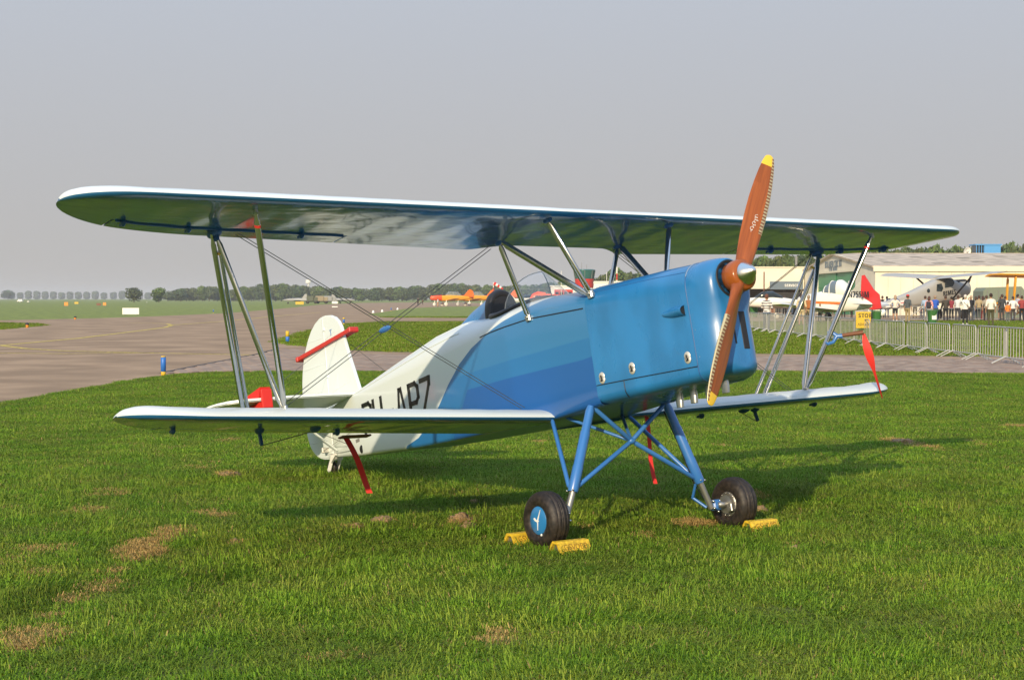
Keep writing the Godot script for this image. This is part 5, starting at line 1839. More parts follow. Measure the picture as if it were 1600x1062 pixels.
		ck2.grid(rows2, true)
		var co = obj("earth_clod", ck2.mesh(M["clod"])); co.position = p + Vector3(0, 0.012, 0)
		tag(co, e[3], "earth clod", "clods of dry earth on the lawn")
		ci += 1
	# blue and yellow edge markers
	var posts = [[255, 587, 31, 0, "blue marker post with yellow foot on the lawn edge, nearest of the posts"], [449, 535, 18, 1, "blue marker post with yellow top on the tip of the grass island"], [537, 507.5, 11.5, 2, "blue marker post with yellow head and foot behind the biplane's fin"], [333, 489, 6, 0, "small blue marker post on the far grass edge behind the wing struts"], [611, 486, 6, 0, "tiny blue marker post at the tip of the farther grass island"]]
	for e in posts:
		var p = gp(e[0], e[1])
		var h = e[2] / FOC * -p.z
		var t = thing("marker_post", e[4], "marker post", p, 0.3, "blue and yellow marker posts")
		var r0 = 0.056 if e[3] == 0 else 0.07
		var rings = [[0, 0.22, "yellow paint"], [0.22, 0.94, "post blue"], [0.94, 1.0, "yellow paint"]]
		if e[3] == 1: rings = [[0, 0.52, "post blue"], [0.52, 1.0, "yellow paint"]]
		if e[3] == 2: rings = [[0, 0.25, "yellow paint"], [0.25, 0.75, "post blue"], [0.75, 1.0, "yellow paint"]]
		for q in rings:
			var k := MB.new()
			var rad = r0 if q[2] == "post blue" or e[3] == 1 else r0 * 0.93
			k.lathe([Vector2(0, q[0] * h), Vector2(rad, q[0] * h), Vector2(rad, q[1] * h - 0.004), Vector2(rad * 0.9, q[1] * h), Vector2(0, q[1] * h)], Vector3.ZERO, Vector3.UP, 18)
			obj("band", k.mesh(M[q[2]]), t)
	for e in [[42, 512, 8, "orange and black taxi light on the small grass island at left"], [117, 499, 5, "small dark taxi light on the far edge of the taxiway"]]:
		var p = gp(e[0], e[1]); var h = e[2] / FOC * -p.z
		var t = thing("taxi_light", e[3], "taxi light", p)
		var k := MB.new(); k.lathe([Vector2(0, 0), Vector2(0.09, 0), Vector2(0.07, h * 0.3), Vector2(0.1, h * 0.55), Vector2(0, h * 0.56)], Vector3.ZERO, Vector3.UP, 12)
		obj("base", k.mesh(M["orange"]), t)
		var k3 := MB.new(); k3.lathe([Vector2(0.11, h * 0.56), Vector2(0.11, h * 0.85), Vector2(0.05, h), Vector2(0, h)], Vector3.ZERO, Vector3.UP, 12)
		obj("lens", k3.mesh(M["black"]), t)
	for e in [[583, 489, "small white marker on the taxiway, leftmost of the row by the island tip"], [597, 487.5, "small white marker on the taxiway, second of the row by the island tip"], [621, 484, "small white marker beside the farther grass island's near edge"], [229, 472.5, "small white cone far out on the grass right of the white board"]]:
		var p = gp(e[0], e[1])
		var k := MB.new(); k.lathe([Vector2(0, 0), Vector2(0.16, 0), Vector2(0.15, 0.04), Vector2(0.1, 0.28), Vector2(0.0, 0.32)], Vector3.ZERO, Vector3.UP, 14)
		var o2 = obj("field_marker", k.mesh(M["white paint"])); o2.position = p
		tag(o2, e[2], "marker", "small white markers on the airfield")
	# boards standing on the field
	for e in [[204, 492, 26, 11, "white paint", "plain white board standing on the grass left of the wing struts"], [103, 478, 6, 6, "orange", "dark yellow sign box far out on the grass at left"], [119, 475, 6, 3.4, "yellow paint", "bright yellow sign board far out on the grass behind the dark yellow box"], [154, 477.5, 7, 4, "brown wood", "low red brown sign box far out on the grass, left of a pair"], [163, 477.5, 5, 5, "orange", "orange sign box far out on the grass, right of a pair"], [468, 476, 13, 5, "yellow paint", "yellow sign board on the grass in front of the parked jets"], [523, 474.6, 9, 4, "white paint", "white sign board on the grass right of the yellow one"], [523, 480, 9, 1.6, "white paint", "low white slab lying at the taxiway's far edge"]]:
		var p = gp(e[0], e[1]); var s = -p.z / FOC
		var t = thing("sign_board", e[5], "sign", p)
		var w = e[2] * s; var h = e[3] * s
		var bdo = part_box("board", t, e[4], Vector3(0, h * 0.54, 0), Vector3(w, h * 0.92, 0.12), 0.01)
		for sd in [-1, 1]: part_box("foot", t, "grey metal", Vector3(sd * w * 0.36, h * 0.06, 0), Vector3(0.08, h * 0.12, 0.4))

# ---------------------------------------------------------------- barriers, bins, stop sign
func make_barrier(w: float, nb: int) -> Node3D:
	var t = thing("crowd_barrier", "", "barrier", Vector3.ZERO, 0.0, "grey crowd barriers")
	var k := MB.new()
	var h := 0.94; var r := 0.018; var c := 0.12
	var pts := []
	for e in [[Vector3(-w / 2 + c, h - c, 0), PI / 2, PI], [Vector3(w / 2 - c, h - c, 0), 0.0, PI / 2]]: pass
	pts.append(Vector3(-w / 2, 0.16, 0))
	for i in 6:
		var a = PI - PI / 2 * i / 5.0
		pts.append(Vector3(-w / 2 + c + cos(a) * c, h - c + sin(a) * c, 0))
	for i in 6:
		var a = PI / 2 - PI / 2 * i / 5.0
		pts.append(Vector3(w / 2 - c + cos(a) * c, h - c + sin(a) * c, 0))
	pts.append(Vector3(w / 2, 0.16, 0))
	k.tube(pts, r, 8)
	k.tube([Vector3(-w / 2, 0.17, 0), Vector3(w / 2, 0.17, 0)], r, 8)
	obj("frame", k.mesh(M["galvanised"]), t)
	var b := MB.new()
	b.tube([Vector3(0, 0.17, 0), Vector3(0, h, 0)], 0.0105, 6)
	var bm = b.mesh(M["galvanised"])
	for i in nb:
		var o = obj("bar", bm, t)
		o.position.x = lerpf(-w / 2, w / 2, (i + 1.0) / (nb + 1.0))
	for sd in [-1, 1]:
		var f := MB.new()
		var x = sd * (w / 2 - 0.07)
		f.tube([Vector3(x, 0.2, 0), Vector3(x, 0.17, 0.06), Vector3(x, 0.02, 0.36)], 0.017, 7)
		f.tube([Vector3(x, 0.2, 0), Vector3(x, 0.17, -0.06), Vector3(x, 0.02, -0.36)], 0.017, 7)
		obj("foot", f.mesh(M["galvanised"]), t)
	return t

const ORD := ["first", "second", "third", "fourth", "fifth", "sixth", "seventh", "eighth", "ninth", "tenth", "eleventh", "twelfth", "thirteenth", "fourteenth", "fifteenth", "sixteenth", "seventeenth", "eighteenth", "nineteenth", "twentieth", "twenty-first", "twenty-second", "twenty-third", "twenty-fourth"]
func build_barriers():
	var r := RandomNumberGenerator.new(); r.seed = 5
	var proto = make_barrier(2.38, 10)
	# the row that runs away from the camera along the right of the paving
	var names = ["crowd barrier at the right edge of the picture, nearest of the row on the paving", "crowd barrier second nearest in the row on the paving", "crowd barrier third nearest in the row on the paving", "crowd barrier fourth nearest in the row, where paving meets grass"]
	var d := 35.3
	var first := true
	var i := 0
	while d < 90.0:
		var lab = names[i] if i < names.size() else ORD[i] + " crowd barrier from the near end of the long row that recedes"
		var x = 12.62 - 0.15 * smoothstep(38.0, 52.0, d) + 0.03 * r.randf_range(-1, 1)
		var at = Vector3(x, 0.0, -d - 1.2)
		var yaw = PI / 2 + r.randf_range(-0.02, 0.02)
		if first:
			proto.position = at; proto.rotation.y = yaw; proto.set_meta("label", lab); first = false
		else: dup(proto, lab, at, yaw)
		d += 2.45; i += 1
	# the rows the visitors stand at
	var x := 29.4
	while x < 40.0:
		var o = dup(proto, "crowd barrier in front of the silver high wing aircraft, where visitors lean", Vector3(x, 0, -114.5 + r.randf_range(-0.1, 0.1)), r.randf_range(-0.03, 0.03))
		x += 2.5
	x = 22.4
	while x < 36.0:
		dup(proto, "crowd barrier standing in the row just before the white aircraft with the red tail", Vector3(x, 0, -138.0 + r.randf_range(-0.15, 0.15)), r.randf_range(-0.03, 0.03))
		x += 2.5
	# slanted gate of tubes beside the middle bin
	var q = gp(1425, 503)
	var g = thing("tube_gate", "grey tube gate with a slanting brace left of the middle bin", "gate", q, 0.1)
	var k := MB.new()
	k.tube([Vector3(-0.85, 0, 0), Vector3(-0.85, 1.1, 0), Vector3(0.95, 1.1, 0), Vector3(0.95, 0, 0)], 0.03, 7)
	obj("frame", k.mesh(M["galvanised"]), g)
	var k2 := MB.new()
	k2.tube([Vector3(-0.75, 0.02, 0), Vector3(0.9, 1.08, 0)], 0.026, 7)
	obj("brace", k2.mesh(M["galvanised"]), g)
	# wheelie bins
	var first_bin: Node3D = null
	for e in [[1457, 507, 23, 20, "green wheelie bin with a white notice, between the barriers", true], [1370, 506, 21, 15, "green wheelie bin with a white bag hanging out, behind the yellow stop sign", false], [1178, 496, 21, 13, "green wheelie bin right of the biplane's nose", false]]:
		var p = gp(e[0], e[1]); var s = -p.z / FOC
		var b = thing("wheelie_bin", e[4], "bin", p, 0.05, "green wheelie bins")
		var h = 1.0; var w = 0.6
		b.scale = Vector3.ONE * (e[2] * s / 1.02)
		var bd := MB.new()
		var rows := []
		for q2 in [[0.06, 0.82], [0.1, 0.84], [0.86, 1.0], [0.9, 1.04], [0.93, 1.04]]:
			var row := PackedVector3Array()
			for j in 16:
				var a = TAU * j / 16 + PI / 16
				var cx = cos(a); var cz = sin(a)
				var m = maxf(absf(cx), absf(cz)); var rd = lerpf(1.0, 1.0 / m, 0.82)
				row.append(Vector3(cx * rd * w * 0.5 * q2[1], q2[0] * h, cz * rd * 0.33 * q2[1]))
			rows.append(row)
		bd.grid(rows, true, true)
		obj("body", bd.mesh(M["bin green"]), b)
		part_box("lid", b, "bin green", Vector3(0, 0.975, 0), Vector3(0.66, 0.07, 0.74), 0.02)
		for sd in [-1, 1]:
			var wl := MB.new(); wl.lathe([Vector2(0, -0.03), Vector2(0.09, -0.03), Vector2(0.1, 0), Vector2(0.09, 0.03), Vector2(0, 0.03)], Vector3(sd * 0.24, 0.1, -0.3), Vector3.RIGHT, 14)
			obj("wheel", wl.mesh(M["rubber"]), b)
		if e[5]:
			var nt = part_box("notice", b, "white paint", Vector3(0.04, 0.56, 0.312), Vector3(0.32, 0.42, 0.006), 0.0, Basis(Vector3.RIGHT, -0.06))
	var bp = gp(1370, 505) + Vector3(0.36, 0.72, 0.2)
	var wb := MB.new()
	wb.ball(Vector3.ZERO, Vector3(0.2, 0.24, 0.12), Basis(Vector3.BACK, -0.5)); wb.tube([Vector3(-0.1, 0.05, 0), Vector3(-0.4, 0.06, 0.02)], [0.06, 0.01], 6)
	var wbo = obj("carrier_bag", wb.mesh(M["white paint"])); wbo.position = bp
	tag(wbo, "white carrier bag hanging from the green bin behind the stop sign", "bag")
	# yellow stop sign tied to the barriers
	var sd0 = spot(1349.5, 501, 55.5)
	var sg = thing("stop_sign", "square yellow stop sign tied to the barriers under the far wing", "sign", Vector3(12.42, 0.0, -55.6), -0.05)
	part_box("board", sg, "yellow paint", Vector3(0, 0.92, 0), Vector3(0.52, 0.58, 0.015), 0.003)
	text("lettering", "STOP", 0.2, 0.003, "Droid Sans", M["black"], sg, Transform3D(Basis(), Vector3(0.06, 1.07, 0.009)), true)
	text("lettering", "Afstand", 0.125, 0.003, "Droid Serif", M["black"], sg, Transform3D(Basis(), Vector3(0.02, 0.76, 0.009)))
	for sd in [-1, 1]: part_box("tie", sg, "black", Vector3(sd * 0.2, 1.05, -0.03), Vector3(0.015, 0.03, 0.06))

# ---------------------------------------------------------------- other aircraft, built along +x (nose) from real sizes
func loft(st: Array, seg := 18, ex := 1.0) -> MB:
	# stations: x, half width, bottom, top
	var k := MB.new()
	var rows := []
	for s in st:
		var row := PackedVector3Array()
		var cy = (s[2] + s[3]) * 0.5; var hy = (s[3] - s[2]) * 0.5
		for j in seg:
			var a = TAU * j / seg
			row.append(Vector3(s[0], cy + signf(sin(a)) * pow(absf(sin(a)), ex) * hy, signf(cos(a)) * pow(absf(cos(a)), ex) * s[1]))
		rows.append(row)
	k.grid(rows, true, true)
	return k

func slab_wing(a: Vector3, b: Vector3, ca: float, cb: float, th: float) -> MB:
	# a wing from root A to tip B (leading edge points), chords along -x
	var k := MB.new()
	var rows := []
	for i in 9:
		var t = i / 8.0
		var c = lerpf(ca, cb, t)
		if i == 8: c *= 0.72
		var le = a.lerp(b, t) - Vector3(c * 0.0 if i < 8 else cb * 0.14, 0, 0)
		var row := PackedVector3Array()
		for j in 20:
			var s = 0.5 - 0.5 * cos(TAU * j / 20.0)
			var y = airfoil(s, j < 10) * c * th / 0.12
			row.append(le + Vector3(-s * c, y, 0))
		rows.append(row)
	k.grid(rows, true, true)
	return k

func simple_wheel(parent: Node, p: Vector3, r: float, spat = null):
	var k := MB.new()
	k.lathe([Vector2(0, -0.07), Vector2(r * 0.8, -0.09), Vector2(r, -0.05), Vector2(r, 0.05), Vector2(r * 0.8, 0.09), Vector2(0, 0.07)], p, Vector3(0, 0, 1), 18)
	obj("wheel", k.mesh(M["rubber"] if spat == null else M[spat]), parent)

func fin_plate(o: Array, th: float) -> MB:
	var k := MB.new(); var p := PackedVector2Array()
	for i in range(0, o.size(), 2): p.append(Vector2(o[i], o[i + 1]))
	k.plate(p, th)
	return k

func prop_blades(parent: Node, hub: Vector3, r: float, ang: float, m: String, n := 2):
	for i in n:
		var a = ang + TAU * i / n
		var d = Vector3(0, cos(a), sin(a)); var w = Vector3(0, -sin(a), cos(a))
		var k := MB.new()
		k.tube([hub, hub + d * r * 0.2, hub + d * r * 0.6, hub + d * r], [0.07, 0.09, 0.12, 0.05], 8, 0.25, Vector3.RIGHT)
		obj("propeller_blade", k.mesh(M[m]), parent)

func colored(m: String, c: Color, rough := 0.4) -> String:
	var key = "c_%s" % c.to_html()
	if not M.has(key): mat(key, c.linear_to_srgb(), rough)
	return key

func build_aircraft():
	var white = colored("", Color(0.72, 0.7, 0.62)); var red = colored("", Color(0.6, 0.03, 0.03)); var silver = colored("", Color(0.36, 0.35, 0.32), 0.38)
	var yel = colored("", Color(0.72, 0.33, 0.02)); var org = colored("", Color(0.8, 0.09, 0.02)); var greyp = colored("", Color(0.3, 0.3, 0.29)); var orange2 = colored("", Color(0.75, 0.16, 0.02))
	# white crop plane with red tail, nose to the left and away
	var p = gp(1346, 466 + EYE * FOC / 109.0)
	var a = thing("crop_plane", "white low wing crop plane with red tail fin lettered N755JM", "aeroplane", Vector3(p.x, 0, p.z), 2.35)
	a.scale = Vector3(0.82, 1, 1)
	# local frame: nose at +x; the tail is near the origin
	obj("fuselage", loft([[-1.1, 0.06, 1.05, 1.35], [-0.2, 0.22, 0.9, 1.75], [1.4, 0.42, 0.75, 2.15], [2.6, 0.5, 0.7, 2.4], [3.3, 0.52, 0.68, 2.3], [4.6, 0.54, 0.7, 2.05], [5.6, 0.5, 0.8, 1.95], [6.2, 0.4, 0.9, 1.8], [6.4, 0.2, 1.1, 1.6]], 18, 0.8).mesh(M[white]), a)
	obj("cabin_roof", loft([[0.8, 0.1, 1.7, 1.95], [1.4, 0.42, 1.7, 2.7], [1.9, 0.47, 1.7, 2.98], [2.2, 0.475, 1.7, 2.98]], 16, 0.85).mesh(M[white]), a)
	obj("canopy", loft([[2.2, 0.46, 1.7, 2.95], [2.9, 0.46, 1.7, 2.88], [3.5, 0.4, 1.7, 2.5], [4.0, 0.2, 1.7, 2.1]], 16, 0.85).mesh(M["grey blue"]), a)
	for e in [[2.85, 2.9, 0.47], [3.45, 2.55, 0.41]]:
		var k := MB.new(); var fp := []
		for i in 13:
			var t = PI * i / 12.0
			fp.append(Vector3(e[0], 1.9 + (e[1] - 1.9) * pow(sin(t), 0.7), cos(t) * e[2]))
		k.tube(fp, 0.05, 6)
		obj("canopy_frame", k.mesh(M[white]), a)
	obj("fin", fin_plate([0.1, 1.1, 0.0, 2.5, -0.05, 3.25, -0.3, 3.3, -1.2, 2.3, -1.75, 1.95, -1.95, 1.0, -1.2, 0.9], 0.09).mesh(M[red]), a)
	for sd in [1.0, -1.0]:
		obj("fin_panel", fin_plate([1.5, 1.75, 0.8, 2.3, 0.02, 3.0, 0.11, 1.2, 0.6, 1.3], 0.06).mesh(M[white]), a)
		obj("tailplane", slab_wing(Vector3(0.0, 1.25, 0.05 * sd), Vector3(-0.25, 1.3, 1.75 * sd), 1.25, 0.8, 0.08).mesh(M[white]), a)
		obj("wing", slab_wing(Vector3(4.0, 0.85, 0.3 * sd), Vector3(3.9, 1.3, 6.6 * sd), 2.0, 1.8, 0.13).mesh(M[white]), a)
		obj("stripe", loft([[1.3, 0.02, 1.25, 1.42], [5.9, 0.02, 1.35, 1.52]], 8).mesh(M[orange2]), a).position = Vector3(0, 0, 0.53 * sd)
		simple_wheel(a, Vector3(4.3, 0.35, 1.2 * sd), 0.35)
		var lg := MB.new(); lg.tube([Vector3(4.2, 0.9, 0.6 * sd), Vector3(4.3, 0.35, 1.15 * sd)], 0.07, 6)
		obj("gear_leg", lg.mesh(M[white]), a)
	simple_wheel(a, Vector3(-0.9, 0.14, 0), 0.14)
	var tl := MB.new(); tl.tube([Vector3(-0.7, 1.0, 0), Vector3(-0.9, 0.14, 0)], 0.05, 6); obj("tail_leg", tl.mesh(M[white]), a)
	prop_blades(a, Vector3(6.5, 1.35, 0), 1.15, 0.6, "black")
	# the registration reads left to right on the side that faces the camera
	for sd in [1.0, -1.0]:
		var bs = Basis(Vector3(sd, 0, 0), Vector3.UP, Vector3(0, 0, sd))
		text("lettering", "N755JM", 0.56, 0.02, "Droid Sans", M["letter black"], a, Transform3D(bs, Vector3(0.0, 1.95, 0.36 * sd)), true)
	# silver high wing aircraft, nose to the right
	p = gp(1413, 466 + EYE * FOC / 125.0)
	var b = thing("high_wing_plane", "silver grey high wing military plane with star roundel behind the visitors", "aeroplane", Vector3(p.x, 0, p.z), 0.55)
	b.rotation.z = 0.13
	obj("fuselage", loft([[-3.8, 0.1, 1.25, 1.55], [-1.6, 0.28, 1.05, 1.72], [1.0, 0.5, 0.88, 2.15], [2.6, 0.62, 0.8, 2.5], [3.6, 0.66, 0.78, 2.75], [5.2, 0.68, 0.78, 2.75], [5.9, 0.66, 0.8, 2.35]], 18, 0.62).mesh(M[silver]), b)
	obj("engine_cowling", loft([[5.9, 0.66, 0.85, 2.32], [6.2, 0.7, 0.86, 2.36], [6.9, 0.68, 0.9, 2.3], [7.2, 0.58, 1.0, 2.2], [7.25, 0.4, 1.2, 2.0]], 20, 0.9).mesh(M[greyp]), b)
	obj("antiglare_panel", loft([[5.4, 0.45, 2.2, 2.5], [6.0, 0.46, 2.2, 2.43], [7.0, 0.4, 2.15, 2.36]], 14, 0.8).mesh(M["black"]), b)
	prop_blades(b, Vector3(7.35, 1.6, 0), 1.25, 0.5, "black")
	var sp := MB.new(); sp.ball(Vector3(7.3, 1.6, 0), Vector3(0.25, 0.2, 0.2)); obj("propeller_hub", sp.mesh(M["black"]), b)
	obj("fin", fin_plate([-3.4, 1.3, -2.1, 1.65, -3.1, 2.2, -3.7, 2.9, -4.2, 2.9, -4.3, 1.2], 0.08).mesh(M[silver]), b)
	for sd in [1.0, -1.0]:
		obj("wing", slab_wing(Vector3(5.35, 2.78, 0.2 * sd), Vector3(5.25, 3.1, 6.2 * sd), 1.75, 1.55, 0.12).mesh(M[silver]), b)
		obj("wing_flash", slab_wing(Vector3(5.27, 3.03, 4.9 * sd), Vector3(5.26, 3.13, 6.23 * sd), 0.5, 0.45, 0.1).mesh(M["black"]), b)
		obj("tailplane", slab_wing(Vector3(-2.8, 1.6, 0.05 * sd), Vector3(-3.0, 1.6, 2.2 * sd), 1.1, 0.8, 0.08).mesh(M[silver]), b)
		strut("wing_strut", Vector3(4.9, 1.0, 0.66 * sd), Vector3(4.75, 2.85, 3.0 * sd), 0.06, "black", 1.8, b)
		var k := MB.new(); k.plate(PackedVector2Array([Vector2(4.15, 2.0), Vector2(5.0, 2.0), Vector2(5.25, 2.25), Vector2(5.1, 2.62), Vector2(4.2, 2.62)]), 0.03, Transform3D(Basis(), Vector3(0, 0, 0.675 * sd)))
		obj("cockpit_window", k.mesh(M["dark glass"]), b)
		var k2 := MB.new(); k2.plate(PackedVector2Array([Vector2(3.2, 1.85), Vector2(3.75, 1.75), Vector2(3.95, 2.0), Vector2(3.8, 2.4), Vector2(3.3, 2.4)]), 0.03, Transform3D(Basis(), Vector3(0, 0, 0.66 * sd)))
		obj("cabin_window", k2.mesh(M["dark glass"]), b)
		var k3 := MB.new(); k3.lathe([Vector2(0, 0.02), Vector2(0.16, 0.02), Vector2(0.17, 0)], Vector3(2.35, 2.0, 0.60 * sd), Vector3(0, 0, sd), 14)
		obj("porthole", k3.mesh(M["dark glass"]), b)
		# star and bars
		var rz = 0.34 * sd
		var T = Transform3D(Basis(Vector3.UP, 0.1 * -sd), Vector3(-1.1, 1.4, rz))
		var bars := MB.new(); bars.plate(PackedVector2Array([Vector2(-1.0, -0.18), Vector2(1.0, -0.18), Vector2(1.0, 0.18), Vector2(-1.0, 0.18)]), 0.10, T)
		obj("roundel_bar", bars.mesh(M["white paint"]), b)
		var rb := MB.new(); rb.plate(PackedVector2Array([Vector2(-1.0, -0.03), Vector2(1.0, -0.03), Vector2(1.0, 0.03), Vector2(-1.0, 0.03)]), 0.12, T)
		obj("roundel_stripe", rb.mesh(M[red]), b)
		var cb := MB.new(); cb.lathe([Vector2(0, 0.07), Vector2(0.43, 0.07), Vector2(0.44, 0)], T.origin, T.basis * Vector3(0, 0, sd), 22)
		obj("roundel_disc", cb.mesh(M["dark blue"]), b)
		var star := PackedVector2Array()
		for i in 10: star.append(Vector2.UP.rotated(TAU * i / 10.0) * (0.41 if i % 2 == 0 else 0.16) * Vector2(1, -1))
		var sk := MB.new(); sk.plate(star, 0.03, T.translated_local(Vector3(0, 0, 0.075 * sd)))
		obj("roundel_star", sk.mesh(M["white paint"]), b)
		text("lettering", "RIMES", 0.5, 0.02, "Droid Sans", M["letter black"], b, Transform3D(Basis(Vector3(sd, 0, 0), Vector3.UP, Vector3(0, 0, sd)), Vector3(4.6, 1.55, 0.69 * sd)), true)
		simple_wheel(b, Vector3(5.3, -0.3, 1.3 * sd), 0.4)
		var lg := MB.new(); lg.tube([Vector3(5.2, 0.95, 0.5 * sd), Vector3(5.3, -0.3, 1.25 * sd)], 0.08, 6); obj("gear_leg", lg.mesh(M["black"]), b)
	simple_wheel(b, Vector3(-3.5, 0.66, 0), 0.2)
	var tl2 := MB.new(); tl2.tube([Vector3(-3.3, 1.3, 0), Vector3(-3.5, 0.66, 0)], 0.05, 6); obj("tail_leg", tl2.mesh(M["black"]), b)
	# yellow biplane cut by the right edge
	p = gp(1640, 466 + EYE * FOC / 121.0)
	var c = thing("yellow_biplane", "yellow biplane behind the visitors, cut off by the right edge", "aeroplane", Vector3(p.x, 0, p.z), -1.32)
	c.scale = Vector3.ONE * 1.09
	c.rotation.z = 0.14
	c.position.y = -0.1
	obj("fuselage", loft([[-3.6, 0.08, 1.0, 1.3], [-1.0, 0.4, 0.9, 1.6], [1.0, 0.48, 0.85, 1.75], [2.4, 0.46, 0.85, 1.65], [3.2, 0.4, 0.95, 1.6]], 16, 0.8).mesh(M[yel]), c)
	var ce := MB.new(); ce.lathe([Vector2(0.3, 0), Vector2(0.52, 0.1), Vector2(0.5, 0.4), Vector2(0.1, 0.5), Vector2(0, 0.5)], Vector3(3.0, 1.28, 0), Vector3.RIGHT, 18)
	obj("engine", ce.mesh(M["grey metal"]), c)
	prop_blades(c, Vector3(3.55, 1.28, 0), 1.2, 0.4, "black")
	obj("fin", fin_plate([-3.5, 1.2, -2.7, 1.35, -3.2, 2.1, -3.7, 2.15, -4.1, 1.6, -4.0, 1.0], 0.07).mesh(M[yel]), c)
	for sd in [1.0, -1.0]:
		obj("upper_wing", slab_wing(Vector3(2.2, 2.95, 0.0), Vector3(2.2, 3.02, 5.5 * sd), 1.5, 1.4, 0.12).mesh(M[yel]), c)
		obj("lower_wing", slab_wing(Vector3(1.5, 0.95, 0.4 * sd), Vector3(1.5, 1.15, 4.6 * sd), 1.5, 1.4, 0.12).mesh(M[yel]), c)
		obj("tailplane", slab_wing(Vector3(-2.9, 1.3, 0), Vector3(-3.1, 1.3, 1.7 * sd), 1.0, 0.7, 0.08).mesh(M[yel]), c)
		for e in [[1.9, 1.2], [0.9, 0.3]]: strut("interplane_strut", Vector3(e[0], 2.98, 3.6 * sd), Vector3(e[1], 1.1, 3.5 * sd), 0.06, yel, 2.2, c)
		strut("cabane_strut", Vector3(1.8, 2.95, 0.6 * sd), Vector3(1.6, 1.7, 0.35 * sd), 0.05, yel, 1.8, c)
		simple_wheel(c, Vector3(2.0, 0.18, 1.0 * sd), 0.4)
		strut("gear_leg", Vector3(1.8, 0.95, 0.4 * sd), Vector3(2.0, 0.18, 0.95 * sd), 0.07, yel, 1.5, c)
	# white low wing plane at the left of the crop plane
	p = gp(1196, 466 + EYE * FOC / 132.0)
	var w = thing("white_plane", "white low wing light plane partly hidden behind the biplane's far struts", "aeroplane", Vector3(p.x, 0, p.z), 0.12)
	obj("fuselage", loft([[-3.2, 0.08, 1.2, 1.5], [-1.0, 0.4, 0.95, 1.75], [0.5, 0.55, 0.85, 1.9], [2.2, 0.55, 0.85, 1.65], [3.2, 0.35, 0.95, 1.5]], 16, 0.8).mesh(M[white]), w)
	obj("canopy", loft([[-0.9, 0.1, 1.6, 1.8], [-0.2, 0.45, 1.6, 2.25], [0.6, 0.48, 1.6, 2.3], [1.4, 0.35, 1.55, 1.85]], 14, 0.8).mesh(M["dark glass"]), w)
	obj("fin", fin_plate([-3.1, 1.4, -2.0, 1.6, -2.9, 2.3, -3.3, 2.4, -3.6, 1.3], 0.07).mesh(M[white]), w)
	for sd in [1.0, -1.0]:
		obj("wing", slab_wing(Vector3(1.4, 1.0, 0.3 * sd), Vector3(1.0, 1.35, 5.2 * sd), 1.6, 1.1, 0.13).mesh(M[white]), w)
		obj("tailplane", slab_wing(Vector3(-2.6, 1.5, 0), Vector3(-2.8, 1.5, 1.6 * sd), 0.9, 0.6, 0.08).mesh(M[white]), w)
		simple_wheel(w, Vector3(0.6, 0.25, 1.3 * sd), 0.25, white)
	simple_wheel(w, Vector3(2.4, 0.22, 0), 0.22)
	prop_blades(w, Vector3(3.25, 1.25, 0), 0.95, 1.0, "black")
	# green tarpaulin store behind the yellow biplane
	p = gp(1562, 466 + EYE * FOC / 136.0)
	var tp = thing("canvas_shelter", "long grey green canvas shelter in front of the hangar's right part", "shelter", Vector3(p.x, 0, p.z))
	var cs = colored("", Color(0.17, 0.2, 0.15), 0.9)
	var kk := MB.new()
	kk.plate(PackedVector2Array([Vector2(-1.9, 0), Vector2(1.9, 0), Vector2(1.7, 2.35), Vector2(1.4, 2.7), Vector2(-1.6, 2.6), Vector2(-1.85, 2.3)]), 3.0)
	obj("cover", kk.mesh(M[cs]), tp)
	for i in 4:
		var kf := MB.new(); kf.tube([Vector3(-1.5 + i * 0.95, 0.1, 1.52), Vector3(-1.5 + i * 0.95, 2.4, 1.52)], 0.03, 5); obj("rope", kf.mesh(M["grey metal"]), tp)
	tp.scale = Vector3(1.0, 1.0, 1.0)
	# orange and yellow trainers far off
	var tr: Node3D = null
	for e in [[706, 345, "orange nosed yellow trainer plane, leftmost of the parked row"], [742, 352, "orange nosed yellow trainer plane in the middle of the parked row"], [778, 365, "orange tailed yellow trainer plane at the row's right, behind the headrest"]]:
		p = gp(e[0], 466 + EYE * FOC / e[1])
		if tr == null:
			tr = thing("trainer_plane", e[2], "aeroplane", Vector3(p.x, 0, p.z), PI + 0.35, "orange and yellow trainer planes")
			tr.scale = Vector3(1.12, 1.25, 1.12)
			obj("fuselage", loft([[-4.0, 0.1, 1.25, 1.6], [-2.0, 0.4, 1.0, 1.85], [0.2, 0.52, 0.85, 1.95], [2.2, 0.55, 0.85, 1.95]], 16, 0.8).mesh(M[yel]), tr)
			obj("engine_cowling", loft([[2.2, 0.56, 0.9, 2.0], [3.2, 0.56, 0.95, 1.95], [4.2, 0.4, 1.05, 1.8], [4.4, 0.2, 1.2, 1.6]], 16, 0.9).mesh(M[org]), tr)
			obj("antiglare_panel", loft([[1.4, 0.35, 1.8, 2.0], [2.6, 0.38, 1.85, 2.06], [4.1, 0.25, 1.7, 1.86]], 12, 0.8).mesh(M["black"]), tr)
			obj("canopy", loft([[-2.0, 0.1, 1.7, 1.9], [-1.2, 0.4, 1.7, 2.5], [0.6, 0.42, 1.7, 2.55], [1.3, 0.3, 1.7, 2.0]], 14, 0.8).mesh(M["glass"]), tr)
			obj("fin", fin_plate([-4.0, 1.35, -2.4, 1.75, -3.3, 2.7, -3.7, 2.95, -4.3, 2.7, -4.6, 1.9, -4.4, 1.2], 0.1).mesh(M[orange2]), tr)
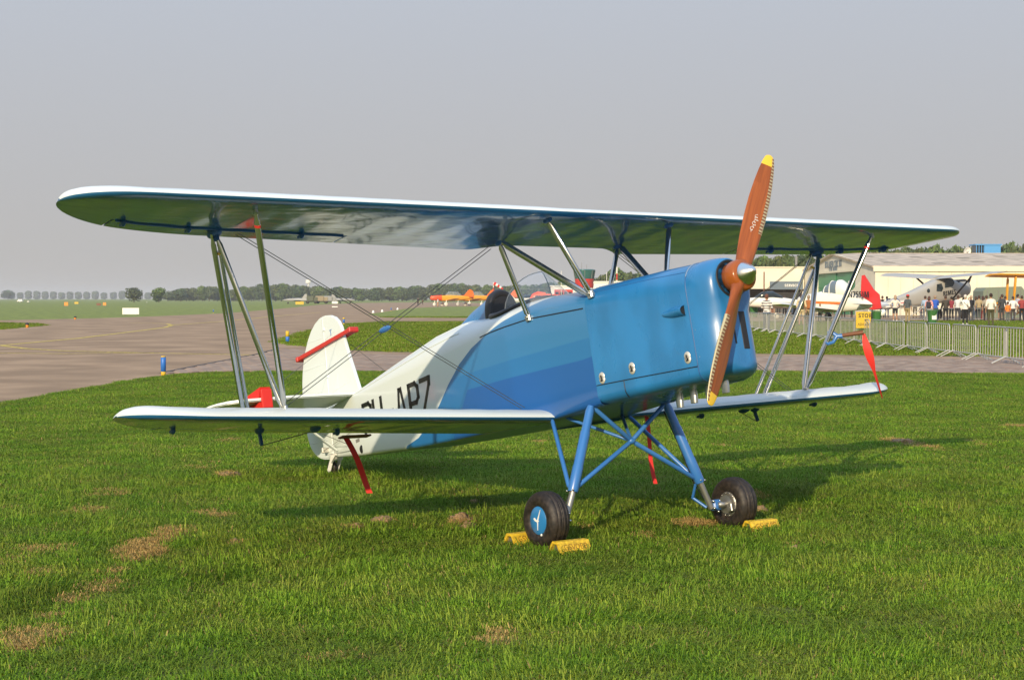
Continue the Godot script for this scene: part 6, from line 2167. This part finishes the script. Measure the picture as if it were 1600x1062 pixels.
			for sd in [1.0, -1.0]:
				obj("wing", slab_wing(Vector3(1.6, 0.95, 0.3 * sd), Vector3(1.2, 1.35, 5.2 * sd), 2.0, 1.2, 0.13).mesh(M[yel]), tr)
				obj("tailplane", slab_wing(Vector3(-3.4, 1.6, 0), Vector3(-3.6, 1.6, 1.9 * sd), 1.1, 0.8, 0.08).mesh(M[orange2]), tr)
				simple_wheel(tr, Vector3(1.6, 0.35, 1.3 * sd), 0.35, white)
				var lg := MB.new(); lg.tube([Vector3(1.5, 1.0, 1.2 * sd), Vector3(1.6, 0.35, 1.3 * sd)], 0.08, 6); obj("gear_leg", lg.mesh(M["white paint"]), tr)
			simple_wheel(tr, Vector3(3.6, 0.3, 0), 0.3, white)
			var nl := MB.new(); nl.tube([Vector3(3.5, 1.0, 0), Vector3(3.6, 0.3, 0)], 0.07, 6); obj("gear_leg", nl.mesh(M["white paint"]), tr)
			prop_blades(tr, Vector3(4.5, 1.4, 0), 1.1, 0.2, "grey metal")
		else: dup(tr, e[2], Vector3(p.x, 0, p.z), PI + 0.35)
	# jets and vehicles parked far off at the left
	p = gp(462, 466 + EYE * FOC / 480.0)
	var j = thing("parked_jet", "pale grey jet parked far off behind the yellow sign board", "aeroplane", Vector3(p.x, 0, p.z), PI - 0.2)
	obj("fuselage", loft([[-3.5, 0.3, 0.8, 1.6], [-1, 0.5, 0.7, 1.8], [2, 0.45, 0.75, 1.7], [4.0, 0.1, 1.0, 1.3]], 14).mesh(M[greyp]), j)
	obj("canopy", loft([[0.2, 0.1, 1.6, 1.75], [1.0, 0.3, 1.6, 2.1], [2.2, 0.15, 1.5, 1.7]], 12).mesh(M["dark glass"]), j)
	obj("fin", fin_plate([-3.4, 1.5, -1.8, 1.6, -2.9, 3.0, -3.6, 3.0], 0.1).mesh(M[greyp]), j)
	for sd in [1.0, -1.0]: obj("wing", slab_wing(Vector3(0.8, 1.0, 0.4 * sd), Vector3(-1.2, 1.1, 3.6 * sd), 2.6, 1.0, 0.1).mesh(M[greyp]), j)
	for q in [Vector3(2.5, 0.3, 0), Vector3(-0.8, 0.3, 1.1), Vector3(-0.8, 0.3, -1.1)]: simple_wheel(j, q, 0.3)
	p = gp(535, 466 + EYE * FOC / 520.0)
	dup(j, "pale grey jet parked far off right of the white sign board", Vector3(p.x, 0, p.z), 0.1)
	var sand = colored("", Color(0.3, 0.24, 0.15), 0.8); var olive = colored("", Color(0.1, 0.11, 0.07), 0.8)
	for e in [[486, 500, olive, "olive green army truck parked far off, leftmost of three"], [502, 505, sand, "sand coloured army truck parked far off, between two others"], [515, 510, greyp, "grey army truck parked far off, rightmost of three"]]:
		p = gp(e[0], 466 + EYE * FOC / e[1])
		var t = thing("army_truck", e[3], "truck", Vector3(p.x, 0, p.z), 0.2, "army trucks parked far off")
		part_box("cargo_body", t, e[2], Vector3(-0.6, 1.6, 0), Vector3(2.6, 1.7, 2.0), 0.1)
		part_box("cab", t, e[2], Vector3(1.4, 1.4, 0), Vector3(1.2, 1.4, 1.9), 0.12)
		part_box("windscreen", t, "dark glass", Vector3(1.98, 1.7, 0), Vector3(0.08, 0.5, 1.6))
		part_box("chassis", t, "black", Vector3(0.2, 0.65, 0), Vector3(4.0, 0.25, 1.2))
		for q in [Vector3(1.4, 0.45, 0.9), Vector3(1.4, 0.45, -0.9), Vector3(-1.1, 0.45, 0.9), Vector3(-1.1, 0.45, -0.9)]: simple_wheel(t, q, 0.45)
	for e in [[31, 700, 8, 4.5, "white delivery van far off at the left horizon"], [44, 700, 3.2, 1.7, "small white car far off right of the white van"]]:
		p = gp(e[0], 466 + EYE * FOC / e[1])
		var t = thing("white_van" if e[2] > 5 else "white_car", e[4], "van" if e[2] > 5 else "car", Vector3(p.x, 0, p.z))
		var k := MB.new()
		var wv = e[2] / FOC * e[1] * 0.5; var hv = e[3] / FOC * e[1]
		k.plate(PackedVector2Array([Vector2(-wv, hv * 0.15), Vector2(wv, hv * 0.15), Vector2(wv, hv), Vector2(-wv * 0.45, hv), Vector2(-wv * 0.75, hv * 0.6), Vector2(-wv, hv * 0.5)]), 1.7)
		obj("body", k.mesh(M["white paint"]), t)
		for q in [-0.6, 0.6]: simple_wheel(t, Vector3(q * wv, hv * 0.15, 0.85), hv * 0.16)
	# white and orange aircraft seen through the cockpit gap
	p = gp(823, 466 + EYE * FOC / 250.0)
	var v = dup(w, "white low wing plane seen behind the cockpit headrest", Vector3(p.x, 0, p.z), 0.5)
	p = gp(842, 466 + EYE * FOC / 240.0)
	var hc = thing("orange_helicopter", "orange red helicopter cabin seen behind the windscreen", "helicopter", Vector3(p.x, 0, p.z), PI + 0.3)
	obj("cabin", loft([[-1.0, 0.5, 0.8, 2.6], [0.2, 0.75, 0.6, 2.75], [1.0, 0.6, 0.7, 2.4], [1.4, 0.2, 1.0, 1.8]], 16, 0.8).mesh(M[org]), hc)
	obj("tail_boom", loft([[-5.0, 0.12, 1.9, 2.2], [-1.0, 0.3, 1.6, 2.4]], 10).mesh(M[org]), hc)
	obj("window", loft([[0.0, 0.78, 1.5, 2.3], [0.8, 0.68, 1.5, 2.2]], 12, 0.6).mesh(M["dark glass"]), hc)
	for sd in [1.0, -1.0]:
		var k := MB.new(); k.tube([Vector3(-1.2, 0.1, 0.8 * sd), Vector3(1.3, 0.1, 0.8 * sd), Vector3(1.6, 0.3, 0.8 * sd)], 0.05, 6); k.tube([Vector3(0.5, 0.8, 0.5 * sd), Vector3(0.5, 0.1, 0.8 * sd)], 0.04, 5); k.tube([Vector3(-0.7, 0.9, 0.4 * sd), Vector3(-0.7, 0.1, 0.8 * sd)], 0.04, 5)
		obj("skid", k.mesh(M["grey metal"]), hc)
	var ro := MB.new(); ro.tube([Vector3(0, 2.7, 0), Vector3(0, 3.1, 0)], 0.09, 6); ro.box(Vector3(0, 3.1, 0), Vector3(8.0, 0.03, 0.22))
	obj("rotor", ro.mesh(M["grey metal"]), hc)

# ---------------------------------------------------------------- people: one skin meshed from a field of tapered limbs
func limb(a: Vector3, b: Vector3, ra: float, rb: float, t: int) -> Array: return [a, b, ra, rb, t]

func pose_limbs(kind: String) -> Array:
	# tags: 0 skin, 1 shirt, 2 trousers upper, 3 trousers lower, 4 shoes, 5 hair, 6 forearm, 7 trim
	var L := []
	var V = func(x, y, z): return Vector3(x, y, z)
	var lean = 0.0
	if kind == "lean": lean = 0.12
	L.append(limb(V.call(0, 1.60, 0.02 + lean), V.call(0, 1.67, 0.02 + lean), 0.078, 0.088, 0))
	L.append(limb(V.call(0, 1.575, 0.055 + lean), V.call(0, 1.56, 0.06 + lean), 0.05, 0.045, 0))
	L.append(limb(V.call(0, 1.625, 0.10 + lean), V.call(0, 1.605, 0.115 + lean), 0.012, 0.017, 0))
	L.append(limb(V.call(0, 1.665, -0.025 + lean), V.call(0, 1.71, 0.0 + lean), 0.09, 0.085, 5))
	L.append(limb(V.call(0, 1.44, lean * 0.8), V.call(0, 1.56, lean), 0.055, 0.053, 0))
	L.append(limb(V.call(-0.12, 1.385, lean * 0.7), V.call(0.12, 1.385, lean * 0.7), 0.095, 0.095, 1))
	L.append(limb(V.call(-0.06, 1.28, lean * 0.6), V.call(0.06, 1.28, lean * 0.6), 0.125, 0.125, 1))
	L.append(limb(V.call(0, 1.2, lean * 0.4), V.call(0, 0.98, 0), 0.14, 0.142, 1))
	L.append(limb(V.call(-0.06, 0.9, -0.01), V.call(0.06, 0.9, -0.01), 0.125, 0.125, 2))
	for sd in [1.0, -1.0]:
		var sh = V.call(0.19 * sd, 1.385, lean * 0.7)
		var el = V.call(0.25 * sd, 1.11, -0.03); var wr = V.call(0.255 * sd, 0.87, 0.05)
		if kind == "hips": el = V.call(0.36 * sd, 1.14, -0.06); wr = V.call(0.17 * sd, 0.99, 0.08)
		if kind == "walk": el = V.call(0.24 * sd, 1.12, 0.10 * sd); wr = V.call(0.24 * sd, 0.92, 0.24 * sd + 0.04)
		if kind == "lean": el = V.call(0.23 * sd, 1.13, 0.16); wr = V.call(0.12 * sd, 1.1, 0.38)
		if kind == "point" and sd > 0: el = V.call(0.33, 1.28, 0.2); wr = V.call(0.34, 1.36, 0.44)
		if kind == "camera": el = V.call(0.24 * sd, 1.16, 0.16); wr = V.call(0.09 * sd, 1.5, 0.24)
		if kind == "fold": el = V.call(0.25 * sd, 1.12, 0.04); wr = V.call(-0.02 * sd, 1.16, 0.2)
		L.append(limb(sh, el, 0.06, 0.05, 1))
		L.append(limb(el, wr, 0.043, 0.031, 6))
		var hd = (wr - el).normalized()
		L.append(limb(wr + hd * 0.03, wr + hd * 0.09, 0.034, 0.03, 0))
		L.append(limb(wr + hd * 0.1, wr + hd * 0.16, 0.028, 0.016, 0))
		L.append(limb(wr + hd * 0.04 + V.call(-0.02 * sd, 0, 0.02), wr + hd * 0.1 + V.call(-0.03 * sd, 0, 0.045), 0.015, 0.012, 0))
		var hip = V.call(0.09 * sd, 0.9, 0); var kn = V.call(0.105 * sd, 0.5, 0.02); var an = V.call(0.11 * sd, 0.09, -0.02)
		var toe = V.call(0.02 * sd, -0.05, 0.16)
		if kind == "walk": kn = V.call(0.1 * sd, 0.51, -0.13 * sd + 0.05); an = V.call(0.1 * sd, 0.1 if sd < 0 else 0.15, -0.30 * sd + (-0.06 if sd > 0 else 0.02))
		if kind == "kneel" and sd > 0: kn = V.call(0.11, 0.56, 0.16); an = V.call(0.11, 0.16, 0.12)
		L.append(limb(hip, kn, 0.093, 0.066, 2))
		L.append(limb(kn, an, 0.062, 0.045, 3))
		L.append(limb(an + V.call(0, -0.035, -0.03), an + toe + V.call(0, 0.01, 0), 0.045, 0.036, 4))
	return L

func field_mesh(L: Array, cell: float) -> Dictionary:
	var lo = Vector3(1e9, 1e9, 1e9); var hi = -lo
	for l in L:
		for e in [0, 1]:
			var r = Vector3.ONE * (l[2 + e] + cell * 3)
			lo = lo.min(l[e] - r); hi = hi.max(l[e] + r)
	var nx = int((hi.x - lo.x) / cell) + 2; var ny = int((hi.y - lo.y) / cell) + 2; var nz = int((hi.z - lo.z) / cell) + 2
	var F := PackedFloat32Array(); F.resize(nx * ny * nz); F.fill(0.2)
	var D := PackedFloat32Array(); D.resize(nx * ny * nz); D.fill(9.0)
	var G := PackedInt32Array(); G.resize(nx * ny * nz)
	var kk = 0.022
	for l in L:
		var a: Vector3 = l[0]; var b: Vector3 = l[1]
		var m = maxf(l[2], l[3]) + 0.06
		var p0 = ((a.min(b) - Vector3.ONE * m - lo) / cell).floor(); var p1 = ((a.max(b) + Vector3.ONE * m - lo) / cell).ceil()
		var ab = b - a; var inv = 1.0 / maxf(1e-6, ab.length_squared()); var ra: float = l[2]; var dr: float = l[3] - l[2]
		for z in range(maxi(0, p0.z), mini(nz, p1.z + 1)):
			for y in range(maxi(0, p0.y), mini(ny, p1.y + 1)):
				var base = (z * ny + y) * nx
				for x in range(maxi(0, p0.x), mini(nx, p1.x + 1)):
					var p = lo + Vector3(x, y, z) * cell
					var t = clampf((p - a).dot(ab) * inv, 0.0, 1.0)
					var d = p.distance_to(a + ab * t) - ra - dr * t
					var i = base + x
					var f = F[i]
					var h = maxf(kk - absf(f - d), 0.0) / kk
					F[i] = minf(f, d) - h * h * kk * 0.25
					if d < D[i]: D[i] = d; G[i] = l[4]
	var vid := PackedInt32Array(); vid.resize(nx * ny * nz); vid.fill(-1)
	var vs := PackedVector3Array(); var tags := PackedInt32Array(); var ix := PackedInt32Array()
	var off = [0, 1, nx, nx + 1, nx * ny, nx * ny + 1, nx * ny + nx, nx * ny + nx + 1]
	var ed = [[0, 1], [2, 3], [4, 5], [6, 7], [0, 2], [1, 3], [4, 6], [5, 7], [0, 4], [1, 5], [2, 6], [3, 7]]
	for z in nz - 1:
		for y in ny - 1:
			for x in nx - 1:
				var i = (z * ny + y) * nx + x
				var f0 = F[i]
				if f0 > cell * 2.5 or f0 < -cell * 2.5: continue
				var neg = 0
				for o in off:
					if F[i + o] < 0.0: neg += 1
				if neg == 0 or neg == 8: continue
				var s := Vector3.ZERO; var n = 0
				for e in ed:
					var u = F[i + off[e[0]]]; var w = F[i + off[e[1]]]
					if (u < 0.0) != (w < 0.0):
						var t = u / (u - w)
						var c0 = Vector3(e[0] & 1, (e[0] >> 1) & 1, e[0] >> 2); var c1 = Vector3(e[1] & 1, (e[1] >> 1) & 1, e[1] >> 2)
						s += c0.lerp(c1, t); n += 1
				vid[i] = vs.size()
				vs.append(lo + (Vector3(x, y, z) + s / n) * cell)
				tags.append(G[i])
	for z in range(1, nz - 1):
		for y in range(1, ny - 1):
			for x in range(1, nx - 1):
				var i = (z * ny + y) * nx + x
				var s0 = F[i] < 0.0
				for ax in 3:
					var st = 1 if ax == 0 else (nx if ax == 1 else nx * ny)
					if (F[i + st] < 0.0) == s0: continue
					var u = nx if ax == 0 else (nx * ny if ax == 1 else 1); var w = nx * ny if ax == 0 else (1 if ax == 1 else nx)
					var q = [vid[i - u - w], vid[i - w], vid[i], vid[i - u]]
					if q[0] < 0 or q[1] < 0 or q[2] < 0 or q[3] < 0: continue
					if s0: ix.append_array([q[0], q[2], q[1], q[0], q[3], q[2]])
					else: ix.append_array([q[0], q[1], q[2], q[0], q[2], q[3]])
	return {"v": vs, "t": tags, "i": ix}

var poses := {}
func person(label: String, px: float, feet: float, h: float, yaw: float, kind: String, cols: Dictionary, dist := 0.0) -> Node3D:
	if not poses.has(kind): poses[kind] = field_mesh(pose_limbs(kind), 0.022)
	var P = poses[kind]
	var p = gp(px, feet) if dist == 0.0 else gp(px, 466.0 + EYE * FOC / dist)
	var o = thing("person", label, "person", Vector3(p.x, 0.0, p.z), yaw, "visitors at the airfield")
	var skin = cols.get("skin", Color(0.36, 0.2, 0.13))
	var sh: Color = cols.shirt; var tr: Color = cols.legs
	var pal = [skin, sh, tr, skin if cols.get("shorts", false) else tr, cols.get("shoes", Color(0.05, 0.045, 0.04)), cols.get("hair", Color(0.06, 0.035, 0.02)), sh if cols.get("long", false) else skin, sh]
	var st := SurfaceTool.new(); st.begin(Mesh.PRIMITIVE_TRIANGLES)
	st.set_smooth_group(0)
	var vs = P.v; var tg = P.t
	for i in vs.size():
		var v: Vector3 = vs[i]
		var c = pal[tg[i]]
		if tg[i] == 1 and v.y < 0.93 and absf(v.x) < 0.2: c = tr
		if tg[i] == 2 and v.y > 0.94: c = sh
		if cols.get("shorts", false) and tg[i] == 2 and v.y < 0.56: c = skin
		if cols.has("stripe") and (tg[i] == 1) and fmod(v.y + 3.0, 0.12) < 0.05: c = cols.stripe
		st.set_color(c)
		st.add_vertex(v)
	for i in P.i: st.add_index(i)
	st.generate_normals()
	var m = st.commit(); m.surface_set_material(0, M["vc cloth"])
	var s = h / 1.79 * (1.07 if px > 1180.0 else 1.0)
	o.scale = Vector3(s, s, s)
	obj("body", m, o)
	if cols.has("bag"):
		var k := MB.new(); k.box(Vector3(0, 1.2, -0.2), Vector3(0.3, 0.44, 0.16), Basis(), 0.04)
		var bo = obj("backpack", k.mesh(M[colored("", cols.bag, 0.8)]), o)
	if cols.has("cap"):
		var k := MB.new(); k.ball(Vector3(0, 1.72, 0.0), Vector3(0.105, 0.075, 0.11)); k.ball(Vector3(0, 1.7, 0.12), Vector3(0.075, 0.012, 0.07))
		obj("cap", k.mesh(M[colored("", cols.cap, 0.8)]), o)
	if cols.has("longhair"):
		var k := MB.new(); k.ball(Vector3(0, 1.6, -0.06), Vector3(0.105, 0.17, 0.09))
		obj("hair", k.mesh(M[colored("", cols.get("hair", Color(0.06, 0.035, 0.02)), 0.8)]), o)
	if cols.has("shoulderbag"):
		var k := MB.new(); k.box(Vector3(-0.25, 0.88, 0.0), Vector3(0.12, 0.26, 0.3), Basis(), 0.03); k.tube([Vector3(-0.24, 1.0, -0.02), Vector3(0.0, 1.3, -0.15), Vector3(0.13, 1.46, 0.0), Vector3(0.0, 1.3, 0.16), Vector3(-0.22, 1.0, 0.05)], 0.014, 5)
		obj("shoulder_bag", k.mesh(M["black"]), o)
	return o

func build_people():
	var W = Color(0.68, 0.65, 0.6); var K = Color(0.015, 0.015, 0.017); var jean = Color(0.05, 0.075, 0.13); var khaki = Color(0.3, 0.23, 0.12)
	person("person in a striped shirt and jeans standing right of the biplane's nose", 1198, 518.5, 1.78, 2.6, "fold", {"shirt": W, "stripe": Color(0.06, 0.05, 0.07), "legs": jean, "hair": Color(0.13, 0.05, 0.03), "shoes": W})
	person("person in a cream shirt and shorts with a dark backpack", 1252.5, 509.5, 1.80, 2.9, "stand", {"shirt": Color(0.6, 0.48, 0.28), "legs": Color(0.5, 0.4, 0.24), "shorts": true, "bag": Color(0.05, 0.05, 0.03)})
	person("person in shorts with an orange brown backpack beside the one in cream", 1263.5, 508.5, 1.78, 3.2, "stand", {"shirt": Color(0.3, 0.12, 0.05), "legs": Color(0.4, 0.3, 0.17), "shorts": true, "bag": Color(0.36, 0.12, 0.03), "hair": Color(0.3, 0.22, 0.16)})
	person("child in a white shirt and grey trousers right of the backpackers", 1281.5, 503.5, 1.22, 2.7, "point", {"shirt": W, "legs": Color(0.12, 0.15, 0.16), "hair": Color(0.2, 0.12, 0.06)})
	person("person in a pale shirt and dark shorts in front of the star roundel", 1399, 502.5, 1.80, 3.0, "hips", {"shirt": Color(0.68, 0.6, 0.52), "legs": Color(0.03, 0.035, 0.04), "shorts": true, "hair": Color(0.36, 0.25, 0.16), "shoes": W, "longhair": true})
	person("person in a red cap, grey shirt and khaki trousers", 1418.5, 504.5, 1.82, 2.3, "stand", {"shirt": Color(0.07, 0.08, 0.09), "legs": khaki, "cap": Color(0.55, 0.03, 0.03)})
	person("person in a pink top with dark hair behind the green bin", 1452, 0, 1.72, 2.7, "stand", {"shirt": Color(0.62, 0.3, 0.28), "legs": Color(0.3, 0.3, 0.32), "hair": Color(0.08, 0.03, 0.02), "longhair": true, "bag": Color(0.02, 0.02, 0.04)}, 110.0)
	person("person in a bright blue shirt leaning on the barrier", 1462, 0, 1.78, 3.14, "lean", {"shirt": Color(0.02, 0.09, 0.42), "legs": jean, "long": true, "hair": Color(0.3, 0.2, 0.13)}, 113.0)
	person("person in a dark brown jacket leaning on the barrier right of the blue shirt", 1478, 0, 1.76, 3.0, "lean", {"shirt": Color(0.05, 0.04, 0.03), "legs": K, "long": true, "skin": Color(0.24, 0.12, 0.07)}, 113.2)
	person("person in a light grey shirt standing at the barrier behind the one who points", 1496.5, 0, 1.80, 2.6, "lean", {"shirt": Color(0.55, 0.55, 0.54), "legs": Color(0.05, 0.05, 0.06), "skin": Color(0.24, 0.12, 0.07)}, 112.8)
	person("person in a white shirt and black trousers pointing right, black bag at the hip", 1508.5, 508.0, 1.80, 2.55, "point", {"shirt": Color(0.74, 0.7, 0.66), "legs": K, "hair": Color(0.55, 0.5, 0.44), "shoulderbag": true, "shoes": W})
	person("person in a black shirt half hidden beyond the pointing person", 1517.5, 0, 1.78, 3.3, "camera", {"shirt": K, "legs": Color(0.06, 0.06, 0.07), "hair": Color(0.4, 0.3, 0.2)}, 112.5)
	person("person in a black top and red trousers right of the one who points", 1536, 501.5, 1.74, 3.5, "fold", {"shirt": K, "legs": Color(0.42, 0.05, 0.04), "hair": Color(0.05, 0.02, 0.015), "longhair": true})
	person("person in a white T-shirt and olive trousers seen from behind", 1548.5, 509.8, 1.86, 3.1, "stand", {"shirt": Color(0.72, 0.66, 0.58), "legs": Color(0.07, 0.065, 0.03), "hair": Color(0.03, 0.015, 0.01)})
	person("person in a dark shirt just left of the white T-shirt", 1541.5, 0, 1.78, 3.0, "stand", {"shirt": Color(0.3, 0.26, 0.2), "legs": K}, 112.0)
	person("person in a black shirt and black shorts bending forward", 1563, 499.5, 1.70, 2.5, "lean", {"shirt": K, "legs": K, "shorts": true})
	person("tall person in a dark grey shirt before the yellow biplane", 1566, 0, 1.86, 3.3, "stand", {"shirt": Color(0.04, 0.045, 0.05), "legs": Color(0.05, 0.05, 0.05), "skin": Color(0.3, 0.16, 0.1)}, 113.0)
	person("child in an orange shirt and grey trousers", 1575, 503.8, 1.36, 3.4, "stand", {"shirt": Color(0.75, 0.2, 0.03), "legs": Color(0.1, 0.12, 0.12), "hair": Color(0.06, 0.02, 0.01), "shoes": W})
	person("person in a white shirt between the orange child and the striding person", 1583, 0, 1.72, 3.2, "hips", {"shirt": Color(0.7, 0.68, 0.66), "legs": Color(0.06, 0.05, 0.05)}, 111.5)
	person("person in a blue striped shirt and white trousers striding at the right edge", 1590.5, 502.5, 1.86, 1.9, "walk", {"shirt": Color(0.3, 0.38, 0.5), "stripe": Color(0.6, 0.5, 0.5), "legs": Color(0.72, 0.66, 0.6), "hair": Color(0.02, 0.015, 0.012)})
	person("person in a red shirt glimpsed between the two backpackers and the white aircraft", 1240, 0, 1.7, 2.9, "lean", {"shirt": Color(0.45, 0.06, 0.05), "legs": jean}, 136.5)
	person("person in a beige jacket standing before the white aircraft left of the green doors", 1226, 0, 1.76, 3.3, "stand", {"shirt": Color(0.45, 0.36, 0.24), "legs": K, "long": true}, 136.0)
	person("person in a dark blue shirt at the farther barriers near the red tail", 1318, 0, 1.75, 3.0, "fold", {"shirt": Color(0.03, 0.04, 0.08), "legs": K}, 136.2)
	person("person in black crouched on the grass left of the yellow stop sign", 1331, 497.5, 1.2, 2.0, "hips", {"shirt": K, "legs": Color(0.03, 0.02, 0.02), "hair": K})
	person("person with a white shirt behind the orange child, near the canvas shelter", 1571, 0, 1.74, 3.0, "stand", {"shirt": Color(0.66, 0.62, 0.58), "legs": jean}, 115.5)
	person("person in a tan shirt behind the black top and red trousers", 1530, 0, 1.78, 2.8, "stand", {"shirt": Color(0.34, 0.26, 0.15), "legs": K}, 115.8)
	person("person in a light blue shirt behind the barrier left of the bright blue one", 1446.5, 0, 1.75, 3.1, "lean", {"shirt": Color(0.3, 0.4, 0.55), "legs": jean}, 115.0)
	person("person in a maroon shirt between the brown jacket and the grey shirt", 1487, 0, 1.7, 3.2, "stand", {"shirt": Color(0.22, 0.03, 0.04), "legs": K, "hair": Color(0.02, 0.015, 0.01)}, 116.0)
	person("person in a grey top behind the barrier left of the black top and red trousers", 1525, 0, 1.72, 3.4, "fold", {"shirt": Color(0.2, 0.2, 0.21), "legs": jean, "longhair": true}, 117.0)
	person("person in a dark red top at the right edge behind the striding person", 1597, 0, 1.76, 3.0, "stand", {"shirt": Color(0.28, 0.04, 0.04), "legs": K}, 112.5)
	person("person in a white top at the farther barriers left of the star roundel", 1386, 0, 1.74, 2.9, "lean", {"shirt": W, "legs": jean}, 136.0)
	person("person in a black jacket at the farther barriers beside the green bin", 1379, 0, 1.78, 3.3, "stand", {"shirt": K, "legs": K, "long": true}, 136.5)
	person("person in khaki clothes right of the red cap, at the farther barriers", 1430, 0, 1.78, 3.0, "hips", {"shirt": Color(0.25, 0.2, 0.11), "legs": khaki}, 135.5)
	person("person in a white cap and shirt walking left of the crowd at the farther barriers", 1298, 0, 1.74, -1.2, "walk", {"shirt": W, "legs": Color(0.2, 0.18, 0.14), "cap": W}, 134.0)
	person("small child in pink beside the barrier gate", 1439.5, 498, 1.05, 3.0, "stand", {"shirt": Color(0.6, 0.25, 0.25), "legs": Color(0.2, 0.2, 0.25)})
	person("person in dark clothes standing far off left of the orange trainers", 653, 477.2, 1.78, 0.4, "stand", {"shirt": K, "legs": K})
	person("person in orange crouching beside the dark figure far off", 660.5, 475.5, 1.25, 0.9, "fold", {"shirt": Color(0.4, 0.14, 0.04), "legs": K})
	person("person in a light top and tan trousers standing by the first trainer's nose wheel", 684, 479.0, 1.75, 2.0, "stand", {"shirt": Color(0.55, 0.5, 0.5), "legs": Color(0.45, 0.25, 0.12)})
